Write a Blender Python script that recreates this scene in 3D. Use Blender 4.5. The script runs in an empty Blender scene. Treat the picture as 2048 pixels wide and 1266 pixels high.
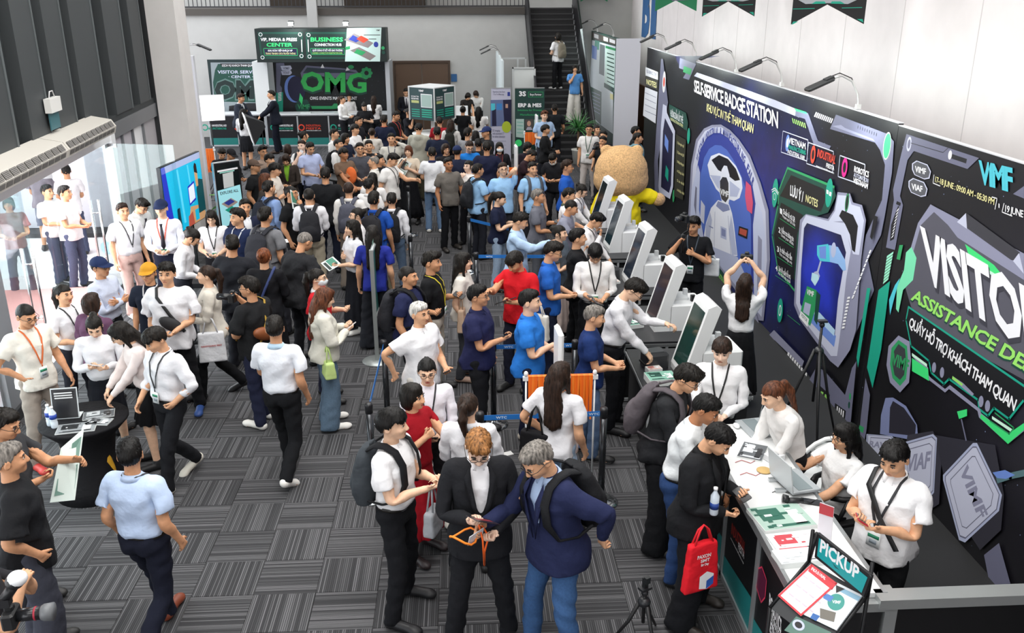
import bpy, bmesh, math, random, time
import numpy as np
from mathutils import Vector, Matrix, Euler
T00 = time.time()
random.seed(7); np.random.seed(7)
PI = math.pi
SC = bpy.context.scene
COL = SC.collection
FPX = 1807.0; CAMH = 4.6
def _nrm(v): v = np.array(v, float); return v/np.linalg.norm(v)
_dn = _nrm((14, 5002, FPX)); _dy = np.array([-104., -653., FPX]); _dy = _nrm(_dy/np.linalg.norm(_dy) - _dn*(_dy/np.linalg.norm(_dy)).dot(_dn))
_dx = np.cross(_dy, -_dn); _dx = _dx if _dx[0] > 0 else -_dx
RC = np.stack([_dx, _dy, -_dn]); CAM = np.array([0, 0, CAMH])
def ray(px, py): return RC @ np.array([px-1024., py-633., FPX])
def gz(px, py, z=0.0): d = ray(px, py); return CAM + d*((z-CAMH)/d[2])
def gx(px, py, X): d = ray(px, py); return CAM + d*(X/d[0])
def gy(px, py, Y): d = ray(px, py); return CAM + d*(Y/d[1])
cam = bpy.data.objects.new('camera', bpy.data.cameras.new('camera')); COL.objects.link(cam)
cam.data.sensor_width = 36; cam.data.lens = 36*FPX/2048; cam.data.clip_end = 200; cam.data.clip_start = .05
_m = Matrix.Identity(4)
_ax = RC[:, 0]; _ay = -RC[:, 1]; _az = -RC[:, 2]     # camera right, up, backward in the world
for i in range(3): _m[i][0] = _ax[i]; _m[i][1] = _ay[i]; _m[i][2] = _az[i]
_m.translation = Vector(CAM); cam.matrix_world = _m
SC.camera = cam
SC.view_settings.view_transform = 'Standard'; SC.view_settings.look = 'None'
SC.view_settings.exposure = 0.0; SC.view_settings.gamma = 1.0; SC.view_settings.use_curve_mapping = False
w = bpy.data.worlds.new('sky'); SC.world = w; w.use_nodes = True
w.node_tree.nodes['Background'].inputs[0].default_value = (.93, .96, 1, 1)
w.node_tree.nodes['Background'].inputs[1].default_value = 3.2
try:
 SC.cycles.max_bounces = 6; SC.cycles.diffuse_bounces = 3; SC.cycles.glossy_bounces = 3; SC.cycles.transmission_bounces = 6
 SC.cycles.transparent_max_bounces = 12; SC.cycles.caustics_reflective = False; SC.cycles.caustics_refractive = False
 SC.cycles.sample_clamp_indirect = 4
except Exception: pass
def area(name, loc, rot, sx, sy, power, color=(1, 1, 1)):
 l = bpy.data.lights.new(name, 'AREA'); l.shape = 'RECTANGLE'; l.size = sx; l.size_y = sy; l.energy = power; l.color = color
 o = bpy.data.objects.new(name, l); COL.objects.link(o); o.location = loc; o.rotation_euler = rot; return o
for i, (yy, pw) in enumerate(((-2, 430), (4, 610), (10, 580), (16, 360), (22, 235), (28, 205))):
 area('ceiling_lamp', (-.8, yy, 8.3), (0, 0, 0), 8, 3.6, pw*ELS if 'ELS' in globals() else pw, (1, .985, .96))
area('door_daylight', (-6.6, 11.5, 2.6), (0, math.radians(-72), 0), 3.2, 7.0, 420, (.95, .97, 1))
def s2l(c): return c/12.92 if c <= .04045 else ((c+.055)/1.055)**2.4
def hexc(h):
 h = h.lstrip('#'); return tuple(s2l(int(h[i:i+2], 16)/255) for i in (0, 2, 4)) + (1,)
_mc = {}
def mat(h, rough=.6, metal=0.0, kind='plain', emis=0.0, alpha=1.0):
 key = (h, rough, metal, kind, emis, alpha)
 if key in _mc: return _mc[key]
 m = bpy.data.materials.new('%s_%s' % (kind, h.strip('#'))); m.use_nodes = True; m.diffuse_color = hexc(h)
 nt = m.node_tree; b = nt.nodes['Principled BSDF']
 b.inputs['Base Color'].default_value = hexc(h); b.inputs['Roughness'].default_value = rough; b.inputs['Metallic'].default_value = metal
 if emis: b.inputs['Emission Color'].default_value = hexc(h); b.inputs['Emission Strength'].default_value = emis
 if kind in ('cloth', 'denim', 'hair', 'skin', 'wall', 'fur'):
  tc = nt.nodes.new('ShaderNodeTexCoord'); n = nt.nodes.new('ShaderNodeTexNoise')
  mp = nt.nodes.new('ShaderNodeMapping'); nt.links.new(tc.outputs['Object'], mp.inputs[0]); nt.links.new(mp.outputs[0], n.inputs[0])
  sc, amt, st = dict(cloth=(9, .03, .55), denim=(60, .10, .25), hair=(60, .7, .8), skin=(25, .08, .05), wall=(3, .03, .02), fur=(38, .28, .8))[kind]
  n.inputs['Scale'].default_value = sc; n.inputs['Detail'].default_value = 3
  if kind == 'hair': mp.inputs['Scale'].default_value = (1, 1, .16)
  mr = nt.nodes.new('ShaderNodeMapRange'); mr.inputs['From Min'].default_value = .3; mr.inputs['From Max'].default_value = .7
  mr.inputs['To Min'].default_value = 1-amt; mr.inputs['To Max'].default_value = 1+amt; nt.links.new(n.outputs[0], mr.inputs[0])
  mx = nt.nodes.new('ShaderNodeVectorMath'); mx.operation = 'SCALE'; mx.inputs[0].default_value = hexc(h)[:3]
  nt.links.new(mr.outputs[0], mx.inputs['Scale']); nt.links.new(mx.outputs[0], b.inputs['Base Color'])
  bp = nt.nodes.new('ShaderNodeBump'); bp.inputs['Strength'].default_value = st; bp.inputs['Distance'].default_value = .03 if kind == 'cloth' else .006
  if kind == 'hair': b.inputs['Specular IOR Level'].default_value = .25
  nt.links.new(n.outputs[0], bp.inputs['Height']); nt.links.new(bp.outputs[0], b.inputs['Normal'])
  if kind in ('cloth', 'denim'): b.inputs['Specular IOR Level'].default_value = .2
  if kind == 'skin': b.inputs['Specular IOR Level'].default_value = .35
 if kind == 'glass':
  b.inputs['Transmission Weight'].default_value = 1; b.inputs['IOR'].default_value = 1.06; b.inputs['Roughness'].default_value = .0
  tr = nt.nodes.new('ShaderNodeBsdfTransparent'); gl = nt.nodes.new('ShaderNodeBsdfGlossy'); gl.inputs['Roughness'].default_value = .03
  fr = nt.nodes.new('ShaderNodeFresnel'); fr.inputs[0].default_value = 1.5; mxs = nt.nodes.new('ShaderNodeMixShader')
  tr.inputs[0].default_value = hexc(h)
  fr = nt.nodes.new('ShaderNodeLayerWeight'); fr.inputs['Blend'].default_value = .5; pw = nt.nodes.new('ShaderNodeMath'); pw.operation = 'POWER'; pw.inputs[1].default_value = 4; nt.links.new(fr.outputs['Facing'], pw.inputs[0])
  ml = nt.nodes.new('ShaderNodeMath'); ml.operation = 'MULTIPLY_ADD'; ml.inputs[1].default_value = .7; ml.inputs[2].default_value = .05; nt.links.new(pw.outputs[0], ml.inputs[0])
  nt.links.new(ml.outputs[0], mxs.inputs[0]); nt.links.new(tr.outputs[0], mxs.inputs[1]); nt.links.new(gl.outputs[0], mxs.inputs[2])
  nt.links.new(mxs.outputs[0], nt.nodes['Material Output'].inputs[0])
 if alpha < 1: b.inputs['Alpha'].default_value = alpha
 _mc[key] = m; return m
def tag(o, label=None, cat=None, group=None, kind=None):
 if label: o['label'] = label
 if cat: o['category'] = cat
 if group: o['group'] = group
 if kind: o['kind'] = kind
 return o
def thing(name, label, cat, loc=(0, 0, 0), rotz=0, group=None):
 o = bpy.data.objects.new(name, None); COL.objects.link(o); o.location = loc; o.rotation_euler = (0, 0, rotz)
 o.empty_display_size = .1
 return tag(o, label, cat, group)
def wmat(o):
 return Matrix.LocRotScale(o.location, o.rotation_euler, o.scale) if o.parent is None else wmat(o.parent) @ o.matrix_parent_inverse @ Matrix.LocRotScale(o.location, o.rotation_euler, o.scale)
def adopt(o, p):          # o's mesh is in world coordinates
 o.parent = p; o.matrix_parent_inverse = wmat(p).inverted(); return o
class MB:
 def __init__(s): s.v = []; s.f = []; s.m = []; s.sm = []
 def add(s, vs, fs, mi=0, smooth=False):
  n = len(s.v); s.v += [tuple(map(float, x)) for x in vs]
  for f in fs: s.f.append([i+n for i in f]); s.m.append(mi); s.sm.append(smooth)
  return s
 def box(s, c, d, rot=None, mi=0, bev=0.0):
  hx, hy, hz = d[0]/2, d[1]/2, d[2]/2
  if bev > 0:
   b = min(bev, hx*.9, hy*.9); pts = [(-hx+b, -hy), (hx-b, -hy), (hx, -hy+b), (hx, hy-b), (hx-b, hy), (-hx+b, hy), (-hx, hy-b), (-hx, -hy+b)]
   bb = min(b, hz*.5)
   vs = [(x, y, -hz) for x, y in pts]+[(x, y, hz-bb) for x, y in pts]+[(x*(1-bb/hx), y*(1-bb/hy), hz) for x, y in pts]
   fs = [list(range(7, -1, -1)), list(range(16, 24))]
   for k in (0, 8):
    for i in range(8): j = (i+1) % 8; fs.append([k+i, k+j, k+8+j, k+8+i])
  else:
   vs = [(x*hx, y*hy, z*hz) for z in (-1, 1) for x, y in ((-1, -1), (1, -1), (1, 1), (-1, 1))]
   fs = [[3, 2, 1, 0], [4, 5, 6, 7], [0, 1, 5, 4], [1, 2, 6, 5], [2, 3, 7, 6], [3, 0, 4, 7]]
  R = rot if rot is not None else Matrix.Identity(3)
  if isinstance(rot, (tuple, list)): R = Euler(rot).to_matrix()
  return s.add([R @ Vector(v) + Vector(c) for v in vs], fs, mi)
 def span(s, a, b, mi=0, bev=0.0):
  a = np.array(a, float); b = np.array(b, float); return s.box((a+b)/2, np.abs(b-a), None, mi, bev)
 def tube(s, pts, r, n=8, mi=0, cap=True, closed=False):
  pts = [Vector(p) for p in pts]; N = len(pts); rs = r if isinstance(r, (list, tuple)) else [r]*N
  vs = []; up = None
  for i, p in enumerate(pts):
   if closed: t = pts[(i+1) % N]-pts[i-1]
   else: t = (pts[min(i+1, N-1)]-pts[max(i-1, 0)])
   t.normalize()
   if up is None: up = Vector((0, 0, 1)) if abs(t.z) < .9 else Vector((1, 0, 0))
   a = t.cross(up)
   if a.length < 1e-5: a = t.orthogonal()
   a.normalize(); b = a.cross(t); up = b
   for k in range(n): an = 2*PI*k/n; vs.append(p+a*math.cos(an)*rs[i]+b*math.sin(an)*rs[i])
  fs = []
  for i in range(N if closed else N-1):
   for k in range(n):
    l = (k+1) % n; j = (i+1) % N
    fs.append([i*n+k, i*n+l, j*n+l, j*n+k])
  if cap and not closed: fs += [list(range(n-1, -1, -1)), list(range((N-1)*n, N*n))]
  return s.add(vs, fs, mi, True)
 def lathe(s, c, prof, n=20, mi=0):
  vs = []
  for r, z in prof:
   for k in range(n): an = 2*PI*k/n; vs.append((c[0]+r*math.cos(an), c[1]+r*math.sin(an), c[2]+z))
  fs = []
  for i in range(len(prof)-1):
   for k in range(n): l = (k+1) % n; fs.append([i*n+k, i*n+l, (i+1)*n+l, (i+1)*n+k])
  fs += [list(range(n-1, -1, -1)), list(range((len(prof)-1)*n, len(prof)*n))]
  return s.add(vs, fs, mi, True)
 def poly(s, pts, mi=0): return s.add(pts, [list(range(len(pts)))], mi)
 def slab(s, pts, nvec, mi=0):        # polygon extruded by nvec
  n = len(pts); nv = np.array(nvec, float); P = [np.array(p, float) for p in pts]
  fs = [list(range(n-1, -1, -1)), list(range(n, 2*n))]+[[i, (i+1) % n, (i+1) % n+n, i+n] for i in range(n)]
  return s.add(P+[p+nv for p in P], fs, mi)
 def ell(s, c, r, n=10, m=7, mi=0, rot=None):
  vs = []; R = rot or Matrix.Identity(3)
  for i in range(m+1):
   ph = PI*i/m
   for k in range(n): an = 2*PI*k/n; vs.append(R @ Vector((r[0]*math.sin(ph)*math.cos(an), r[1]*math.sin(ph)*math.sin(an), r[2]*math.cos(ph)))+Vector(c))
  fs = [[i*n+k, (i+1)*n+k, (i+1)*n+(k+1) % n, i*n+(k+1) % n] for i in range(m) for k in range(n)]
  return s.add(vs, fs, mi, True)
 def mesh(s, name, mats):
  me = bpy.data.meshes.new(name); me.from_pydata(s.v, [], s.f)
  for m in (mats if isinstance(mats, (list, tuple)) else [mats]): me.materials.append(m)
  me.polygons.foreach_set('material_index', s.m); me.polygons.foreach_set('use_smooth', s.sm); me.update(); return me
 def build(s, name, mats, parent=None, world=False):
  o = bpy.data.objects.new(name, s.mesh(name, mats)); COL.objects.link(o)
  if parent is not None:
   if world: adopt(o, parent)
   else: o.parent = parent
  return o
def copy_tree(o, parent=None):
 c = o.copy(); COL.objects.link(c); c.parent = parent
 for ch in list(o.children): copy_tree(ch, c)
 return c
_fc = {}
def glyphs(body, bold=.0, sp=1.0):
 k = (body, bold, sp)
 if k in _fc: return _fc[k]
 cu = bpy.data.curves.new('t', 'FONT'); cu.body = body; cu.offset = bold; cu.resolution_u = 2; cu.space_character = sp; cu.fill_mode = 'FRONT'
 o = bpy.data.objects.new('t', cu); me = bpy.data.meshes.new_from_object(o)
 n = len(me.vertices); co = np.zeros(n*3); me.vertices.foreach_get('co', co); co = co.reshape(-1, 3)
 fs = [list(p.vertices) for p in me.polygons]
 bpy.data.objects.remove(o); bpy.data.curves.remove(cu); bpy.data.meshes.remove(me)
 _fc[k] = (co, fs); return _fc[k]
CAPH = None
def lettering(body, O, U, V, mats, parent=None, name='lettering', bold=.02, sp=1.0, extr=0.0, slant=0.0, mb=None, mi=0):
 """flat letters: O baseline start, U whole baseline vector, V cap height vector (world or local)"""
 global CAPH
 if CAPH is None: CAPH = glyphs('H')[0][:, 1].max()
 co, fs = glyphs(body, bold, sp)
 if len(co) == 0: return None
 x0, x1 = co[:, 0].min(), co[:, 0].max(); O = np.array(O, float); U = np.array(U, float); V = np.array(V, float)
 u = (co[:, 0]-x0)/(x1-x0); v = co[:, 1]/CAPH; u = u + slant*v
 P = O+u[:, None]*U+v[:, None]*V
 b = mb or MB(); b.add(P, fs, mi)
 if mb is not None: return None
 return b.build(name, mats, parent, world=parent is not None)
# ================================================================== the hall
AL = np.array([-5.23, 9.92]); _d = ray(769, -20); UL = _d[:2]/np.linalg.norm(_d[:2]); NL = np.array([UL[1], -UL[0]])
def LW(s, z, off=0.0): p = AL+UL*s+NL*off; return np.array((p[0], p[1], z))
YAWL = math.atan2(UL[1], UL[0])
def lbox(mb, s0, s1, z0, z1, o0, o1, mi=0):
 mb.add([LW(s, z, o) for z in (z0, z1) for s, o in ((s0, o0), (s1, o0), (s1, o1), (s0, o1))], [[0, 1, 2, 3], [7, 6, 5, 4], [4, 5, 1, 0], [5, 6, 2, 1], [6, 7, 3, 2], [7, 4, 0, 3]], mi)
def struct(name, mb, m, parent=None):
 o = mb.build(name, m, parent, world=parent is not None)
 if parent is None: o['kind'] = 'structure'
 return o
def carpet(name, alongx):
 m = bpy.data.materials.new(name); m.use_nodes = True; nt = m.node_tree; b = nt.nodes['Principled BSDF']; b.inputs['Roughness'].default_value = .92; b.inputs['Specular IOR Level'].default_value = .25
 tc = nt.nodes.new('ShaderNodeTexCoord'); sx = nt.nodes.new('ShaderNodeSeparateXYZ'); nt.links.new(tc.outputs['Object'], sx.inputs[0])
 cr = nt.nodes.new('ShaderNodeCombineXYZ'); mu = nt.nodes.new('ShaderNodeMath'); mu.operation = 'MULTIPLY'; mu.inputs[1].default_value = 62
 nt.links.new(sx.outputs['X' if not alongx else 'Y'], mu.inputs[0]); fl = nt.nodes.new('ShaderNodeMath'); fl.operation = 'FLOOR'; nt.links.new(mu.outputs[0], fl.inputs[0])
 oi = nt.nodes.new('ShaderNodeObjectInfo'); ad = nt.nodes.new('ShaderNodeMath'); ad.operation = 'MULTIPLY_ADD'; ad.inputs[1].default_value = 1; nt.links.new(oi.outputs['Random'], ad.inputs[2]); nt.links.new(fl.outputs[0], ad.inputs[0])
 wn = nt.nodes.new('ShaderNodeTexWhiteNoise'); wn.noise_dimensions = '1D'; nt.links.new(ad.outputs[0], wn.inputs['W'])
 fr = nt.nodes.new('ShaderNodeMath'); fr.operation = 'FRACT'; nt.links.new(mu.outputs[0], fr.inputs[0]); gt = nt.nodes.new('ShaderNodeMath'); gt.operation = 'GREATER_THAN'; gt.inputs[1].default_value = .30; nt.links.new(fr.outputs[0], gt.inputs[0])
 rp = nt.nodes.new('ShaderNodeValToRGB'); e = rp.color_ramp.elements; e[0].color = hexc('3a3a3c'); e[1].color = hexc('6b6a6d'); e[0].position = .1
 q = e.new(.55); q.color = hexc('535355'); q = e.new(.8); q.color = hexc('626264'); nt.links.new(wn.outputs[0], rp.inputs[0])
 mx = nt.nodes.new('ShaderNodeMix'); mx.data_type = 'RGBA'; mx.inputs[6].default_value = hexc('2b2b2d'); nt.links.new(gt.outputs[0], mx.inputs[0]); nt.links.new(rp.outputs[0], mx.inputs[7])
 nt.links.new(mx.outputs[2], b.inputs['Base Color'])
 bp = nt.nodes.new('ShaderNodeBump'); bp.inputs['Strength'].default_value = .3; bp.inputs['Distance'].default_value = .003; nt.links.new(gt.outputs[0], bp.inputs['Height']); nt.links.new(bp.outputs[0], b.inputs['Normal'])
 return m
cx_, cy_ = carpet('carpet_stripes', True), carpet('carpet_stripes_turned', False)
mb = MB(); q0, q1 = LW(-18, 0, -.12), LW(8.3, 0, -.12); mb.slab([(q0[0], q0[1], -.12), (7.5, -8, -.12), (7.5, 34, -.12), (-11.5, 34, -.12), (-11.5, 18.3, -.12), (q1[0], q1[1], -.12)], (0, 0, .11)); floor = struct('floor', mb, mat('3a3a3c', .9))
TX, TY, X0, Y0 = .5, .466, .23, 3.89
tm = MB().box((0, 0, -.004), (TX-.003, TY-.003, .010), bev=.003).mesh('carpet_tile', cx_); tm2 = MB().box((0, 0, -.004), (TX-.003, TY-.003, .010), bev=.003).mesh('carpet_tile', cy_)
fa = MB(); cells = []
for iy in range(-6, 60):
 for ix in range(-22, 12):
  x, y = X0+(ix+.5)*TX, Y0+(iy+.5)*TY; p = np.array((x, y))
  if (p-AL) @ NL < .1 or x > 5.3: continue
  c = RC.T @ (np.array((x, y, 0))-CAM)
  if c[2] <= 0: vis = False
  else: u, v = 1024+FPX*c[0]/c[2], 633+FPX*c[1]/c[2]; vis = -60 < u < 2110 and v < 1330
  cells.append((not vis, math.hypot(x, y) if vis else 99, ix, iy, x, y))
cells.sort()
for k, (nv, d, ix, iy, x, y) in enumerate(cells):
 if k < 300 and not nv:
  o = bpy.data.objects.new('carpet_tile', tm if (ix+iy) % 2 else tm2); COL.objects.link(o); o.location = (x, y, 0); adopt(o, floor)
 else: fa.box((x, y, -.004), (TX-.003, TY-.003, .010), mi=(ix+iy) % 2)
o = fa.build('carpet_tile', [cy_, cx_], floor); o['kind'] = 'stuff'
mb = MB(); mb.span((3.05, 2.5, -.006), (4.30, 21.5, .0045)); o = mb.build('floor_strip', mat('0f0f11', .7)); o['kind'] = 'structure'
WHT = mat('dcd9d8', .7, kind='wall')
XW = 5.62
mb = MB(); mb.span((XW, -8, 0), (XW+.2, 34, 9)); wr_ = struct('wall_right', mb, mat('e6e0df', .7, kind='wall'))
mb = MB()
for y in (6.4, 8.2, 10.0, 11.8, 13.6, 15.4, 17.2, 19, 20.8, 22.6, 24.4, 26.2, 28): mb.span((XW-.004, y-.006, .1), (XW, y+.006, 8.8))
mb.build('panel_joint', mat('d2cdcc', .8), wr_, True)
mb = MB()
mb.span((-11, 31, 0), (2.24, 31.3, 3.86)); mb.span((3.75, 31, 0), (7.5, 31.3, 9)); mb.span((-11, 33.4, 3.9), (7.5, 33.6, 9))
wb = struct('wall_back', mb, mat('bbbbb8', .75, kind='wall'))
mb = MB(); mb.span((2.24, 34.2, 0), (3.75, 34.4, 9)); mb.build('stairwell_panel', mat('3a3a3c', .8), wb, True)
mb = MB(); mb.span((-4.2, -8.2, 0), (7.5, -8, 9)); struct('wall_rear', mb, WHT)
mb = MB(); q0, q1 = LW(-18, 0, -.2), LW(24, 0, -.2); mb.slab([(q0[0], q0[1], 8.9), (7.5, -8, 8.9), (7.5, 34, 8.9), (q1[0], q1[1], 8.9)], (0, 0, .2)); struct('ceiling', mb, mat('cfcfcf', .8))
mb = MB(); mb.span((-11, 30.9, 3.86), (2.2, 33.4, 4.06)); struct('trim_1', mb, mat('4a4540', .6))
mb = MB(); g = gy(616, 20, 31); g2 = gy(636, 20, 31); mb.span((g[0], 30.72, 0), (g2[0], 31, 8.9)); struct('trim_2', mb, mat('b4b4b2', .75, kind='wall'))
rl = thing('balcony_railing', 'grey metal balcony railing with thin upright bars at the top of the back wall', 'railing', (-4, 30.95, 4.06))
mb = MB(); mb.span((-10.9, 30.93, 4.95), (2.1, 30.99, 5.0)); mb.build('top_rail', mat('3c3c3e', .4, .6), rl, True)
mb = MB(); mb.span((-10.9, 30.93, 4.10), (2.1, 30.99, 4.14)); mb.build('bottom_rail', mat('3c3c3e', .4, .6), rl, True)
bm_ = MB().box((0, 0, .42), (.022, .022, .82)).mesh('bar', mat('3c3c3e', .4, .6)); x = -10.8
while x < 2.1:
 o = bpy.data.objects.new('bar', bm_); COL.objects.link(o); o.location = (x, 30.96, 4.12); adopt(o, rl); x += .135
mb = MB(); mb.span((-3.9, 32.4, 4.06), (-1.2, 33.3, 6.4)); mb.span((-6.5, 33.2, 4.06), (-5.2, 33.38, 6.5)); o = mb.build('trim_3', mat('33291f', .7)); o['kind'] = 'structure'
dt = MB(); a = gy(790, 126, 31); b_ = gy(896, 126, 31)
for i, (x0, x1) in enumerate(((a[0], (a[0]+b_[0])/2-.01), ((a[0]+b_[0])/2+.01, b_[0]))):
 mb = MB(); mb.span((x0, 30.93, 0.02), (x1, 31.0, a[2]))
 d = struct('door_%d' % (1+i), mb, mat('5b4636', .55)); mb = MB(); mb.span((x1-.12 if i == 0 else x0+.08, 30.88, .95), (x1-.08 if i == 0 else x0+.12, 30.93, 1.25)); mb.build('door_handle', mat('b8b8b8', .3, 1), d, True)
mb = MB(); mb.span((a[0]-.07, 30.9, a[2]), (b_[0]+.07, 31, a[2]+.07)); mb.span((a[0]-.07, 30.9, 0), (a[0]-.01, 31, a[2])); mb.span((b_[0]+.01, 30.9, 0), (b_[0]+.07, 31, a[2])); struct('trim_4', mb, mat('463529', .6))
s = gy(902, 148, 31); e = gy(914, 163, 31); mb = MB(); mb.span((s[0], 30.97, e[2]), (e[0], 31, s[2])); o = mb.build('wall_sign', mat('2b5f93', .5)); tag(o, 'small blue notice plate on the back wall right of the brown doors', 'sign')
mb = MB(); y0, y1 = gx(1266, 160, XW)[1], gx(1300, 175, XW)[1]; zt = gx(1266, 160, XW)[2]
mb.span((XW-.05, y1-1.2, 0), (XW, y0, zt)); d = struct('door_3', mb, mat('6e4a34', .55)); mb = MB(); mb.span((XW-.07, y1-1.2, .0), (XW, y1-1.12, zt)); mb.span((XW-.07, y0, 0), (XW, y0+.08, zt+.08)); mb.build('door_frame', mat('55392a', .6), d, True)
def wallpt(px, py, X=XW-.012): return gx(px, py, X)
a = wallpt(1283, 66); o_ = thing('wall_lettering', 'large blue hall sign B1 painted on the white wall above the banner', 'sign', tuple(a))
z0 = a[2]; yB = wallpt(1283, 66)[1]; yE = wallpt(1311, 72)[1]
lettering('B', (XW-.012, yB, z0), (0, (wallpt(1298, 68)[1]-yB), 0), (0, 0, 1.5), mat('2c5d92', .6), o_, 'letter', .05)
lettering('1', (XW-.012, wallpt(1300, 70)[1], z0), (0, yE-wallpt(1300, 70)[1], 0), (0, 0, 1.0), mat('2c5d92', .6), o_, 'digit', .06)
lettering('HALL', (XW-.012, yB+.28, z0), (0, 0, 1.2), (0, -.22, 0)[0:3], mat('2c5d92', .6), o_, 'lettering', .02) if False else None
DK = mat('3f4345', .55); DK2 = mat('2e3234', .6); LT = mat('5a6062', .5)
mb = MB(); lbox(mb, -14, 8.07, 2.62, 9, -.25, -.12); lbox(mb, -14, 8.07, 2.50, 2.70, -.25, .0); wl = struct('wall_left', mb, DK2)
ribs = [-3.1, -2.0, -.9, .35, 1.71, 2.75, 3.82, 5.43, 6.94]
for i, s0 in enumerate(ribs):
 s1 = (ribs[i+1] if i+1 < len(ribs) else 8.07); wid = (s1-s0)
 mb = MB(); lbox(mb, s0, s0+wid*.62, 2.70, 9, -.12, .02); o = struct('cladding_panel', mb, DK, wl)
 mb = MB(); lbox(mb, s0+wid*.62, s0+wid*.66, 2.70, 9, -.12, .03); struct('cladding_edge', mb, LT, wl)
mb = MB(); lbox(mb, 8.0, 8.07, 0, 9, -.25, .05); struct('trim_5', mb, mat('2a2c2e', .4))
mb = MB(); c0 = LW(8.07, 0, -.3); mb.span((c0[0]-.35, 17.9, 0), (-5.27, 18.6, 8.9)); struct('trim_6', mb, mat('e4e1de', .7, kind='wall'))
o = MB().span((-6.6, 20, 0), (-5.62, 20.12, 3.32)).build('partition', mat('e3e5ea', .5)); tag(o, 'tall white booth partition just behind the white column', 'partition')
o = MB().tube([(-5.9, 19.9, 2.05), (-5.95, 19.88, 1.8), (-5.82, 19.88, 1.2), (-5.84, 19.9, .1)], .012, 6).build('cable', mat('30302f')); tag(o, 'black cable hanging down the white partition beside the column', 'cable')
o = MB().span((-6.02, 19.86, 1.88), (-5.86, 19.99, 2.14)).build('socket_box', mat('d8c9bb', .5)); tag(o, 'cream socket box on the white partition beside the column', 'box')
mb = MB(); lbox(mb, -14, -.0, 0, 2.5, -.62, -.58); 
FR = mat('b9bcc0', .35, .5); WF = mat('eceef0', .5); GL = mat('f4fafa', .0, kind='glass')
mb = MB(); lbox(mb, -.42, 0, 0, 2.52, -.16, .06); fr = struct('trim_7', mb, mat('9a9da1', .4, .3))
mb = MB(); lbox(mb, 4.85, 5.05, 0, 2.52, -.12, .04); lbox(mb, 0, 4.85, 2.36, 2.52, -.14, .02); struct('trim_8', mb, WF)
mb = MB(); lbox(mb, -14, -.42, 0, .16, -.14, .02); lbox(mb, -14, -.42, 2.36, 2.52, -.14, .02); struct('baseboard_left', mb, FR)
mb = MB(); lbox(mb, -.5, .3, 0, .14, -.05, .10); struct('baseboard_1', mb, mat('333436', .5))
def window(n, s0, s1, z0=.16, z1=2.36, fr_=True):
 w_ = MB(); 
 for a, b_ in ((s0, s0+.05), (s1-.05, s1)): lbox(w_, a, b_, z0, z1, -.10, .0)
 o = struct('window_%d' % n, w_, FR); p = MB(); lbox(p, s0+.05, s1-.05, z0, z1, -.055, -.045); struct('pane', p, GL, o); return o
window(1, -4.2, -2.3); window(2, -2.3, -.42)
w_ = MB(); lbox(w_, 5.05, 8.0, 0, .12, -.12, .02); lbox(w_, 5.05, 8.0, 2.36, 2.6, -.12, .02)
for s in (5.62, 6.28, 7.0): lbox(w_, s, s+.05, 0, 2.5, -.08, .0)
o = struct('window_3', w_, mat('77797d', .4, .3))
for a, b_, mm in ((5.05, 5.62, mat('c4c0c8', .6)), (5.69, 6.28, mat('bdb9c0', .6)), (6.35, 7.0, mat('f2f3f6', .2)), (7.07, 8.0, mat('b4b1b6', .6))):
 p = MB(); lbox(p, a, b_, .12, 2.36, -.06, -.04); struct('pane', p, mm, o)
class Plane_:
 def __init__(s, *a): s.a = a
def leaf(n, s0, s1, ang=0, hs=None):
 P0 = LW(s0, 0, -.04); P1 = LW(s1, 0, -.04); v = P1-P0; R = np.array(Matrix.Rotation(math.radians(ang), 3, 'Z')); v = R @ v; L = np.linalg.norm(v); v = v/L; nn = np.array((v[1], -v[0], 0))
 def pb(m, a, b_, z0, z1, t0, t1, mi=0): m.add([P0+v*s+nn*t+np.array((0, 0, z)) for z in (z0, z1) for s, t in ((a, t0), (b_, t0), (b_, t1), (a, t1))], [[0, 1, 2, 3], [7, 6, 5, 4], [4, 5, 1, 0], [5, 6, 2, 1], [6, 7, 3, 2], [7, 4, 0, 3]], mi)
 m = MB(); pb(m, 0, L, .02, .10, -.010, .010); pb(m, 0, .16, 2.27, 2.33, -.012, .012); o = struct('door_%d' % n, m, mat('c8cacc', .3, .8))
 m = MB(); pb(m, 0, L, .10, 2.33, -.006, .006); struct('pane', m, GL, o)
 for t in (-.06, .06):
  m = MB(); q = P0+v*(L-.14)+nn*t; m.tube([q+(0, 0, .55), q+(0, 0, 1.65)], .018, 8); 
  for z in (.75, 1.45): m.tube([q+(0, 0, z), q-nn*t+(0, 0, z)], .01, 6)
  struct('door_handle', m, mat('d6d6d6', .2, 1), o)
 return o, Plane_(P0, v, nn)
leaf(4, .02, 1.18); leaf(5, 4.84, 3.65, 0); leaf(6, 2.30, 1.2, -78)
l7, lp = leaf(7, 4.84, 3.72, 74)
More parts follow.
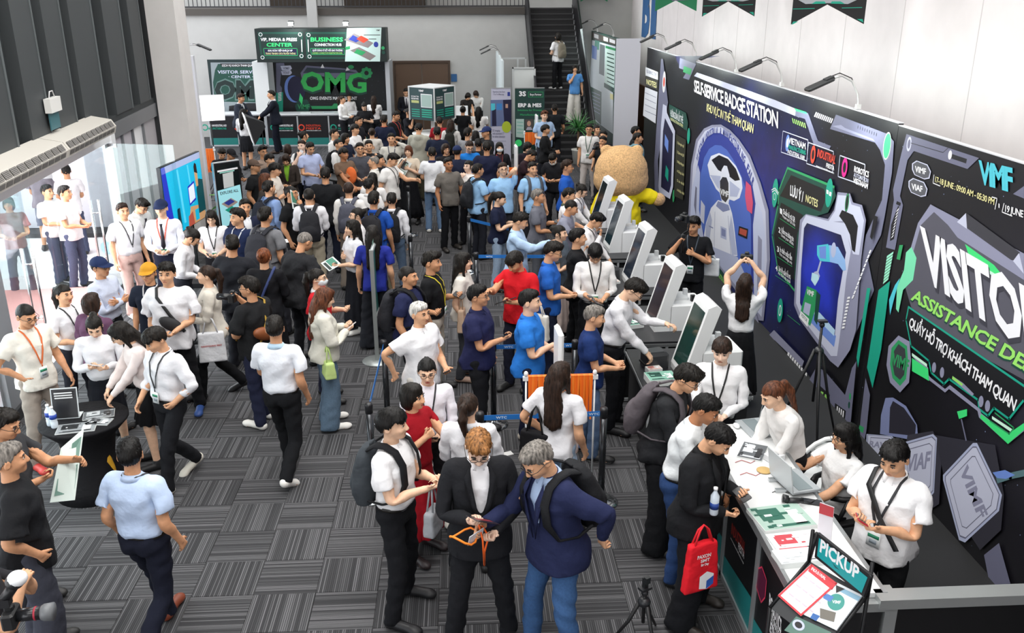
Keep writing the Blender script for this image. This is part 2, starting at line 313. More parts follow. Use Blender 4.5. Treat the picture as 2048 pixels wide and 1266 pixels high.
def aircurtain(s0, s1, lab):
 t = thing('air_curtain', lab, 'air curtain', tuple(LW((s0+s1)/2, 2.55, .02)), 0, 'air curtains over the entrance')
 prof = [(.0, 2.55), (.0, 2.86), (.30, 2.80), (.36, 2.70), (.33, 2.60), (.12, 2.53)]
 m = MB(); n = len(prof); m.add([LW(s, z, o) for s in (s0, s1) for o, z in prof], [list(range(n)), list(range(2*n-1, n-1, -1))]+[[i+n, (i+1) % n+n, (i+1) % n, i] for i in range(n)]); m.build('housing', mat('cfcbc2', .5), t, True)
 N = 10
 for k in range(N):
  a = s0+.06+(s1-s0-.12)*k/N; b_ = a+(s1-s0-.12)/N-.03; m = MB()
  for (o0, z0), (o1, z1) in (((.313, 2.79), (.357, 2.715)), ((.355, 2.685), (.337, 2.625))):
   m.add([LW(a, z0, o0+.004), LW(b_, z0, o0+.004), LW(b_, z1, o1+.004), LW(a, z1, o1+.004)], [[0, 1, 2, 3]], 0)
   for r in range(5):
    f0 = (r+.25)/5; f1 = (r+.75)/5; zz0, zz1, oo0, oo1 = z0+(z1-z0)*f0, z0+(z1-z0)*f1, o0+(o1-o0)*f0, o0+(o1-o0)*f1
    m.add([LW(a, zz0, oo0+.009), LW(b_, zz0, oo0+.009), LW(b_, zz1, oo1+.009), LW(a, zz1, oo1+.009)], [[0, 1, 2, 3]], 1)
  m.build('grille', [mat('4c4a48', .7), mat('8f8c88', .5)], t, True)
 return t
aircurtain(-.42, 1.88, 'long cream air curtain unit over the glass doors, the nearer one'); aircurtain(1.90, 4.08, 'long cream air curtain unit over the glass doors, the farther one')
t = thing('exit_sign', 'small green exit sign box hanging on the dark ribbed wall', 'exit sign', tuple(LW(2.4, 2.95, .05)))
m = MB(); lbox(m, 2.22, 2.62, 3.12, 3.30, .04, .12); m.build('housing', mat('e6e6e2', .5), t, True); m = MB(); lbox(m, 2.25, 2.60, 2.90, 3.12, .06, .075); m.build('panel', mat('3f6f78', .3), t, True)
m = MB(); m.tube([LW(2.32, 3.3, .08), LW(2.37, 3.38, .08), LW(2.48, 3.38, .08), LW(2.53, 3.3, .08)], .008, 6); m.build('hanger', mat('e0e0e0'), t, True)
m = MB(); m.span((-14, 18.7, 0), (-5.95, 18.9, 9)); m.build('trim_9', mat('dcdae2', .6))['kind'] = 'structure'
m = MB(); m.span((-30, -6, -.14), (-5.9, 40, -.10)); lb = m.build('ground', mat('efe9e8', .9)); lb['kind'] = 'structure'
m = MB(); m.add([LW(-1.5, -.02, -.3), LW(4.8, -.02, -.3), LW(4.8, -.02, -3.2), LW(-1.5, -.02, -3.2)], [[3, 2, 1, 0]]); m.add([LW(-1.5, -.09, -.3), LW(4.8, -.09, -.3), LW(4.8, -.09, -3.2), LW(-1.5, -.09, -3.2)], [[0, 1, 2, 3]]); m.box((LW(1.6, -.06, -1.7)), (.2, .2, .06)); o = m.build('entrance_mat', mat('e6a09a', .9)); tag(o, 'red carpet laid on the pale paving outside the glass doors', 'carpet')
st = thing('staircase', 'dark steel staircase climbing to the balcony at the back', 'staircase', (2.85, 27.5, 0))
NS = 25; xs0, xs1 = 2.17, 3.62; rise = 4.06/NS; run = 5.5/NS
tr = MB().box((0, 0, 0), (xs1-xs0, run+.03, .045)).mesh('tread', mat('3a3a3c', .6)); rs_ = MB().box((0, 0, 0), (xs1-xs0, .02, rise)).mesh('riser', mat('232325', .7))
for k in range(NS):
 o = bpy.data.objects.new('tread', tr); COL.objects.link(o); o.location = ((xs0+xs1)/2, 25.5+run*(k+.5), rise*(k+1)-.022); adopt(o, st)
 o = bpy.data.objects.new('riser', rs_); COL.objects.link(o); o.location = ((xs0+xs1)/2, 25.5+run*k+.01, rise*(k+.5)); adopt(o, st)
for x in (xs0-.05, xs1+.05):
 m = MB(); m.add([(x+dx, y, z) for dx in (-.03, .03) for y, z in ((25.3, 0), (25.6, 0), (31.1, 3.9), (31.1, 4.15), (25.3, .25))], [[0, 1, 2, 3, 4], [9, 8, 7, 6, 5]]+[[i, i+5, (i+1) % 5+5, (i+1) % 5] for i in range(5)]); m.build('stringer', mat('2c2c2e', .5, .5), st, True)
 m = MB(); m.add([(x+dx, y, z) for dx in (-.02, .02) for y, z in ((25.4, .12), (31.1, 4.18), (31.1, 5.12), (25.4, 1.05))], [[0, 1, 2, 3], [7, 6, 5, 4]]+[[i, i+4, (i+1) % 4+4, (i+1) % 4] for i in range(4)]); m.build('side_panel', mat('2b2b2e', .45, .3), st, True)
 m = MB(); m.tube([(x, 25.35, 0.02), (x, 25.35, 1.08), (x, 31.1, 5.16)], .035, 8); m.build('handrail', mat('3c3c3f', .35, .7), st, True)
# ================================================================== printed walls, banners, counters
class Plane:
 def __init__(s, O, U, N): s.O = np.array(O, float); s.U = _nrm(U); s.N = _nrm(N)     # U horizontal, V up in the plane
 def at(s, px, py, lift=0.0):
  r = ray(px, py); O = s.O+s.N*lift; t = ((O-CAM) @ s.N)/(r @ s.N); return CAM+r*t
class Art:          # flat print: layered polygons lifted by tenths of millimetres, one mesh per call of done()
 def __init__(s, pl, base=.003): s.pl = pl; s.mb = MB(); s.mats = []; s.l = base
 def mi(s, m):
  if m not in s.mats: s.mats.append(m)
  return s.mats.index(m)
 def poly(s, pts, m, step=.00014):
  s.l += step; P = [s.pl.at(x, y, s.l) for x, y in pts]; s.mb.add(P, [list(range(len(P)))], s.mi(m)); return s
 def line(s, pts, w, m, closed=False):
  s.l += .00014; n = len(pts); P = [s.pl.at(x, y, s.l) for x, y in pts]; N = s.pl.N
  for i in range(n if closed else n-1):
   a, b = P[i], P[(i+1) % n]; d = _nrm(b-a); q = np.cross(N, d)*w/2; a2 = a-d*w*.4; b2 = b+d*w*.4; s.mb.add([a2-q, b2-q, b2+q, a2+q], [[0, 1, 2, 3]], s.mi(m))
  return s
 def oval(s, cx, cy, rx, rz, m, ring=0):
  """disc given in metres on the wall around the pixel centre"""
  s.l += .00014; c = s.pl.at(cx, cy, s.l); V = np.cross(s.pl.N, s.pl.U); V = V if V[2] > 0 else -V; n = 28
  a = [(math.cos(2*PI*k/n), math.sin(2*PI*k/n)) for k in range(n)]; P = [c+s.pl.U*rx*x+V*rz*y for x, y in a]
  if ring: Q = [c+s.pl.U*(rx-ring)*x+V*(rz-ring)*y for x, y in a]; s.mb.add(P+Q, [[i, (i+1) % n, n+(i+1) % n, n+i] for i in range(n)], s.mi(m))
  else: s.mb.add(P, [list(range(n))], s.mi(m))
  return s
 def text(s, body, p0, p1, pt, m, bold=.02, sp=1.0):
  """baseline from pixel p0 to p1, pt = top of the first capital"""
  s.l += .00014; O = s.pl.at(*p0, s.l); U = s.pl.at(*p1, s.l)-O; V = s.pl.at(*pt, s.l)-O
  lettering(body, O, U, V, None, bold=bold*.7, sp=sp, mb=s.mb, mi=s.mi(m)); return s
 def done(s, name, parent): o = s.mb.build(name, s.mats, parent, True); s.mb = MB(); s.mats = []; return o
BK = mat('131318', .42); GUN = mat('6d6e85', .5); GUN2 = mat('8f90a8', .5); SIL = mat('c9cce0', .45); WH = mat('f4f4f6', .5); GR = mat('2f9c5f', .45); GD = mat('12463a', .5); TE = mat('17a287', .45); LG = mat('9be26a', .45); BR = mat('3fe07c', .45); CY = mat('4fc6d6', .45); YL = mat('e9e2a0', .5); RD = mat('d8452f', .5); MG = mat('d81f86', .5); BLU = mat('2a3a94', .5); SKY = mat('6f8fd8', .5); NV = mat('14143a', .5)
WX = 4.30
def space(name, cy, cz, sy, sz, col, base='101014'):
 m = bpy.data.materials.new(name); m.use_nodes = True; nt = m.node_tree; b = nt.nodes['Principled BSDF']; b.inputs['Roughness'].default_value = .38
 tc = nt.nodes.new('ShaderNodeTexCoord'); mp = nt.nodes.new('ShaderNodeMapping'); mp.inputs['Location'].default_value = (0, -cy/sy, -cz/sz); mp.inputs['Scale'].default_value = (0, 1/sy, 1/sz)
 nt.links.new(tc.outputs['Object'], mp.inputs[0]); g = nt.nodes.new('ShaderNodeTexGradient'); g.gradient_type = 'QUADRATIC_SPHERE'; nt.links.new(mp.outputs[0], g.inputs[0])
 n = nt.nodes.new('ShaderNodeTexNoise'); n.inputs['Scale'].default_value = 2.2; n.inputs['Detail'].default_value = 6; nt.links.new(tc.outputs['Object'], n.inputs[0])
 mu = nt.nodes.new('ShaderNodeMath'); mu.operation = 'MULTIPLY'; nt.links.new(g.outputs[0], mu.inputs[0]); nt.links.new(n.outputs[0], mu.inputs[1]); m2 = nt.nodes.new('ShaderNodeMath'); m2.operation = 'MULTIPLY'; m2.inputs[1].default_value = 3.2; m2.use_clamp = True; nt.links.new(mu.outputs[0], m2.inputs[0])
 mx = nt.nodes.new('ShaderNodeMix'); mx.data_type = 'RGBA'; mx.inputs[6].default_value = hexc(base); mx.inputs[7].default_value = hexc(col); nt.links.new(m2.outputs[0], mx.inputs[0])
 v = nt.nodes.new('ShaderNodeTexVoronoi'); v.inputs['Scale'].default_value = 9; nt.links.new(tc.outputs['Object'], v.inputs[0]); lt = nt.nodes.new('ShaderNodeMath'); lt.operation = 'LESS_THAN'; lt.inputs[1].default_value = .045; nt.links.new(v.outputs[0], lt.inputs[0])
 m3 = nt.nodes.new('ShaderNodeMix'); m3.data_type = 'RGBA'; m3.inputs[7].default_value = hexc('8fa0c8'); nt.links.new(lt.outputs[0], m3.inputs[0]); nt.links.new(mx.outputs[2], m3.inputs[6]); nt.links.new(m3.outputs[2], b.inputs['Base Color']); return m
PW = Plane((WX-.002, 0, 0), (0, -1, 0), (-1, 0, 0))
ys = gx(1796, 260, WX)[1]; yfar = gx(1295, 95, WX)[1]
bw = thing('booth_wall', 'long black printed wall with self-service badge station artwork and an astronaut', 'booth wall', (WX+.1, (ys+yfar)/2, 0))
MB().span((WX, ys, 0), (WX+.05, yfar, 3.35)).build('panel', [space('print_space', 13.2, 1.3, 4.2, 2.6, '23308c')], bw, True)
MB().span((WX-.004, ys-.0, 3.35), (WX+.055, yfar, 3.358)).build('top_trim', mat('cfd1d4', .4), bw, True)
bv = thing('booth_wall', 'tall black printed wall headed visitor assistance desk, nearest the camera', 'booth wall', (WX+.1, 5, 0))
MB().span((WX, 3.2, 0), (WX+.05, ys-.006, 3.33)).build('panel', [space('print_dark', 5.5, 1.8, 3.0, 2.4, '26242f', '100f13')], bv, True)
MB().span((WX-.004, 3.2, 3.33), (WX+.055, ys-.006, 3.338)).build('top_trim', mat('cfd1d4', .4), bv, True)
A = Art(PW)
A.poly([(1440, 112), (1350, 112), (1362, 140), (1392, 134), (1392, 120)], NV)
A.poly([(1394, 145), (1550, 200), (1592, 218), (1598, 235), (1556, 218), (1388, 152)], SIL).poly([(1592, 218), (1616, 226), (1636, 282), (1662, 292), (1658, 300), (1628, 290), (1610, 238), (1590, 232)], GUN)
A.poly([(1360, 116), (1392, 128), (1378, 160), (1366, 156), (1374, 142), (1358, 136)], GUN).poly([(1368, 132), (1384, 138), (1381, 150), (1366, 144)], GR)
A.poly([(1588, 216), (1612, 224), (1614, 228), (1592, 222)], BR)
for k in range(7): A.poly([(1584+k*4, 236+k*1.6), (1586+k*4, 237+k*1.6), (1588+k*4, 247+k*1.6), (1586+k*4, 246+k*1.6)], LG)
for k in range(10): A.poly([(1632+k*3.6, 224+k*1.4), (1634+k*3.6, 225+k*1.4), (1630+k*3.6, 234+k*1.4), (1628+k*3.6, 233+k*1.4)], WH)
A.poly([(1672, 229), (1775, 268), (1788, 283), (1784, 345), (1770, 430), (1762, 470), (1736, 520), (1748, 580), (1690, 720), (1700, 640), (1732, 470), (1764, 400), (1770, 330), (1760, 300), (1750, 285), (1660, 258)], GUN)
A.poly([(1664, 252), (1750, 283), (1746, 278), (1690, 256), (1682, 250)], GUN2)
for k in range(9): A.oval(1716+k*4.6, 254+k*1.9, .008, .02, BK)
A.oval(1774, 292, .085, .14, mat('b9c4b9', .5)).oval(1774, 292, .072, .125, BR)
A.text('SELF-SERVICE BADGE STATION', (1388, 183), (1556, 256), (1388, 160), WH, .035, .88)
A.text('KHU VỰC IN THẺ THAM QUAN', (1413, 222), (1506, 267), (1414, 207), YL, .02, .88)
for q, (x, y, c) in enumerate(((1566, 262, SKY), (1617, 285, RD), (1680, 311, MG))):
 fr_ = [(x, y), (x+50, y+18), (x+48, y+60), (x-4, y+42)]; A.line(fr_, .012, SIL, True)
 A.oval(x+9, y+24, .075, .11, c).oval(x+9, y+24, .04, .06, BK if q else WH)
A.text('VIETNAM', (1577, 286), (1611, 299), (1577, 274), WH, .02).text('MANUFACTURING', (1576, 297), (1611, 310), (1577, 289), TE, .03).text('INDUSTRIAL FAIR', (1575, 306), (1609, 320), (1576, 299), WH, .01)
A.text('INDUSTRIAL', (1634, 313), (1670, 328), (1636, 298), RD, .03).text('FIESTA', (1652, 334), (1668, 341), (1653, 326), WH, .03).text('www.industrialfiesta.com', (1632, 333), (1668, 348), (1632, 329), WH)
A.text('ROBOTICS', (1708, 343), (1737, 355), (1709, 332), WH, .03).text('AUTOMATION', (1707, 353), (1736, 366), (1708, 345), SIL, .01).text('VIETNAM', (1706, 365), (1735, 378), (1707, 355), WH, .03)
A.poly([(1376, 440), (1382, 330), (1392, 279), (1408, 257), (1424, 250), (1442, 249), (1460, 260), (1478, 279), (1500, 311), (1521, 365), (1537, 420), (1540, 520), (1527, 642), (1512, 640), (1412, 496), (1376, 452)], GUN2)
A.poly([(1380, 440), (1386, 332), (1396, 283), (1410, 262), (1425, 255), (1442, 254), (1459, 265), (1475, 284), (1496, 316), (1516, 368), (1531, 424), (1534, 520), (1523, 634), (1412, 490), (1380, 448)], SIL)
A.poly([(1388, 440), (1393, 340), (1401, 298), (1413, 276), (1427, 266), (1441, 266), (1456, 276), (1470, 294), (1489, 328), (1505, 372), (1515, 430), (1515, 600), (1412, 484)], BLU)
A.poly([(1397, 430), (1401, 350), (1408, 316), (1418, 298), (1430, 290), (1442, 291), (1454, 300), (1466, 318), (1482, 350), (1496, 390), (1502, 440), (1502, 590), (1412, 478)], mat('4c6ac0', .5))
A.poly([(1380, 440), (1383, 380), (1396, 330), (1400, 345), (1398, 420), (1408, 478), (1408, 492)], mat('b9c0dc', .5)).poly([(1388, 410), (1391, 372), (1394, 376), (1392, 432)], GUN).poly([(1512, 400), (1524, 425), (1530, 470), (1528, 560), (1522, 628), (1508, 605), (1506, 450)], mat('c3c9e2', .5)).poly([(1516, 470), (1524, 480), (1522, 590), (1514, 580)], GUN2).poly([(1402, 400), (1410, 412), (1408, 448), (1400, 440)], S2 if 'S2' in globals() else SIL)
SU = mat('e3e6f2', .5); S2 = mat('b3bad6', .5); S3 = mat('7f88b0', .5)
A.poly([(1415, 330), (1422, 312), (1438, 306), (1456, 314), (1472, 332), (1483, 356), (1485, 376), (1479, 396), (1468, 402), (1450, 396), (1432, 378), (1420, 354)], SU).poly([(1423, 320), (1438, 310), (1456, 318), (1472, 338), (1480, 360), (1470, 362), (1452, 348), (1436, 340)], mat('1b1d26', .3)).poly([(1420, 350), (1440, 352), (1460, 362), (1480, 378), (1474, 394), (1452, 392), (1434, 374)], S2)
A.poly([(1443, 340), (1448, 331), (1454, 332), (1459, 350), (1460, 390), (1457, 408), (1444, 404), (1438, 380)], SU).poly([(1440, 362), (1445, 354), (1453, 355), (1457, 366), (1457, 396), (1451, 405), (1443, 398), (1440, 384)], mat('3b3c44', .25)).text('VIMF', (1440, 388), (1456, 395), (1441, 377), WH, .03)
A.poly([(1436, 400), (1458, 408), (1464, 426), (1468, 450), (1475, 512), (1440, 512), (1412, 488), (1408, 470), (1412, 446), (1422, 416)], SU).poly([(1462, 430), (1466, 450), (1474, 510), (1464, 510), (1458, 460)], S2).poly([(1412, 450), (1420, 424), (1424, 440), (1418, 488), (1411, 480)], S2).poly([(1441, 452), (1453, 457), (1453, 480), (1441, 475)], S2).poly([(1443, 456), (1451, 460), (1451, 474), (1443, 471)], S3).poly([(1436, 402), (1457, 410), (1460, 420), (1446, 424), (1432, 412)], S3)
A.line([(1430, 424), (1428, 500)], .015, S3).line([(1456, 432), (1462, 510)], .015, S3).line([(1418, 452), (1426, 456)], .02, S3).poly([(1412, 488), (1475, 514), (1512, 600), (1508, 618), (1412, 496)], S2)
_w = 'VIETNAM INDUSTRIAL & MANUFACTURING FAIR'; A.l += .001; _p = np.array([(1394, 318), (1404, 284), (1414, 270), (1427, 262), (1441, 262), (1456, 271), (1471, 290), (1490, 324), (1506, 368)], float); _t = np.linspace(0, len(_p)-1, len(_w)+1); _q = [PW.at(np.interp(t, range(len(_p)), _p[:, 0]), np.interp(t, range(len(_p)), _p[:, 1])+6, A.l) for t in _t]
for k, ch in enumerate(_w):
 if ch == ' ': continue
 d = _q[k+1]-_q[k]; L_ = np.linalg.norm(d); d = d/L_; v_ = np.array((0, -d[2], d[1])); v_ = v_ if v_[2] > 0 else -v_; lettering(ch, _q[k], d*L_*(.8 if ch != 'I' else .25), v_*.11, None, bold=.02, mb=A.mb, mi=A.mi(BLU))
A.poly([(1492, 362), (1502, 372), (1506, 405), (1504, 428), (1494, 420), (1490, 392)], mat('d84f77', .4)).poly([(1478, 452), (1496, 458), (1494, 478), (1476, 470)], BK).poly([(1480, 456), (1494, 461), (1492, 473), (1478, 467)], mat('b04a3a', .5))
A.poly([(1413, 496), (1455, 560), (1452, 566), (1460, 596), (1416, 522)], GD); A.text('VIETNAM INDUSTRIAL FAIR', (1418, 520), (1456, 586), (1420, 512), LG)
A.poly([(1322, 118), (1326, 118), (1336, 205), (1316, 320), (1318, 400), (1310, 396), (1308, 330), (1316, 210)], GUN)
A.oval(1328, 164, .16, .22, mat('e4e2e4', .5)).oval(1328, 164, .08, .10, RD)
A.poly([(1326, 208), (1333, 212), (1334, 226), (1350, 262), (1346, 374), (1340, 398), (1318, 385), (1317, 372), (1322, 250)], SIL).poly([(1330, 236), (1346, 268), (1342, 370), (1338, 386), (1322, 374), (1326, 262)], NV)
A.poly([(1330, 268), (1337, 282), (1336, 306), (1329, 290)], SKY).poly([(1332, 330), (1337, 340), (1336, 364), (1330, 352)], TE)
A.poly([(1338, 208), (1372, 226), (1376, 246), (1374, 262), (1340, 240)], GD).text('HƯỚNG DẪN LẤY THẺ', (1341, 232), (1366, 247), (1341, 220), WH, .02).text('INSTRUCTION STEPS', (1341, 240), (1366, 255), (1341, 235), YL)
A.oval(1377, 272, .11, .15, TE).oval(1347, 392, .09, .13, GR)
A.poly([(1352, 268), (1372, 280), (1366, 400), (1348, 392)], mat('2a2a1a', .5))
for k in range(6):
 y = 278+k*19; A.text(('1 Chọn ngôn ngữ', '2 Quét mã QR', '3 Nhập thông tin', '4 Chụp ảnh', '5 In thẻ', '6 Nhận thẻ')[k], (1354, y+9), (1368, y+17), (1354, y+4), YL, .01)
A.poly([(1575, 336), (1668, 375), (1672, 392), (1656, 425), (1610, 440), (1594, 500), (1592, 560), (1560, 545), (1546, 470), (1556, 400), (1556, 382)], GD)
A.poly([(1582, 350), (1648, 378), (1652, 396), (1642, 424), (1560, 392)], BK); A.line([(1575, 336), (1668, 374)], .03, GR).line([(1575, 336), (1558, 380), (1556, 410), (1544, 470), (1556, 540), (1596, 590)], .03, GR)
A.poly([(1562, 405), (1606, 430), (1594, 470), (1588, 560), (1556, 540), (1548, 470)], BK)
A.oval(1550, 386, .115, .20, TE).oval(1658, 386, .10, .17, TE).text('LƯU Ý /', (1580, 390), (1606, 404), (1581, 371), WH, .04).text('NOTES', (1611, 403), (1635, 415), (1612, 389), YL, .02)
for t in (0, 1, 2): A.oval(1549, 393-t*5, .05-.0*t, .05, WH, ring=.008) if t == 0 else A.line([(1545-t, 388-t*4), (1550, 384-t*4), (1555+t, 392-t*3)], .012, WH)
A.poly([(1653, 379), (1657, 381), (1657, 389), (1653, 387)], WH).poly([(1659, 383), (1663, 385), (1662, 393), (1658, 391)], WH)
for k in range(4):
 y = 420+k*38; x = 1560-k*3
 A.text(str(k+1), (x, y+6), (x+4, y+9), (x, y-4), WH, .03).text(('Chuẩn bị mã QR', 'Kiểm tra thông tin', 'In thẻ một lần', 'Liên hệ quầy hỗ trợ')[k], (x+6, y+7), (x+30, y+25), (x+6, y-3), WH, .02).text(('Prepare your QR code', 'Check your details', 'Print one badge only', 'Ask the help desk')[k], (x+5, y+14), (x+30, y+33), (x+5, y+8), WH, .0)
 A.line([(x, y+17), (x+30, y+37)], .008, GR)
A.oval(1560, 621, .105, .17, TE).oval(1560, 621, .05, .08, WH, ring=.02).line([(1575, 630), (1600, 650)], .008, GR)
A.poly([(1675, 384), (1700, 387), (1706, 405), (1724, 410), (1732, 440), (1722, 520), (1712, 660), (1700, 700), (1676, 735), (1660, 722), (1600, 640), (1588, 610), (1590, 560), (1600, 440), (1612, 428), (1656, 438), (1668, 420), (1672, 400)], GUN2)
A.poly([(1676, 390), (1698, 392), (1703, 409), (1720, 414), (1728, 441), (1718, 510), (1706, 508), (1694, 470), (1686, 442), (1656, 444), (1670, 422)], SIL).poly([(1684, 420), (1706, 430), (1716, 452), (1710, 505), (1704, 500), (1700, 470), (1690, 448), (1678, 432)], BK)
A.poly([(1612, 430), (1656, 442), (1688, 446), (1702, 500), (1692, 560), (1684, 640), (1674, 712), (1662, 712), (1604, 636), (1592, 606), (1594, 560), (1604, 446)], SIL)
A.poly([(1614, 446), (1682, 470), (1692, 505), (1676, 600), (1668, 690), (1606, 622), (1600, 606), (1602, 540), (1608, 456)], space('print_blue', PW.at(1640, 560)[1], PW.at(1640, 560)[2], 1.3, 1.0, '2c3cc0'))
A.oval(1694, 405, .05, .11, BK).oval(1694, 405, .045, .10, GR, ring=.015)
A.poly([(1602, 612), (1612, 608), (1672, 672), (1668, 694), (1604, 626)], SKY).poly([(1616, 612), (1640, 626), (1670, 660), (1668, 672), (1640, 644)], mat('b8d8f0', .5))
A.poly([(1634, 491), (1656, 488), (1662, 500), (1660, 524), (1640, 522), (1634, 510)], CY).poly([(1638, 494), (1652, 492), (1652, 518), (1640, 516)], SKY).poly([(1658, 490), (1676, 494), (1690, 520), (1692, 540), (1686, 542), (1676, 528), (1660, 524)], mat('8fb6e6', .5)).oval(1667, 500, .07, .09, S2)
A.poly([(1640, 522), (1643, 523), (1637, 545), (1640, 552), (1634, 566), (1624, 558), (1628, 544), (1634, 542)], S2).poly([(1624, 545), (1636, 550), (1638, 558), (1630, 572), (1622, 560)], mat('bfe6f2', .5))
A.poly([(1614, 572), (1632, 580), (1640, 590), (1620, 652), (1600, 628)], GR).poly([(1633, 582), (1641, 590), (1634, 650), (1628, 640)], GD).text('VIMF', (1613, 588), (1627, 594), (1614, 578), WH, .03).poly([(1610, 604), (1622, 609), (1618, 632), (1606, 624)], S2)
A.poly([(1602, 622), (1618, 638), (1615, 654), (1598, 634)], WH).text('VISITOR', (1602, 632), (1614, 645), (1603, 626), GD)
for k in range(11): A.poly([(1740-k*3.4, 500+k*9), (1743-k*3.4, 500+k*9), (1740-k*3.4, 507+k*9), (1737-k*3.4, 507+k*9)], WH)
A.poly([(1734, 576), (1741, 576), (1716, 735), (1713, 715)], TE)
for k in range(10): A.poly([(1695-k*1.2, 594+k*6.6), (1700-k*1.2, 593+k*6.6), (1700-k*1.2, 597+k*6.6), (1694-k*1.2, 598+k*6.6)], WH)
A.poly([(1748, 430), (1756, 434), (1744, 480), (1740, 474)], BK)
A.poly([(1548, 660), (1608, 722), (1604, 734), (1578, 708), (1549, 680), (1524, 708), (1512, 690), (1528, 680)], GUN2).poly([(1556, 688), (1572, 712), (1570, 728), (1546, 700)], BK).poly([(1558, 712), (1570, 724), (1570, 730), (1556, 716)], GR)
for k in range(9): A.poly([(1576+k*4.4, 704+k*5), (1579+k*4.4, 706+k*5), (1578+k*4.4, 713+k*5), (1574+k*4.4, 711+k*5)], WH)
A.poly([(1582, 732), (1616, 764), (1634, 732), (1652, 745), (1690, 790), (1704, 736), (1713, 722), (1700, 860), (1690, 855), (1640, 800), (1584, 742)], GUN).poly([(1634, 766), (1660, 790), (1655, 812), (1632, 790)], BK)
for k in range(3): A.poly([(1634+k*8, 776+k*6), (1639+k*8, 779+k*6), (1636+k*8, 792+k*6), (1640+k*8, 808+k*6), (1635+k*8, 806+k*6), (1631+k*8, 792+k*6)], LG)
A.poly([(1670, 806), (1692, 822), (1688, 850), (1668, 832)], BK)
for k in range(4): A.poly([(1674+k*4, 812+k*3), (1676+k*4, 813+k*3), (1674+k*4, 834+k*3), (1672+k*4, 832+k*3)], WH)
A.poly([(1586, 748), (1616, 776), (1616, 781), (1584, 752)], GR).oval(1700, 793, .025, .04, GR).oval(1698, 810, .025, .04, GD)
A.poly([(1468, 598), (1484, 600), (1490, 620), (1482, 652), (1466, 640)], GD).poly([(1474, 606), (1486, 612), (1484, 640), (1474, 634)], GR).poly([(1500, 610), (1510, 620), (1530, 690), (1512, 690), (1496, 640)], GUN2)
A.done('print', bw)
A = Art(PW, .003)
A.poly([(1813, 268), (1958, 316), (1935, 338), (1828, 302), (1815, 320), (1800, 392), (1806, 410), (1790, 500), (1772, 495), (1788, 400), (1786, 380), (1802, 310)], GUN).oval(1818, 288, .045, .07, SIL).oval(1818, 288, .028, .045, GUN)
A.poly([(1898, 306), (1934, 318), (1932, 327), (1900, 316)], BK).oval(1900, 310, .03, .04, WH).line([(1822, 286), (1886, 305), (1896, 296)], .006, BK)
A.poly([(1794, 402), (1802, 406), (1800, 412), (1792, 408)], BK).poly([(1796, 412), (1798, 412), (1788, 478), (1780, 482), (1782, 450)], BK)
for k in range(9): A.poly([(1796-k*1.3, 418+k*6.6), (1798-k*1.3, 416+k*6.6), (1796-k*1.3, 421+k*6.6), (1792-k*1.3, 424+k*6.6)], WH)
for q, (x, y, t) in enumerate(((1843, 341, 'VIMF'), (1836, 376, 'VIAF'))):
 A.poly([(x-19, y-14), (x-10, y-20), (x+12, y-12), (x+19, y+2), (x+16, y+16), (x+6, y+18), (x-14, y+9), (x-19, y-2)], SIL).poly([(x-17, y-13), (x-9, y-18), (x+11, y-10), (x+17, y+3), (x+14, y+14), (x+5, y+16), (x-13, y+8), (x-17, y-2)], mat('55565c', .5)).text(t, (x-13, y+2), (x+9, y+8), (x-13, y-9), WH, .04)
A.text('17-18 JUNE : 09:00 AM - 05:30 PM', (1870, 364), (1988, 410), (1871, 353), YL, .02, .9).text('I', (1997, 415), (1999, 416), (1997, 407), WH).text('19 JUNE', (2010, 423), (2046, 435), (2011, 410), WH, .02, .9)
A.line([(1868, 350), (1866, 366), (1880, 372)], .008, WH).line([(1984, 394), (1994, 397), (1990, 418)], .008, WH).line([(2008, 407), (2004, 424), (2024, 432)], .008, WH)
A.text('VIMF', (1958, 365), (2026, 384), (1957, 322), CY, .05, .85)
A.poly([(2048, 372), (2026, 388), (2048, 397)], GUN)
A.poly([(1834, 455), (1861, 408), (1900, 432), (1914, 452), (2048, 520), (2048, 760), (1830, 640), (1806, 560)], mat('55545f', .5))
A.poly([(1861, 409), (2048, 507), (2048, 560), (1915, 475), (1896, 450), (1868, 424), (1842, 450), (1822, 520), (1818, 508), (1836, 446)], GUN2)
A.poly([(1934, 427), (2040, 505), (2034, 522), (2022, 520), (1932, 455)], mat('3a3940', .5)).poly([(1914, 444), (1932, 426), (1934, 458)], SIL).poly([(2026, 522), (2038, 506), (2048, 548)], SIL)
A.poly([(1930, 488), (1988, 530), (2006, 552), (1996, 556), (1940, 518)], BR).poly([(1940, 516), (2000, 554), (1996, 559), (1944, 524)], mat('d0f8e0', .4))
A.poly([(1823, 494), (1833, 516), (1826, 560), (1806, 580), (1797, 625), (1792, 618), (1794, 574), (1808, 540), (1812, 505)], mat('7adfb0', .45)).poly([(1799, 490), (1806, 490), (1800, 520), (1793, 518)], GR).poly([(1778, 600), (1790, 570), (1800, 556), (1790, 590), (1780, 630)], CY)
for k in range(9): A.poly([(1774-k*.9, 512+k*6.4), (1787-k*1.2, 503+k*6.4), (1786-k*1.2, 508+k*6.4), (1773-k*.9, 517+k*6.4)], mat('9ce8c8', .5))
A.poly([(1757, 580), (1780, 562), (1762, 700), (1745, 776), (1734, 735)], TE)
A.text('VISITOR', (1851, 562), (2110, 742), (1842, 462), mat('3b3a44', .4), .07, .92).text('VISITOR', (1849, 555), (2108, 732), (1840, 456), mat('f4f4f8', .25), .05, .92)
A.text('ASSISTANCE DESK', (1820, 600), (2090, 772), (1828, 578), GD, .06, .95).text('ASSISTANCE DESK', (1821, 598), (2091, 768), (1829, 578), LG, .04, .95)
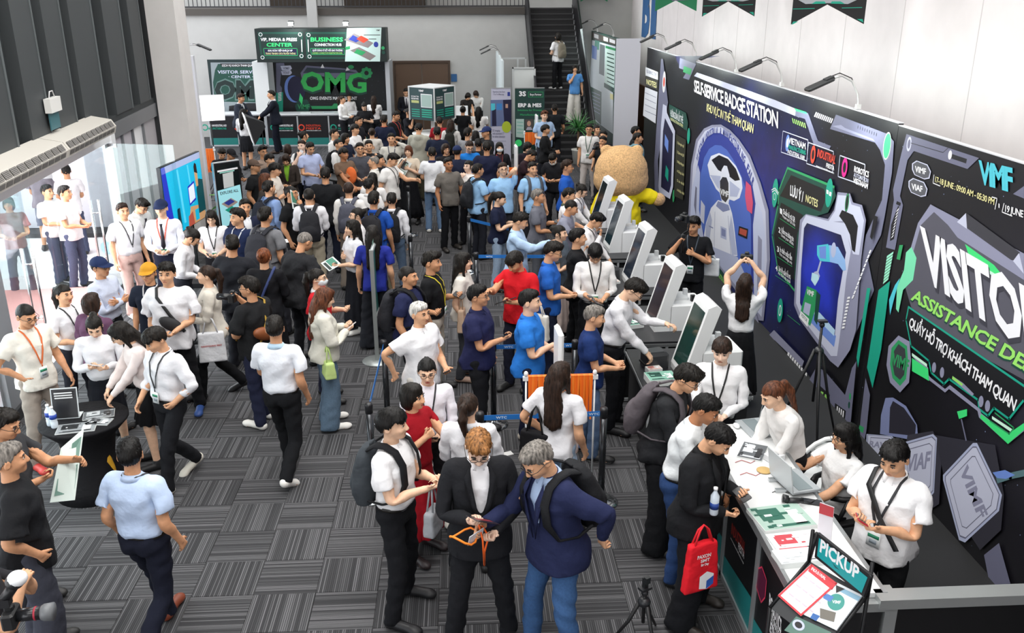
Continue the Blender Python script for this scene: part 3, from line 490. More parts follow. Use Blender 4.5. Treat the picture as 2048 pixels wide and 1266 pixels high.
A.poly([(1817, 614), (2048, 772), (2048, 800), (2018, 838), (1988, 816), (1976, 832), (1958, 818), (1956, 800), (1898, 758), (1888, 768), (1862, 745), (1858, 722), (1822, 692), (1812, 640)], BK)
A.line([(1817, 614), (2048, 772)], .02, TE).line([(1817, 614), (1812, 640), (1822, 692), (1858, 722), (1862, 745), (1888, 768), (1898, 758), (1956, 800), (1958, 818), (1976, 832), (1988, 816), (2018, 838), (2046, 802)], .02, TE)
A.text('QUẦY HỖ TRỢ KHÁCH THAM QUAN', (1817, 652), (2028, 822), (1821, 634), WH, .035, .88)
for x, y in ((1868, 735), (1884, 745), (1962, 803), (1975, 812)): A.oval(x, y, .035, .05, GUN2)
A.poly([(1905, 752), (1926, 766), (1948, 788), (1944, 792), (1904, 758)], GUN2).poly([(1905, 752), (1926, 768), (1924, 772), (1904, 758)], LG)
A.poly([(1824, 712), (1856, 735), (1858, 760), (1890, 785), (1898, 778), (1955, 822), (1958, 835), (2016, 888), (2048, 862), (2048, 850), (2018, 872), (1962, 826), (1960, 818), (1900, 770), (1890, 778), (1862, 756)], GUN2)
A.poly([(1824, 716), (1856, 738), (1858, 762), (1824, 742)], BR).poly([(1824, 706), (1854, 728), (1854, 734), (1824, 712)], mat('d0f8e0', .4)).poly([(1960, 836), (2016, 888), (2048, 860), (2048, 846), (2016, 868), (1962, 828)], BR).poly([(1984, 832), (2024, 858), (2022, 864), (1984, 838)], mat('d0f8e0', .4)).line([(1990, 826), (2028, 856), (2018, 868), (1980, 842)], .012, GR)
A.poly([(1797, 671), (1819, 683), (1822, 720), (1818, 765), (1800, 785), (1780, 765), (1773, 730), (1777, 692)], GUN2).poly([(1797, 680), (1814, 692), (1816, 722), (1812, 758), (1800, 772), (1785, 756), (1780, 728), (1783, 696)], GR).poly([(1797, 688), (1810, 698), (1812, 724), (1808, 750), (1800, 760), (1789, 750), (1785, 728), (1788, 702)], mat('3c4044', .4)).text('VIMF', (1783, 728), (1816, 744), (1786, 706), GR, .04)
A.poly([(1731, 756), (1740, 790), (1733, 860), (1716, 950), (1712, 940), (1722, 830)], GUN).poly([(1719, 850), (1728, 855), (1726, 866), (1717, 860)], GR)
A.poly([(1771, 796), (1786, 795), (1812, 812), (1834, 850), (1836, 874), (1824, 880), (1760, 868), (1762, 830)], S3).poly([(1786, 802), (1808, 816), (1832, 850), (1830, 872), (1778, 866), (1780, 815)], mat('2a2833', .4))
def shield(P4, word, wp, m1, m2):
 c = np.mean(P4, axis=0); A.poly(P4, m1)
 for f, m in ((.93, GUN), (.90, m2)): A.poly([tuple(c+(np.array(p)-c)*f) for p in P4], m)
 c2 = [tuple(c+(np.array(p)-c)*.72) for p in P4]; A.line(c2, .008, GUN, True); A.text(word, *wp, GUN2, .05)
A.poly([(1815, 870), (1866, 862), (1884, 900), (1878, 1008), (1844, 1030), (1806, 930)], mat('3a3944', .4)).poly([(1870, 870), (1990, 890), (2008, 990), (2002, 1060), (1960, 1100), (1900, 1010)], mat('33323c', .4))
shield([(1733, 868), (1784, 872), (1790, 880), (1790, 912), (1748, 916), (1732, 905)], 'RAV', ((1738, 893), (1770, 897), (1740, 882)), S2, SIL)
shield([(1803, 886), (1866, 868), (1874, 876), (1868, 985), (1858, 998), (1838, 998), (1812, 975), (1800, 900)], 'VIAF', ((1812, 942), (1858, 935), (1816, 912)), S2, SIL)
shield([(1886, 950), (1946, 886), (1954, 886), (2004, 990), (1998, 1022), (1930, 1085), (1918, 1080), (1886, 960)], 'VIMF', ((1918, 938), (1958, 1038), (1934, 928)), S2, SIL)
A.poly([(1852, 1024), (1880, 1045), (1940, 1130), (1962, 1170), (1930, 1172), (1888, 1110), (1846, 1050)], mat('3c3b46', .4)).poly([(1858, 1032), (1870, 1040), (1900, 1090), (1888, 1096), (1856, 1050)], S2).poly([(1904, 1096), (1914, 1104), (1940, 1140), (1932, 1146), (1906, 1112)], S2).poly([(1968, 1110), (1998, 1086), (2022, 1172), (1980, 1172)], GUN)
A.line([(1996, 960), (2020, 952), (2048, 946)], .05, mat('5a7a80', .4)).poly([(1985, 945), (2010, 940), (2030, 950), (2012, 958), (1994, 956)], SKY).line([(1923, 840), (1932, 880)], .02, GUN).poly([(1914, 823), (1934, 818), (1934, 832), (1918, 838)], BR)
A.done('print', bv)
ef = Plane((WX-.01, yfar, 0), (0, -1, 0), (-1, 0, 0))
A = Art(Plane((0, yfar+.02, 0), (1, 0, 0), (0, -1, 0)), .004)
EP = Plane((0, yfar-.012, 0), (1, 0, 0), (0, -1, 0)); A = Art(EP, .002)
E2 = Plane((WX-.002, 0, 0), (0, -1, 0), (-1, 0, 0)); A = Art(E2, .005)
A.poly([(1291, 134), (1316, 144), (1316, 160), (1291, 151)], mat('cfd0d4', .5)).poly([(1291, 152), (1316, 161), (1315, 180), (1290, 171)], mat('3c3a34', .5)).poly([(1290, 174), (1315, 184), (1311, 247), (1286, 231)], mat('d3d4da', .5))
for k in range(4): A.line([(1290, 185+k*12), (1312, 195+k*12)], .012, GUN)
A.text('SELF-SERVICE STEPS', (1293, 145), (1313, 153), (1293, 139), GUN).text('NOTES', (1293, 168), (1313, 176), (1293, 158), YL); A.done('notice', bw)
def armlamp(x, y, z, lab, grp, s=1.0, flip=1, power=9):
 t = thing('arm_lamp', lab, 'lamp', (x, y, z), 0, grp)
 m = MB(); m.tube([(0, 0, .0), (0, 0, .05), (-.02*flip, 0, .16*s), (-.10*flip, 0, .30*s), (-.22*flip, 0, .36*s), (-.34*flip, 0, .33*s)], .012, 7); m.box((0, 0, .03), (.05, .05, .05)); m.build('arm', mat('d8d8d6', .35, .6), t)
 m = MB(); m.tube([(-.02*flip, .02, .18*s), (-.10*flip, .02, .33*s), (-.24*flip, .02, .385*s), (-.36*flip, .02, .34*s)], .006, 5); m.build('cable', mat('151515'), t)
 m = MB(); m.box((-.46*flip, 0, .27*s), (.30, .17, .03), (0, -.42*flip, 0), bev=.02); m.box((-.36*flip, 0, .325*s), (.09, .11, .035), (0, -.42*flip, 0)); m.build('lamp_head', mat('3d3f40', .4, .4), t)
 m = MB(); m.box((-.466*flip, 0, .252*s), (.24, .13, .006), (0, -.42*flip, 0)); m.build('led_panel', mat('f4fff8', .3, emis=3.0), t)
 return t
for i, (px, py) in enumerate(((1336, 103), (1393, 126), (1472, 150), (1563, 178), (1715, 222))):
 g = gx(px, py, WX+.03); t = armlamp(WX+.03, g[1], 3.36, 'arm lamp on the main booth wall, %s' % ('farthest of five', 'second from the far end', 'the middle of five', 'fourth from the far end', 'nearest, beside the second wall')[i], 'arm lamps on the long booth wall')
for y in (20.6, 18.4, 16.0, 13.6, 11.2, 9.4):
 l = bpy.data.lights.new('arm_lamp_light', 'AREA'); l.size = .25; l.energy = 14; l.color = (.9, 1, .97); o = bpy.data.objects.new('arm_lamp_light', l); COL.objects.link(o); o.location = (WX-.5, y, 3.42); o.rotation_euler = (0, math.radians(-52), 0)
b2 = thing('booth_wall', 'tall lit booth wall with floor plan print and a white end panel, near the stairs', 'booth wall', (4.4, 28.4, 0))
MB().span((4.30, 25.96, 0), (4.42, 31, 3.33)).build('panel', mat('1b4038', .5), b2, True); MB().span((4.30, 25.90, 0), (4.98, 25.98, 3.33)).build('end_panel', mat('d9dbe4', .5), b2, True)
A = Art(Plane((4.298, 0, 0), (0, -1, 0), (-1, 0, 0)), .004)
A.poly([(1184, 64), (1232, 79), (1231, 91), (1184, 76)], mat('4a4038', .5)).poly([(1188, 67), (1197, 70), (1197, 78), (1188, 75)], WH).poly([(1207, 73), (1216, 76), (1216, 84), (1207, 81)], WH).poly([(1219, 77), (1230, 81), (1230, 88), (1219, 84)], WH)
A.poly([(1184, 80), (1231, 93), (1226, 180), (1226, 268), (1181, 235), (1180, 160)], mat('e2eaf0', .5)).poly([(1211, 92), (1231, 98), (1228, 184), (1209, 174)], mat('d8f0e8', .5)).poly([(1211, 91), (1231, 97), (1231, 102), (1211, 96)], GR)
for k in range(8): A.line([(1214, 106+k*8), (1228, 110+k*8.4)], .03, GD)
A.poly([(1200, 88), (1210, 91), (1208, 152), (1198, 147)], mat('5d6468', .5)).poly([(1181, 173), (1203, 184), (1202, 250), (1180, 228)], GD).poly([(1190, 80), (1199, 83), (1198, 100), (1189, 98)], TE).poly([(1184, 90), (1194, 94), (1193, 120), (1184, 116)], SKY)
for k in range(6): A.line([(1184, 184+k*7), (1200, 191+k*7.4)], .02, S2)
A.poly([(1208, 165), (1228, 176), (1227, 186), (1208, 174)], GD).poly([(1220, 186), (1226, 189), (1226, 200), (1220, 197)], YL); A.done('print', b2)
for i, y in enumerate((30.2, 27.0)): armlamp(4.38, y, 3.33, 'arm lamp on the booth wall near the stairs, %s' % ('farther one', 'nearer one')[i], 'arm lamps near the stairs')
l = bpy.data.lights.new('booth_light', 'AREA'); l.size = 1; l.energy = 22; l.color = (.85, 1, .95); o = bpy.data.objects.new('booth_light', l); COL.objects.link(o); o.location = (3.7, 28.4, 3.5); o.rotation_euler = (0, math.radians(-25), 0)
b3 = thing('booth_wall', 'small white shell booth with a lit side panel behind the upright banners', 'booth wall', (1.6, 27, 0))
MB().span((1.12, 26.2, 0), (1.18, 30.5, 2.74)).build('side_panel', mat('dce8ea', .4), b3, True); MB().span((1.5, 27, 0), (2.12, 27.06, 2.46)).build('front_panel', mat('edf2f0', .5), b3, True)
m = MB()
for x in (1.48, 2.12): m.span((x-.02, 26.96, 0), (x+.02, 27.0, 2.5))
m.span((1.18, 29.5, 2.55), (2.0, 29.56, 2.6)); m.span((1.46, 26.96, 2.46), (2.14, 27.0, 2.5))
for x in (1.75, 2.0, 2.2): m.span((x, 29.5, 1.8), (x+.05, 29.55, 2.55))
m.build('frame', mat('dfe3e3', .4, .3), b3, True)
for i, y in enumerate((28.6, 26.9)): armlamp(1.15, y, 2.70, 'small arm lamp over the white shell booth, %s' % ('farther one', 'nearer one')[i], 'arm lamps left of the stairs', .9)
armlamp(-6.35, 19.6, 3.36, 'arm lamp sticking out past the white column at upper left', None, .8, -1) if False else None
g = gy(362, 82, 20.06); t = armlamp(g[0], 20.06, 3.33, 'arm lamp sticking out to the right of the white column', None, .6, -1); t.pop('group', None) if 'group' in t else None
def board(name, lab, cat, quadpx, Y, th, m, side=None):
 """upright board facing the camera hall (plane y=Y) through four pixels TL TR BR BL"""
 P = [gy(x, y, Y) for x, y in quadpx]; x0 = (P[0][0]+P[3][0])/2; x1 = (P[1][0]+P[2][0])/2; z1 = (P[0][2]+P[1][2])/2; z0 = (P[2][2]+P[3][2])/2
 t = thing(name, lab, cat, ((x0+x1)/2, Y, z0)); MB().span((x0, Y, z0), (x1, Y+th, z1)).build('panel', m, t, True); return t, (x0, x1, z0, z1)
hb, q = board('header_box', 'wide black and green header sign above the back counter with two lamps on top', 'sign', [(508, 57), (770, 57), (775, 124), (515, 124)], 28.3, .9, mat('12201e', .5))
A = Art(Plane((0, 28.295, 0), (1, 0, 0), (0, -1, 0)), .004)
A.poly([(515, 64), (605, 64), (607, 118), (522, 118)], GD).poly([(519, 68), (602, 68), (603, 114), (525, 114)], mat('0f2b26', .5)).poly([(611, 64), (694, 64), (696, 118), (613, 118)], GD).poly([(615, 68), (690, 68), (692, 114), (617, 114)], mat('0f2b26', .5))
A.text('VIP, MEDIA & PRESS', (521, 82), (594, 82), (521, 76), WH, .04).text('CENTER', (533, 93), (585, 93), (533, 86), BR, .04).poly([(527, 97), (594, 97), (595, 111), (529, 111)], NV).line([(527, 97), (594, 97), (595, 111), (529, 111)], .02, GR, True).text('KHU ĐÓN TIẾP KHÁCH VIP', (536, 103), (585, 103), (536, 99.5), WH, .03).text('TRUNG TÂM BÁO CHÍ & TRUYỀN THÔNG', (531, 109), (591, 109), (531, 105.5), YL, .02)
A.text('BUSINESS', (621, 83), (686, 83), (621, 75), BR, .05).text('CONNECTION HUB', (629, 92), (683, 92), (629, 87), WH, .04).poly([(621, 97), (688, 97), (689, 109), (623, 109)], NV).line([(621, 97), (688, 97), (689, 109), (623, 109)], .02, GR, True).text('QUẦY ĐĂNG KÝ KẾT NỐI GIAO THƯƠNG', (625, 102.5), (685, 102.5), (625, 99), WH, .03).text('BUSINESS CONNECTION REGISTRATION DESK', (625, 107.5), (685, 107.5), (625, 104.5), LG, .02)
for x, y in ((521, 69), (600, 69), (603, 112), (525, 115), (617, 70), (619, 113)): A.oval(x, y, .055, .055, WH).oval(x, y, .04, .04, GD)
A.line([(603, 80), (604, 103)], .025, WH).line([(616, 80), (617, 103)], .025, WH)
A.poly([(694, 56), (763, 55), (760, 123), (690, 123)], mat('c6ded8', .5)).poly([(708, 66), (747, 86), (736, 96), (688, 80)], mat('8a7f80', .5)).poly([(706, 70), (722, 79), (712, 85), (697, 79)], BLU).poly([(722, 71), (738, 79), (727, 86), (713, 78)], RD).poly([(700, 101), (718, 94), (752, 112), (740, 121)], mat('857a78', .5)).poly([(714, 98), (732, 104), (724, 111), (708, 106)], GR).oval(752, 89, .07, .08, BLU).line([(728, 70), (760, 70)], .02, BK).line([(738, 78), (752, 78)], .02, BK).poly([(690, 94), (700, 92), (700, 98), (692, 100)], GR)
A.oval(766, 96, .05, .05, GR).oval(767, 105, .05, .05, GD).text('VIMF', (752, 62), (760, 62), (752, 59), BK, .02); A.done('print', hb)
for i, px in enumerate((584, 693)):
 g = gy(px, 50, 28.2); t = thing('spot_lamp', 'small flood lamp on top of the header sign, %s one' % ('left', 'right')[i], 'lamp', tuple(g), 0, 'flood lamps on the header sign')
 m = MB(); m.tube([(0, .15, -.12), (0, .05, .05), (0, -.1, .08)], .012, 6); m.build('arm', mat('cfcfcf', .4, .5), t); m = MB(); m.box((0, -.16, .06), (.17, .12, .10), (.5, 0, 0), bev=.01); m.build('lamp_head', mat('2c2c2c', .5), t); m = MB(); m.box((0, -.18, .02), (.13, .09, .01), (.5, 0, 0)); m.build('led_panel', mat('ffffff', .4, emis=4), t)
 l = bpy.data.lights.new('spot_lamp_light', 'AREA'); l.size = .2; l.energy = 16; l.color = (.9, 1, .98); o = bpy.data.objects.new('spot_lamp_light', l); COL.objects.link(o); o.location = (g[0], 27.9, g[2]+.05); o.rotation_euler = (math.radians(30), 0, 0)
ob, q = board('booth_wall', 'black booth wall with big green OMG letters behind the white counter', 'booth wall', [(548, 118), (776, 118), (776, 232), (550, 232)], 29.9, .1, space('print_omg', 0, 0, 1, 1, '14181a', '14181c'))
A = Art(Plane((0, 29.895, 0), (1, 0, 0), (0, -1, 0)), .004)
A.poly([(552, 126), (568, 126), (570, 135), (563, 140), (560, 170), (564, 176), (562, 205), (553, 200)], GUN).poly([(552, 186), (566, 184), (566, 226), (555, 226)], TE)
for k in range(6): A.poly([(556, 186+k*3), (563, 184+k*3), (563, 185.6+k*3), (556, 187.6+k*3)], WH)
A.poly([(561, 132), (581, 131), (584, 137), (580, 141), (564, 141)], SIL).poly([(562, 142), (582, 141), (584, 146), (580, 150), (564, 150)], SIL).text('VIMF', (566, 139), (579, 139), (566, 134), GUN, .03).text('VIAF', (566, 148), (579, 148), (566, 143), GUN, .03)
A.poly([(601, 146), (612, 131), (680, 136), (712, 140), (720, 150), (700, 160), (640, 152), (604, 158)], GUN).poly([(606, 146), (614, 135), (690, 140), (714, 146), (640, 146)], mat('2c3a44', .5)).oval(588, 178, .3, .42, SKY).oval(593, 178, .28, .4, NV)
A.text('OMG', (601, 184), (734, 187), (600, 147), GD, .085).text('OMG', (602, 181), (733, 184), (601, 145), mat('35b957', .4), .05)
for a in range(8): c = PL0 = (733, 146); A.oval(733+9*math.cos(a*PI/4), 146+9*math.sin(a*PI/4), .05, .05, GR)
A.oval(733, 146, .16, .16, GR).oval(733, 146, .07, .07, BK).oval(702, 134, .09, .06, GR).poly([(641, 136), (645, 128), (649, 136)], WH).poly([(691, 142), (694, 134), (700, 140)], WH)
A.poly([(613, 190), (717, 190), (722, 200), (716, 204), (614, 204)], mat('0e1416', .5)).text('OMG EVENTS MANAGEMENT', (620, 199.5), (714, 199.5), (620, 193.5), WH, .03)
A.poly([(590, 212), (596, 200), (614, 199), (622, 212), (616, 224), (594, 224)], GD).text('VIMF', (595, 218), (619, 218), (595, 209), GR, .03).poly([(622, 212), (664, 212), (668, 207), (700, 207), (704, 214), (668, 218), (624, 218)], GR).poly([(600, 186), (606, 196), (604, 210), (598, 200)], BR); A.done('print', ob)
MB().span((-6.4, 29.0, 0), (-5.95, 29.9, 2.56)).build('side_panel', mat('e9edec', .4), ob, True); MB().span((-2.33, 28.6, 0), (-2.20, 29.9, 2.56)).build('side_panel', mat('b8bcc0', .4), ob, True)
vb, q = board('booth_wall', 'dark green visitor service center backdrop at the far left of the back wall', 'booth wall', [(416, 119), (520, 119), (522, 226), (424, 226)], 29.85, .06, mat('12292a', .5))
A = Art(Plane((0, 29.845, 0), (1, 0, 0), (0, -1, 0)), .004)
A.poly([(421, 125), (520, 125), (520, 226), (428, 226)], mat('8f9a9e', .5)).poly([(436, 128), (520, 128), (520, 205), (430, 203), (426, 165), (430, 140)], GD).poly([(440, 127), (512, 127), (508, 134), (444, 134)], BK)
A.text('DỊCH VỤ KHÁCH THAM QUAN', (444, 133), (508, 133), (444, 129), WH, .02).text('VISITOR SERVICE', (435, 147), (521, 147), (435, 141), SIL, .03).text('· CENTER ·', (457, 156), (506, 156), (457, 151), SIL, .03).text('OMG', (428, 197), (545, 197), (428, 162), mat('5c7a74', .5), .12).text('OMG', (429, 196), (546, 196), (429, 163), mat('0f2422', .5), .07).poly([(458, 212), (496, 206), (520, 206), (520, 222), (458, 222)], BK); A.done('print', vb)
def counter(name, lab, x0, x1, y0, y1, h, panels, front=BK, stripe=True):
 t = thing(name, lab, 'counter', ((x0+x1)/2, (y0+y1)/2, 0)); m = MB(); m.span((x0-.03, y0-.03, h-.03), (x1+.03, y1, h)); m.build('counter_top', mat('e6e8ea', .35), t, True)
 n = panels; w_ = (x1-x0)/n
 for k in range(n):
  a = x0+k*w_; m = MB(); m.span((a+.03, y0, .05), (a+w_-.03, y0+.03, h-.05)); o = m.build('front_panel', front, t, True)
  m = MB(); m.span((a+.03, y0-.003, .05), (a+w_-.03, y0, .26)); m.build('teal_stripe', mat('1f7a74', .5), o, True)
 m = MB()
 for k in range(n+1): a = x0+k*w_; m.span((a-.02, y0-.01, 0), (a+.02, y0+.04, h-.03))
 m.span((x0, y0-.01, h-.06), (x1, y0+.03, h-.03)); m.span((x0, y0-.01, 0), (x1, y0+.03, .05)); m.build('frame', mat('c9cdd0', .35, .5), t, True); return t
fc = counter('reception_counter', 'long white-topped counter with black panels below the OMG wall', -6.1, -2.26, 28.85, 29.45, 1.0, 4)
fc2 = counter('reception_counter', 'white-topped counter with black panels at far left, below the visitor service backdrop', -7.9, -6.16, 29.0, 29.6, 1.0, 2)
for pl_, txt, cc, par_ in ((( 0, 28.84, 0), 0, 0, fc),):
 A = Art(Plane(pl_, (1, 0, 0), (0, -1, 0)), .005)
 for x, tt, c in ((556, 'VIETNAM INDUSTRIAL AND|MANUFACTURING FAIR', TE), (612, 'INDUSTRIAL|FIESTA', RD), (676, 'VIETNAM INDUSTRIAL AND|MANUFACTURING FAIR', TE)):
  a, b_ = tt.split('|'); A.oval(x-9, 255, .10, .10, c, ring=.035).text(a, (x, 253), (x+30, 253), (x, 249), c if c is RD else WH, .02).text(b_, (x, 259), (x+30, 259), (x, 255), c, .02).text('www.industrialfair.com', (x, 262), (x+30, 262), (x, 260), WH)
 A.done('print', fc)
A = Art(Plane((0, 28.99, 0), (1, 0, 0), (0, -1, 0)), .005)
A.oval(410, 255, .10, .10, TE, ring=.035).text('VIETNAM INDUSTRIAL AND', (417, 253), (453, 253), (417, 249), WH, .02).text('MANUFACTURING FAIR', (417, 259), (453, 259), (417, 255), TE, .02).oval(475, 255, .10, .10, RD, ring=.035); A.done('print', fc2)
for i, (x, y) in enumerate(((-4.9, 29.1), (-4.2, 29.15), (-3.6, 29.05), (-2.7, 29.1))):
 o = MB().box((x, y, 1.012), (.32, .22, .02), (0, 0, .3*i)).build('leaflet_stack', mat(('dfe6e4', 'c2ccd0', 'e8e4dc', 'cfd8e0')[i], .5)); tag(o, 'small leaflet pile on the far white counter, %s' % ('leftmost', 'second from left', 'third from left', 'rightmost')[i], 'leaflets', 'leaflets on the far counter')
cs = thing('hanging_cube_sign', 'dark green four-sided cube sign on a white pole above the crowd', 'sign', (-.86, 24.4, 0))
cc = np.array((-.80, 24.55)); e = .86; R45 = math.radians(52); ux = np.array((math.cos(R45), math.sin(R45))); uy = np.array((-math.sin(R45), math.cos(R45)))
tp = gy(862, 178, 23.9)[2]; bt = gy(862, 243, 23.9)[2]
m = MB(); P4 = [cc+ux*a*e/2+uy*b_*e/2 for a, b_ in ((-1, -1), (1, -1), (1, 1), (-1, 1))]
m.slab([(p[0], p[1], bt) for p in P4], (0, 0, tp-bt)); m.build('panel', mat('173c3e', .5), cs, True)
m = MB(); m.slab([(cc+(p-cc)*1.03).tolist()+[tp] for p in P4], (0, 0, .025)); m.build('top_cover', mat('d9dcdc', .5), cs, True)
m = MB()
for p in P4: m.span((p[0]-.02, p[1]-.02, bt-.02), (p[0]+.02, p[1]+.02, tp))
m.build('frame', mat('dfe3e3', .4, .4), cs, True); m = MB(); m.span((cc[0]-.05, cc[1]-.05, 0), (cc[0]+.05, cc[1]+.05, bt)); m.build('pole', mat('e9ebeb', .4), cs, True)
for fi, (a, b_) in enumerate(((P4[3], P4[0]), (P4[0], P4[1]))):
 U = (b_-a); L = np.linalg.norm(U); U3 = np.array((U[0]/L, U[1]/L, 0)); N3 = np.array((U3[1], -U3[0], 0)); O = np.array((a[0], a[1], bt))+N3*.006; m = MB(); ms = [WH, TE, mat('b8bf7a', .5), mat('9fb8b0', .5)]
 H_ = tp-bt
 def rect(u0, u1, v0, v1, i, l=0): m.add([O+U3*u*L+np.array((0, 0, v*H_))+N3*l for u, v in ((u0, v0), (u1, v0), (u1, v1), (u0, v1))], [[0, 1, 2, 3]], i)
 rect(.48, .92, .40, .82, 0); rect(.50, .90, .42, .80, 3, .002); rect(.10, .40, .52, .60, 2)
 for k in range(4): rect(.1, .42, .30-k*.07, .33-k*.07, 1); rect(.5, .9, .30-k*.07, .34-k*.07, 1)
 lettering('SCAN TO', O+U3*.1*L+np.array((0, 0, .70*H_))+N3*.001, U3*.3*L, (0, 0, .035), None, mb=m, mi=0); lettering('REGISTER', O+U3*.1*L+np.array((0, 0, .63*H_))+N3*.001, U3*.3*L, (0, 0, .035), None, mb=m, mi=0); lettering('VIMF', O+U3*.4*L+np.array((0, 0, .88*H_))+N3*.001, U3*.2*L, (0, 0, .05), None, mb=m, mi=0)
 m.build('print', ms, cs, True)
tt = thing('standing_table', 'tall table with a white top under the cube sign, covered in leaflets', 'table', (-.8, 24.6, 0)); m = MB(); m.lathe((-.8, 24.5, 0), [(.55, .98), (.56, 1.0), (.56, 1.02), (.54, 1.03)], 24); m.build('table_top', mat('e6e6e2', .4), tt, True); m = MB(); m.lathe((-.8, 24.5, 0), [(.3, 0), (.3, .03), (.05, .05), (.04, .98)], 14); m.build('pedestal', mat('222222', .5), tt, True)
def rollup(lab, pbl, pbr, ptl, m, Y=None):
 a = gz(*pbl); b_ = gz(*pbr); b_[1] = a[1]; zt = gy(ptl[0], ptl[1], a[1])[2]
 t = thing('roll_up_banner', lab, 'banner', ((a[0]+b_[0])/2, a[1], 0)); MB().span((a[0], a[1], .08), (b_[0], a[1]+.012, zt)).build('print_sheet', m, t, True)
 mm = MB(); mm.box(((a[0]+b_[0])/2, a[1], .04), (b_[0]-a[0]+.04, .22, .08), bev=.02); mm.build('base', mat('b9bcbe', .35, .7), t, True); mm = MB(); mm.span((a[0], a[1]-.01, zt), (b_[0], a[1]+.02, zt+.02)); mm.build('top_bar', mat('b9bcbe', .35, .7), t, True)
 return t, Plane((0, a[1]-.003, 0), (1, 0, 0), (0, -1, 0))
t, pl_ = rollup('pale violet upright banner with blue workshop photographs and a lime disc', (984, 345), (1022, 345), (980, 177), mat('c3c3d6', .5)); A = Art(pl_, .002)
A.text('Experience how Smart', (986, 185), (1010, 185), (986, 182), GUN, .02).text('X-Ray Proof Metrology', (986, 190), (1008, 190), (986, 187), GUN, .01).poly([(1015, 184), (1020, 184), (1020, 192), (1015, 192)], BLU)
A.poly([(981, 200), (1023, 199), (1023, 251), (981, 253)], mat('66749c', .5)).poly([(982, 207), (990, 207), (990, 220), (982, 221)], CY).poly([(993, 207), (1004, 207), (1004, 220), (993, 220)], mat('3f86c8', .4)).poly([(1006, 200), (1023, 199), (1023, 251), (1009, 251), (1007, 224)], NV).poly([(984, 222), (992, 218), (993, 252), (984, 252)], NV).poly([(1011, 208), (1016, 208), (1016, 216), (1011, 216)], mat('caa08a', .5))
A.oval(1013, 254, .12, .15, mat('b6c832', .5)).text('3D imaging', (985, 263), (1000, 263), (985, 259), GUN, .02).text('with automated CT', (985, 269), (1008, 269), (985, 265), GUN, .02).text('for defect detection', (985, 275), (1010, 275), (985, 271), GUN, .02)
for k in range(4): A.line([(985, 282+k*8), (1012, 282+k*8)], .008, GUN2)
A.done('print', t)
t, pl_ = rollup('dark green upright banner reading ERP and MES by the stairs', (1030, 350), (1088, 350), (1032, 177), mat('153c36', .5)); A = Art(pl_, .002)
A.text('3S', (1038, 192), (1052, 192), (1038, 183), WH, .06).line([(1057, 184), (1086, 184), (1086, 194), (1057, 194)], .012, GR, True).text('Boys Partner', (1060, 191), (1083, 191), (1060, 187), WH).text('ERP & MES', (1036, 214), (1083, 214), (1036, 207), WH, .06).text('Solutions for Process', (1035, 222), (1084, 222), (1035, 218.5), GR, .03).text('Manufacturing', (1040, 231), (1078, 231), (1040, 227.5), GR, .03)
A.poly([(1032, 238), (1048, 238), (1048, 276), (1032, 274)], mat('a9c4bc', .5)).poly([(1050, 239), (1066, 238), (1067, 260), (1051, 261)], mat('4a4644', .5)).oval(1058, 247, .05, .07, mat('c99c86', .5)).poly([(1052, 260), (1055, 254), (1062, 254), (1065, 260)], mat('a8a8b8', .5)).poly([(1068, 239), (1084, 239), (1084, 262), (1068, 262)], mat('a9c4bc', .5)).oval(1037, 286, .09, .09, BR)
for k in range(4): A.line([(1034, 244+k*7), (1046, 245+k*7)], .01, TE)
A.done('print', t)
def flag(lab, pl, pr, D, notch):
 a = np.array(pl); y = D; L = gy(pl[0], pl[1], y); R_ = gy(pr[0], pr[1], y); N_ = gy((pl[0]+pr[0])/2, notch, y); z = (L[2]+R_[2])/2
 t = thing('flag_banner', lab, 'banner', ((L[0]+R_[0])/2, y, z), 0, 'swallow-tailed banners on the right wall'); m = MB(); m.slab([(L[0], y, z), (N_[0], y, N_[2]), (R_[0], y, z), (R_[0], y, z+2.6), (L[0], y, z+2.6)], (0, .012, 0)); m.build('cloth', mat('17191b' if notch > 1 else '1f7d52', .6), t, True)
 pl_ = Plane((0, y-.004, 0), (1, 0, 0), (0, -1, 0)); return t, pl_, L, R_, N_
fl = []
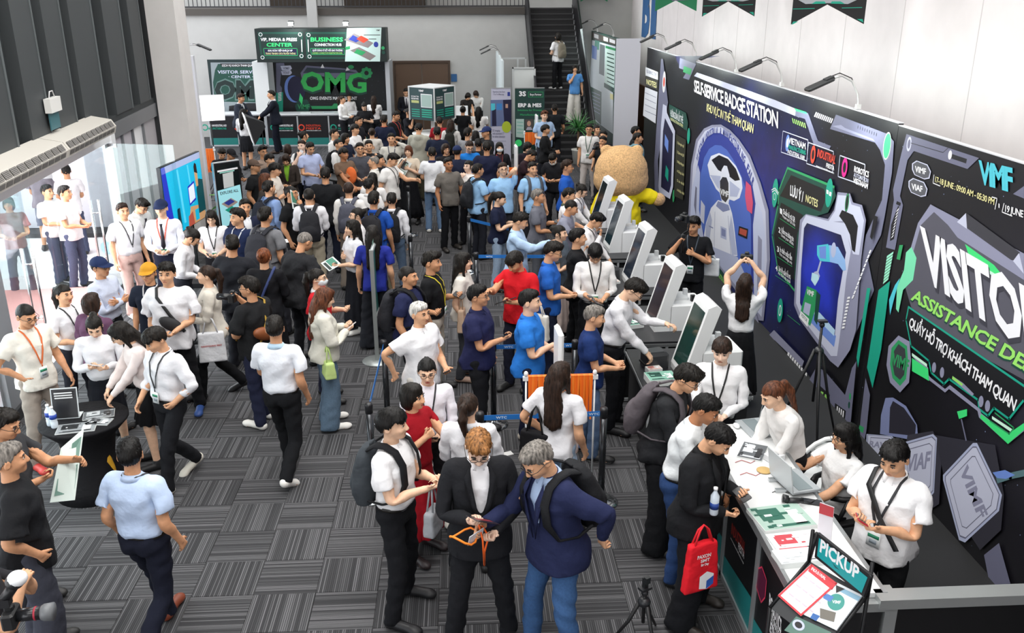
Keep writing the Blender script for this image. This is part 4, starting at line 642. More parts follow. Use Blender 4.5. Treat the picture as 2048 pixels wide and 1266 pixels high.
for lab, a, b_, y, n in (('black swallow-tailed banner on the right wall, nearest and largest', (1582, 51), (1728, 46), 11.6, 9), ('black swallow-tailed banner on the right wall, second nearest', (1404, 34), (1509, 32), 16.4, 3), ('green swallow-tailed banner hanging beside the blue letters', (1310, 25), (1393, 20), 20.9, 1), ('green swallow-tailed banner hanging near the stairs', (1161, 4), (1215, 3), 30.5, -12)):
 t, pl_, L, R_, N_ = flag(lab, a, b_, y, n); A = Art(pl_, .002)
 if n > 1:
  w_ = b_[0]-a[0]; x0 = a[0]; A.poly([(x0+w_*.08, -20), (x0+w_*.92, -20), (x0+w_*.90, 0), (x0+w_*.78, n*.9), (x0+w_*.55, n*.7), (x0+w_*.45, n*.7), (x0+w_*.2, n*.9), (x0+w_*.1, 0)], mat('a9adb4', .5)); A.poly([(x0+w_*.28, n*.9), (x0+w_*.34, n*.3), (x0+w_*.46, n*.3), (x0+w_*.48, n*.8)], TE).poly([(x0+w_*.54, n*.8), (x0+w_*.56, n*.3), (x0+w_*.68, n*.3), (x0+w_*.74, n*.9)], TE)
  A.line([(x0+w_*.03, n+9), (x0+w_*.32, n+8)], .008, TE).line([(x0+w_*.7, n+7), (x0+w_*.97, n+6)], .008, TE).poly([(x0+1, a[1]-1), (x0+w_*.1, a[1]-8), (x0+w_*.03, a[1]-8)], TE).poly([(b_[0]-1, b_[1]-1), (b_[0]-w_*.1, b_[1]-8), (b_[0]-w_*.02, b_[1]-8)], TE)
 else: A.poly([(a[0]+30, -10), (b_[0]-14, -10), (b_[0]-16, 0), (a[0]+34, 2)], GUN) if n > 0 else A.poly([(a[0]+20, -30), (b_[0]-14, -30), (b_[0]-16, -24), (a[0]+24, -24)], GUN)
 A.done('print', t); m = MB(); m.tube([(L[0]-.03, y+.006, L[2]+2.6), (XW, y+.006, L[2]+2.6)], .015, 6); m.build('rod', mat('8a8a8a', .4, .7), t, True)
# ================================================================== furniture and loose things
BLK = mat('18181a', .5); MET = mat('c4c8ca', .3, .8); WPL = mat('eef0f0', .35)
KY = [8.72, 10.2, 11.9, 13.65, 15.2]
KL = ['nearest the camera, behind the seated lanyard staff', 'second from the camera', 'middle one of five', 'fourth from the camera', 'farthest, next to the mascot costume']
for i, y in enumerate(KY):
 t = thing('kiosk_table', 'black draped table under a white badge kiosk, %s' % KL[i], 'table', (2.3, y, 0), 0, 'kiosk tables')
 MB().span((1.80, y-.55, .72), (2.86, y+.72, .76)).build('table_top', mat('202124', .35), t, True); MB().span((1.84, y-.50, 0.02), (2.84, y+.68, .72)).build('drape', mat('131417', .8), t, True)
 m = MB(); m.span((1.79, y-.565, .70), (2.87, y-.55, .735)); m.span((1.79, y-.55, .70), (1.80, y+.72, .735)); m.build('edge_trim', MET, t, True)
 m = MB(); 
 for a in (1.80, 2.30): m.span((a, y-.56, .02), (a+.03, y-.53, .72))
 m.span((1.80, y-.56, .02), (2.33, y-.53, .05)); m.span((1.80, y-.56, .60), (2.33, y-.53, .63)); m.build('frame', mat('cfd2d4', .35, .5), t, True)
 k = thing('badge_kiosk', 'white self-service badge kiosk with slanted dark screen, %s' % KL[i], 'kiosk', (2.45, y, .76), 0, 'badge kiosks')
 sl = [(-.24, -.0), (-.24, .06), (-.02, .80), (.06, .83), (.12, .79), (-.04, .30), (-.04, 0)]      # slanted screen slab, side outline (x, z)
 m = MB(); n = len(sl); m.add([(x, yy, z) for yy in (-.22, .22) for x, z in sl], [list(range(n)), list(range(2*n-1, n-1, -1))]+[[a+n, (a+1) % n+n, (a+1) % n, a] for a in range(n)]); m.build('screen_housing', WPL, k)
 m = MB(); m.box((.16, 0, .165), (.46, .44, .33), bev=.02); m.build('printer_body', WPL, k); m = MB(); m.box((.11, .06, .34), (.22, .24, .06), bev=.015); m.box((.20, .05, .39), (.05, .05, .1)); m.build('feeder', mat('d7dadb', .4), k)
 a = math.atan2(.22, .74); m = MB(); P = [(-.243+.06*0, -.18, .10), (-.243, .18, .10)]; e0 = np.array((-.225, 0, .11)); e1 = np.array((-.035, 0, .745)); nn = np.array((-.958, 0, .286))
 m.add([e0+nn*.004+(0, -.175, 0), e0+nn*.004+(0, .175, 0), e1+nn*.004+(0, .175, 0), e1+nn*.004+(0, -.175, 0)], [[0, 3, 2, 1]]); m.build('screen', mat(('1c3a34', '3c3438', '28303c', '20343c', '1c2a2c')[i], .12), k)
 m = MB(); m.box((.25, -.10, .36), (.05, .05, .09)); m.build('scanner_knob', mat('111111', .4), k)
 k.rotation_euler = (0, 0, math.radians(4))
for i, (x, y, lab) in enumerate(((2.02, 8.95, 'black badge printer beside the nearest kiosk'), (2.02, 12.1, 'black badge printer beside the middle kiosk'))):
 t = thing('badge_printer', lab, 'printer', (x, y, .76), .2); m = MB(); m.box((0, 0, .09), (.26, .22, .18), bev=.03); m.build('body', mat('2a2c2f', .4), t); m = MB(); m.box((0, -.01, .185), (.16, .14, .015), bev=.005); m.build('lid', mat('3d4043', .3), t); m = MB(); m.box((-.135, 0, .05), (.02, .16, .02)); m.build('slot', mat('0a0a0a', .6), t)
def sheetstack(x, y, z, w_, d, h, rz, lab, cols, name='leaflet_stack', cat='leaflets', group=None):
 t = thing(name, lab, cat, (x, y, z), rz, group); m = MB(); m.box((0, 0, h/2), (w_, d, h)); m.build('pages', mat('e4e8e6', .5), t)
 m = MB(); m.box((0, 0, h+.0012), (w_*.98, d*.98, .002), mi=0); m.box((-w_*.18, d*.12, h+.003), (w_*.42, d*.5, .001), mi=1); m.box((w_*.26, -d*.08, h+.003), (w_*.22, d*.6, .001), mi=2); m.box((0, -d*.38, h+.003), (w_*.8, d*.1, .001), mi=1)
 rr = random.Random(int(x*977+y*331))
 for k in range(14 if w_ > .18 else 4): m.box((rr.uniform(-.42, .42)*w_, rr.uniform(-.42, .42)*d, h+.004+k*.0001), (w_*rr.uniform(.04, .16), d*rr.uniform(.03, .10), .001), mi=rr.choice((0, 1, 2)))
 m.build('cover', [mat(c, .4) for c in cols], t); return t
GC = ('7fb3a0', '1e4a40', 'e8efec')
for a in ((2.0, 8.52, 'green printed badge sheets stacked at the near kiosk table corner', .30, .22, .07, .1), (1.97, 10.25, 'green printed badge sheets hanging at the second kiosk table', .24, .34, .05, .3), (2.02, 11.9, 'small white notepads on the middle kiosk table', .22, .12, .03, .2), (2.0, 13.6, 'loose green badge sheets by the fourth kiosk', .22, .2, .02, .5), (1.98, 8.78, 'small pack of pink and white cards beside the black printer', .16, .10, .05, .2), (1.98, 10.75, 'cream box of name cards beside the second kiosk', .2, .09, .06, .1), (1.95, 12.35, 'pink card box next to the black printer of the middle kiosk', .15, .09, .06, .3)):
 sheetstack(a[0], a[1], .761, a[3], a[4], a[5], a[6], a[2], GC if 'green' in a[2] else ('e8e2da', 'd88f84', 'f4f4f4'))
c = thing('reception_counter', 'white-topped reception counter with black printed front at lower right', 'counter', (2.35, 6.3, 0)); CY0, CY1 = 4.66, 7.05
MB().span((2.03, CY0, .965), (2.62, CY1, 1.0)).build('counter_top', mat('e2e4e4', .3), c, True)
MB().add([(2.03, CY0, .93), (2.05, CY0, 1.004), (2.05, CY1, 1.004), (2.03, CY1, .93)], [[0, 1, 2, 3]]).span((2.028, CY0, .94), (2.055, CY1, 1.003)).span((2.60, CY0, .94), (2.63, CY1, 1.003)).build('edge_rail', mat('b4b8ba', .3, .7), c, True)
for k in range(3):
 a = CY0+k*(CY1-CY0)/3; b_ = a+(CY1-CY0)/3; p = MB().span((2.075, a+.03, .05), (2.09, b_-.03, .95)).build('front_panel', mat('121215', .45), c, True)
 MB().add([(2.073, a+.03, .05), (2.073, b_-.03, .05), (2.073, b_-.03, .22), (2.073, a+.03, .34)], [[0, 3, 2, 1]]).build('teal_stripe', mat('1d7f80', .5), p, True)
m = MB()
for k in range(4): a = CY0+k*(CY1-CY0)/3; m.span((2.06, a-.025, 0), (2.11, a+.025, .96))
m.span((2.06, CY0, 0), (2.10, CY1, .05)); m.build('frame', mat('b9bdbf', .35, .6), c, True)
A = Art(Plane((2.074, 0, 0), (0, -1, 0), (-1, 0, 0)), .002)
A.text('INDUSTRIAL', (1462, 1066), (1489, 1108), (1464, 1046), mat('a8322a', .5), .03).text('FIESTA', (1476, 1098), (1488, 1118), (1477, 1084), WH, .03).text('www.industrialfiesta.com', (1461, 1077), (1487, 1129), (1461, 1072), WH)
A.poly([(1514, 1138), (1524, 1132), (1533, 1160), (1530, 1195), (1522, 1205), (1513, 1175)], mat('5a1838', .5)).line([(1514, 1138), (1524, 1134), (1533, 1160), (1530, 1195), (1522, 1205), (1513, 1175)], .012, mat('e04060', .5), True)
A.text('ROBOTICS', (1538, 1212), (1562, 1268), (1539, 1186), WH, .04).text('& AUTOMATION', (1537, 1228), (1560, 1283), (1538, 1215), WH, .02).text('VIETNAM', (1535, 1250), (1556, 1306), (1537, 1230), WH, .04); A.done('print', c)
f = thing('counter_barrier', 'low black barrier with grey aluminium rail running right from the counter corner', 'barrier', (3.4, 4.65, 0))
MB().span((2.66, 4.62, .06), (4.25, 4.65, .93)).build('panel', mat('141416', .45), f, True); m = MB(); m.span((2.55, 4.58, .93), (4.28, 4.70, 1.0)); m.span((2.60, 4.60, .02), (2.68, 4.68, .93)); m.span((2.66, 4.60, 0), (4.28, 4.67, .06)); m.span((2.08, 4.60, .90), (2.6, 4.66, .962)); m.span((2.56, 4.60, .93), (2.68, 4.74, .998)); m.build('frame', mat('b0b3b3', .35, .6), f, True); MB().span((2.12, 4.61, .06), (2.58, 4.64, .90)).build('corner_panel', mat('1a1a1c', .45), f, True)
def laptop(x, y, z, rz, lab, op=100):
 t = thing('laptop', lab, 'laptop', (x, y, z), rz); m = MB(); m.box((0, 0, .012), (.33, .24, .018), bev=.006); m.build('base', mat('b9bfc2', .35, .4), t); m = MB(); m.box((0, -.0, .0225), (.29, .12, .002)); m.build('keyboard', mat('7d898c', .5), t)
 a = math.radians(op-90); m = MB(); m.box((0, .12+math.sin(a)*.115, .02+math.cos(a)*.115), (.33, .008, .23), (-a, 0, 0)); m.build('lid', mat('c4c9cb', .35, .4), t); m = MB(); m.box((0, .114+math.sin(a)*.115, .02+math.cos(a)*.115), (.30, .004, .20), (-a, 0, 0)); m.build('screen', mat('1d2a33', .15), t); return t
g = gz(1590, 965, 1.03); laptop(g[0], g[1], 1.03, math.radians(-78)+PI, 'silver laptop raised on a stand in front of the seated woman with long curly hair')
t = thing('laptop_stand', 'small silver laptop stand on the counter under the raised laptop', 'laptop stand', (g[0], g[1], 1.0), 0); m = MB(); m.box((-.08, .08, .014), (.2, .03, .026)); m.build('foot', MET, t); m = MB(); m.box((-.08, -.08, .014), (.2, .03, .026)); m.build('foot', MET, t)
g = gz(1500, 858, 1.0); laptop(g[0]+.05, g[1], 1.0, math.radians(100)-PI, 'pale laptop in front of the standing staff woman with the hair clip')
def scanner(px, py, rz, lab):
 g = gz(px, py, 1.0); t = thing('barcode_scanner', lab, 'scanner', (g[0], g[1], 1.0), rz); m = MB(); m.tube([(0, 0, .03), (.05, .0, .04), (.12, 0, .05)], [.03, .026, .018], 8); m.tube([(0.01, 0, .05), (-.03, 0, .055)], [.03, .034], 8); m.build('body', mat('1b1c1e', .35), t); m = MB(); m.tube([(.12, 0, .05), (.18, .03, .015), (.24, .10, .006)], .005, 5); m.build('cable', BLK, t)
scanner(1572, 1010, -.2, 'black barcode scanner lying on the green brochures'); scanner(1470, 815, .3, 'black barcode scanner on the counter in front of the hair clip woman')
def flat(px, py, w_, d, rz, lab, cols, z=1.0, h=.012, name='brochure_stack'): g = gz(px, py, z); return sheetstack(g[0], g[1], z, w_, d, h, rz, lab, cols, name)
flat(1562, 1040, .40, .30, .15, 'open green and white machinery brochures spread on the counter', ('a9c4b8', '2f6656', 'dfe8e6'), h=.03)
flat(1590, 1085, .34, .22, .1, 'white calendar sheets with a red border on the counter', ('f0eef0', 'c84a54', 'e9e4ea'))
flat(1600, 1120, .34, .16, .1, 'clear plastic badge sleeves piled near the pickup rack', ('dfe4e6', 'cfd6da', 'f4f6f8'), h=.04)
flat(1505, 905, .20, .28, -.5, 'black and white leaflets at the counter edge by the laptop', ('5b6064', 'd0d4d8', '222428'))
flat(1412, 862, .24, .18, .3, 'green striped sheets on the counter end by the man with glasses', GC, z=1.0)
g = gz(1528, 942, 1.0); t = thing('round_pad', 'round tan paper lid lying on the counter beside the raised laptop', 'lid', (g[0], g[1], 1.0)); m = MB(); m.lathe((0, 0, .003), [(.055, 0), (.06, .004), (.055, .008)], 18); m.build('disc', mat('c9a86a', .6), t)
g = gz(1465, 842, 1.0); t = thing('computer_mouse', 'white computer mouse on the counter', 'mouse', (g[0], g[1]-.12, 1.0)); m = MB(); m.ell((0, 0, .015), (.03, .05, .018)); m.build('body', WPL, t)
g = gz(1548, 920, 1.0); t = thing('card_box', 'small white card box on the counter by the seated woman', 'box', (g[0], g[1], 1.0), .4); m = MB(); m.box((0, 0, .03), (.14, .10, .05), bev=.004); m.build('box', mat('e6e8ea', .5), t); m = MB(); m.box((0, 0, .056), (.08, .05, .003)); m.build('label', mat('9aa0a6', .5), t)
g = gz(1622, 1005, 1.0); t = thing('smartphone', 'dark phone lying on the counter in front of the white polo man', 'phone', (g[0], g[1], 1.0), 1.2); m = MB(); m.box((0, 0, .006), (.075, .15, .01), bev=.004); m.build('body', BLK, t); m = MB(); m.box((0, 0, .0115), (.068, .14, .001)); m.build('screen', mat('1a1f26', .08), t)
for i, (px, py) in enumerate(((1490, 925), (1500, 950), (1565, 985))): g = gz(px, py, 1.0); o = MB().tube([(g[0]-.08, g[1], 1.004), (g[0]-.02, g[1]+.03, 1.006), (g[0]+.04, g[1]-.02, 1.004), (g[0]+.09, g[1]+.02, 1.004)], .003, 4).build('cable', mat('b8504a' if i < 2 else '222222')); tag(o, ('thin red badge cord lying across the counter edge', 'thin red badge cord on the counter near the tan disc', 'black charging cable of the raised laptop')[i], 'cord')
P3 = [gz(1640, 1005, 1.32), gz(1668, 1015, 1.30), gz(1662, 1082, 1.0), gz(1634, 1075, 1.0)]
t = thing('table_sign', 'upright white and red calendar sheet in a holder at the back of the counter', 'sign', tuple(P3[3])); m = MB(); m.slab(P3, (.004, .004, 0)); m.build('sheet', mat('eceaf0', .4), t, True); m = MB(); q = [P3[0], P3[1], P3[1]*.72+P3[2]*.28, P3[0]*.72+P3[3]*.28]; m.slab([np.array(p)-np.array((.004, .006, 0)) for p in q], (0, -.002, 0)); m.build('red_header', mat('c83a44', .5), t, True)
rk = thing('pickup_rack', 'black leaflet rack with a teal pickup header in front of the counter', 'rack', (1.9, 4.25, 0))
TL, TR = gz(1634, 1066, 1.52), gz(1742, 1152, 1.52); BL_ = gz(1628, 1113, 1.28); U = TR-TL; Nn = _nrm(np.cross(U, (0, 0, 1))); Nn = Nn if Nn @ (CAM-TL) > 0 else -Nn
HP = Plane(TL, U, Nn); hb_ = [HP.at(*p) for p in ((1634, 1066), (1742, 1152), (1727, 1194), (1629, 1114))]
m = MB(); m.slab([p+Nn*.0 for p in hb_], -Nn*.02); m.build('header_board', mat('1c1d20', .5), rk, True)
A = Art(HP, .002); A.poly([(1638, 1076), (1735, 1155), (1723, 1186), (1634, 1112)], mat('1fa0a4', .4)).text('PICKUP', (1639, 1102), (1716, 1160), (1642, 1079), WH, .05).poly([(1664, 1124), (1670, 1136), (1680, 1141)], mat('126a70', .4)); A.done('print', rk)
A0, B0, C0 = gz(1623, 1130, 1.30), gz(1725, 1193, 1.30), gz(1556, 1192, 1.12); Nt = _nrm(np.cross(B0-A0, C0-A0)); Nt = Nt if Nt[2] > 0 else -Nt; TP = Plane(A0, B0-A0, Nt)
tray = [TP.at(*p, -.01) for p in ((1618, 1122), (1735, 1190), (1650, 1300), (1540, 1215))]; m = MB(); m.slab(tray, -Nt*.02); m.build('tray', mat('26282b', .5), rk, True)
m = MB(); lg = _nrm(tray[3]-tray[0]); 
for q in (tray[0], tray[1]): m.tube([q+(0, 0, .22), (q[0], q[1], 0.02)], .012, 6)
for q in (tray[2], tray[3]): m.tube([q, (q[0], q[1], .02)], .012, 6)
m.tube([tray[0], tray[3]], .012, 6); m.tube([tray[1], tray[2]], .012, 6); m.tube([hb_[0], tray[0]], .012, 6); m.tube([hb_[1], tray[1]], .012, 6); m.build('frame', mat('1a1b1d', .4, .4), rk, True)
def leaf_(pts, cols, lab, arts):
 t = thing('brochure', lab, 'brochure', tuple(TP.at(*pts[3], 0))); m = MB(); m.slab([TP.at(*p, -.004) for p in pts], Nt*.012); m.build('pages', mat(cols, .45), t, True); A = Art(TP, .009); arts(A); A.done('print', t)
def a1(A):
 A.poly([(1623, 1130), (1672, 1167), (1664, 1180), (1616, 1142)], mat('c8323c', .5)).text('INDUSTRIAL', (1622, 1139), (1650, 1160), (1625, 1133), WH, .02)
 for r in range(3):
  for q in range(4): x = 1607+q*13-r*14; y = 1151+q*10+r*18; A.line([(x, y), (x+8, y+6)], .008, mat('c8b8c4', .5))
 A.line([(1623, 1130), (1672, 1167), (1602, 1230), (1558, 1191)], .012, mat('c8323c', .5), True)
def a2(A): A.poly([(1683, 1175), (1722, 1194), (1716, 1202), (1678, 1182)], mat('7fa8c0', .5)).oval(1672, 1204, .05, .05, mat('3a8f86', .5)).text('VIMF', (1664, 1206), (1681, 1208), (1665, 1200), WH, .02).poly([(1650, 1185), (1668, 1194), (1660, 1204), (1646, 1196)], mat('4a78b4', .5)).poly([(1640, 1216), (1672, 1225), (1668, 1244), (1640, 1236)], mat('6a665e', .5)).poly([(1626, 1226), (1640, 1232), (1632, 1242), (1620, 1236)], mat('2f5f9f', .5)).poly([(1672, 1170), (1690, 1178), (1672, 1186)], mat('1c1c1e', .5))
leaf_([(1623, 1130), (1672, 1167), (1602, 1230), (1558, 1191)], 'f1eef2', 'white calendar leaflet with a red header on the left of the pickup rack', a1)
leaf_([(1676, 1167), (1726, 1192), (1674, 1262), (1608, 1230)], 'd7dde2', 'grey illustrated brochure on the right of the pickup rack', a2)
leaf_([(1594, 1234), (1664, 1266), (1650, 1300), (1570, 1262)], '4f6f64', 'dark green machinery brochure at the bottom of the pickup rack', lambda A: A.oval(1597, 1250, .04, .03, S2).oval(1597, 1250, .025, .018, BK))
t = thing('plastic_chair', 'white plastic armchair behind the counter beside the seated woman', 'chair', (3.2, 7.0, 0), 0)
m = MB(); m.box((0, 0, .43), (.44, .44, .03), bev=.02); m.build('seat', WPL, t)
m = MB(); P = [(.22*math.cos(a), .22*math.sin(a)) for a in np.linspace(-.9, PI+.9, 13)]; m.tube([(x, y, .64+.14*max(0, y)/.22) for x, y in P], .022, 6); m.tube([(x, y, .60+.1*max(0, y)/.22) for x, y in P[3:10]], .03, 6); m.build('backrest', WPL, t)
for sx in (-1, 1):
 for sy in (-1, 1): m = MB(); m.tube([(sx*.19, sy*.18, .43), (sx*.23, sy*.22, 0)], .02, 6); m.tube([(sx*.20, sy*.14, .43), (sx*.22, sy*.06, .64)], .018, 6); m.build('leg', WPL, t)
t.rotation_euler = (0, 0, math.radians(-60))
def tripod(x, y, h, spread, lab, ang=0, head='ball'):
 t = thing('tripod', lab, 'tripod', (x, y, 0), ang); m = MB(); m.tube([(0, 0, h*.42), (0, 0, h)], .014, 7); m.build('centre_column', BLK, t)
 for k in range(3):
  a = 2*PI*k/3+.4; c_, s_ = math.cos(a), math.sin(a); m = MB(); m.tube([(c_*.04, s_*.04, h*.82), (c_*spread*.5, s_*spread*.5, h*.42), (c_*spread, s_*spread, .01)], [.018, .014, .010], 7); m.build('leg', BLK, t)
 m = MB(); m.lathe((0, 0, h*.80), [(.045, 0), (.05, .03), (.03, .06)], 10); m.build('shoulder', mat('26272a', .35), t); m = MB(); m.ell((0, 0, h+.02), (.028, .028, .03)); m.box((0, 0, h+.06), (.09, .06, .02)); m.build('head', mat('26272a', .35), t); return t
g = gz(1652, 885, 0); tripod(3.55, 8.3, 1.42, .42, 'tall black tripod standing against the printed wall')
g = gz(1278, 1262, 0.0); t = tripod(g[0], g[1]-.12, .42, .22, 'small black tabletop style tripod on the floor at the bottom edge', .5); m = MB(); m.box((0, 0, .50), (.035, .03, .14)); m.box((0, -.02, .56), (.04, .03, .05)); m.build('pocket_camera', mat('222426', .35), t)
def post(px, py, lab, h=1.0):
 g = gz(px, py, h); t = thing('barrier_post', lab, 'barrier post', (g[0], g[1], 0), 0, 'queue barrier posts')
 m = MB(); m.lathe((0, 0, 0), [(.165, .0), (.165, .012), (.12, .03), (.05, .045), (.045, .06)], 22); m.build('base', mat('9a9ea1', .15, .9), t); m = MB(); m.lathe((0, 0, .05), [(.033, 0), (.033, h-.15)], 14); m.build('pole', mat('4b4d50', .2, .8), t); m = MB(); m.lathe((0, 0, h-.1), [(.036, 0), (.038, .08), (.032, .1)], 14); m.build('cassette', mat('232427', .35), t); return np.array((g[0], g[1]))
def belt(a, b_, lab, h=.94, txt=True):
 t = thing('barrier_belt', lab, 'belt', (a[0], a[1], h), 0, 'blue queue belts'); d = b_-a; L = np.linalg.norm(d); d = d/L; n_ = np.array((d[1], -d[0])); m = MB(); p, q = a+d*.03, b_-d*.03
 m.slab([(p[0], p[1], h-.025), (q[0], q[1], h-.025), (q[0], q[1], h+.025), (p[0], p[1], h+.025)], (n_[0]*.003, n_[1]*.003, 0)); m.build('strap', mat('2273c4', .6), t, True)
 if txt: 
  for f in (.1, .85): o = lettering('WTC', (p[0]+d[0]*L*f+n_[0]*-.002, p[1]+d[1]*L*f-n_[1]*.002 if False else p[1]+d[1]*L*f-abs(n_[1])*.004, h-.012), (d[0]*.10, d[1]*.10, 0), (0, 0, .022), mat('d7e8f8', .6), t, 'lettering', .03)
p1 = post(1208, 815, 'dark metal queue post standing right of the orange lanyard rack'); p2 = post(960, 824, 'dark queue post behind the woman with the ponytail'); p3 = post(1150, 680, 'dark queue post between the two blue shirt men'); p4 = post(986, 684, 'dark queue post behind the navy polo man')
p5 = post(952, 505, 'dark queue post behind the woman with the tan bag'); p6 = post(1106, 505, 'dark queue post beside the kiosk queue'); p7 = post(938, 432, 'dark queue post left of the long haired woman in navy'); p8 = post(1022, 452, 'dark queue post at the head of the light blue shirt man')
p9 = post(737, 806, 'dark queue post just above the young man with the grey backpack'); p10 = post(767, 680, 'dark queue post beside the white haired man'); p11 = post(816, 372, 'dark queue post in front of the white shirted crowd'); p12 = post(820, 470, 'dark queue post left of the black and yellow lanyard man')
for a, b_, l in ((p2, p1, 'blue queue belt behind the orange lanyards, nearest one'), (p4, p3, 'blue queue belt crossing behind the navy polo man'), (p5, p6, 'blue queue belt behind the red polo man'), (p7, p8, 'short blue queue belt, farthest one'), (p10, p9, 'blue queue belt slanting toward the camera by the frame sign')): belt(a, b_, l)
def lanyards(pl, pr, z, drop, n, lab, post_px=None, zp=0):
 a, b_ = gz(*pl, z), gz(*pr, z); b_[1] = a[1]; L = b_[0]-a[0]; t = thing('lanyard_rack', lab, 'lanyard rack', ((a[0]+b_[0])/2, a[1], 0))
 m = MB(); m.box(((a[0]+b_[0])/2, a[1], z), (L+.06, .03, .04)); 
 for q in (a, b_): m.ell((q[0], q[1], z+.045), (.022, .022, .03)); m.tube([(q[0], q[1], z), (q[0], q[1]+.0, 0.02)], .010, 6)
 m.build('rail', WPL, t, True)
 for k in range(n):
  x = a[0]+.02+(L-.04)*(k+.5)/n; dy = random.uniform(-.03, .01); dr = drop*random.uniform(.85, 1.04); jx = random.uniform(-.012, .012); wd = L/n*.46
  m = MB()
  for s_ in (-1, 1): m.slab([(x-wd, a[1]+s_*.02, z+.022), (x+wd, a[1]+s_*.02, z+.022), (x+wd+jx, a[1]+s_*.026+dy*.3, z-dr), (x-wd+jx, a[1]+s_*.026+dy*.3, z-dr)], (0, .003, 0))
  m.span((x-wd, a[1]-.022, z+.020), (x+wd, a[1]+.024, z+.026)); m.build('lanyard', mat(('ff7410', 'f86a14', 'ff8426')[k % 3], .6), t, True)
 return t
lanyards((1052, 757), (1190, 755), 1.17, .42, 34, 'rack of hanging orange lanyards in front of the blue shirt men')
lanyards((1016, 338), (1057, 336), 1.15, .40, 16, 'rack of orange lanyards in the middle of the queue, behind the light blue polos')
lanyards((1049, 267), (1083, 265), 1.15, .30, 12, 'far rack of orange lanyards in front of the green upright banner')
lanyards((408, 300), (440, 292), 1.2, .5, 12, 'rack of orange lanyards half hidden behind the large screen')
def signpost(px, pt, pb, z1, lab):
 g = gz(px, pt, z1); zb = None; t = thing('sign_holder', lab, 'sign', (g[0], g[1], 0)); r = ray(px, pb); tt_ = g[1]/r[1]; zb = CAM[2]+r[2]*tt_
 m = MB(); m.box((g[0], g[1], (z1+zb)/2), (.055, .30, z1-zb), (0, 0, .05), bev=.02); m.build('board', mat('f3f4f4', .35), t, True); m = MB(); m.tube([(g[0], g[1], zb), (g[0], g[1], .02)], .012, 6); m.lathe((g[0], g[1], 0), [(.14, 0), (.14, .01), (.02, .02)], 16); m.build('stand', MET, t, True)
signpost(1118, 657, 738, 1.62, 'white board seen edge-on above the near lanyard rack'); signpost(1032, 290, 338, 1.62, 'white board seen edge-on above the middle lanyard rack'); signpost(1073, 229, 264, 1.62, 'white board seen edge-on above the far lanyard rack')
a = gz(755, 722, 0); rr = ray(741, 500); za = CAM[2]+rr[2]*(a[1]/rr[1]); b_ = a+np.array((.0, .9, 0)); t = thing('frame_stand', 'tall grey aluminium poster frame with green print, seen almost edge-on', 'sign stand', tuple(a))
m = MB()
for p in (a, b_): m.box((p[0], p[1], za/2), (.05, .05, za))
for z in (za-.03, za*.38): m.tube([(a[0], a[1], z), (b_[0], b_[1], z)], .028, 4)
m.lathe((a[0], a[1], 0), [(.2, 0), (.2, .01), (.04, .02)], 20); m.lathe((b_[0], b_[1], 0), [(.2, 0), (.2, .01), (.04, .02)], 20); m.build('frame', mat('a9afae', .4, .5), t, True)
m = MB(); m.slab([(a[0], a[1]+.03, za*.40), (b_[0], b_[1]-.03, za*.40), (b_[0], b_[1]-.03, za-.05), (a[0], a[1]+.03, za-.05)], (.008, 0, 0)); m.build('poster', mat('35706a', .45), t, True)
m = MB()
for k in range(6): z = za*.46+k*.16; m.add([(a[0]-.004+.0, a[1]+.2, z), (a[0]-.004+.0, a[1]+.75, z), (a[0]-.004+.0, a[1]+.75, z+.07), (a[0]-.004+.0, a[1]+.2, z+.07)], [[0, 1, 2, 3]])
m.build('print', mat('8fb8a8', .5), t, True)
xa, ya, xb, yb = -4.665, 14.11, -4.49, 15.68; TVp = Plane((xa, ya, 0), (xb-xa, yb-ya, 0), (yb-ya, -(xb-xa), 0))
t = thing('display_screen', 'large flat screen on a stand with a bright cyan picture, beside the guard', 'screen', ((xa+xb)/2, (ya+yb)/2, 0))
c4 = [np.array((xa, ya, .90)), np.array((xb, yb, .90)), np.array((xb, yb, 2.04)), np.array((xa, ya, 2.04))]; m = MB(); m.slab([c+TVp.N*-.06 for c in c4], TVp.N*.058); m.build('casing', mat('20242c', .35), t, True)
def tvp(u, v, l=.002): return c4[0]+(c4[1]-c4[0])*u+np.array((0, 0, 1.14*v))+TVp.N*l
m = MB(); EM = [mat('14b4dc', .4, emis=.55), mat('2230b8', .4, emis=.5), mat('58ccea', .4, emis=.55), mat('d9a878', .4, emis=.4), mat('0f5560', .4, emis=.25), mat('a8b4d8', .4, emis=.5), mat('2a1c1c', .4), mat('dfe8f8', .4, emis=.6), mat('c05848', .4, emis=.4), mat('9cc840', .4, emis=.4)]
def tq(pts, i, l): m.add([tvp(u, v, l) for u, v in pts], [list(range(len(pts)))], i)
tq([(.01, .01), (.99, .01), (.99, .99), (.01, .99)], 0, .002); tq([(.01, .01), (.18, .01), (.10, .99), (.01, .99)], 1, .003); tq([(.01, .9), (.99, .9), (.99, .99), (.01, .99)], 5, .003); tq([(.40, .1), (.45, .1), (.40, .88), (.36, .88)], 2, .0035); tq([(.66, .3), (.70, .3), (.66, .88), (.63, .88)], 2, .0035)
tq([(.5, .01), (.99, .01), (.96, .22), (.6, .28)], 3, .004); tq([(.5, .01), (.66, .01), (.64, .2), (.52, .16)], 8, .005); tq([(.70, .04), (.80, .04), (.80, .2), (.70, .2)], 0, .005); tq([(.58, .30), (.76, .34), (.76, .62), (.58, .58)], 1, .006); tq([(.595, .33), (.745, .37), (.745, .59), (.595, .555)], 7, .007)
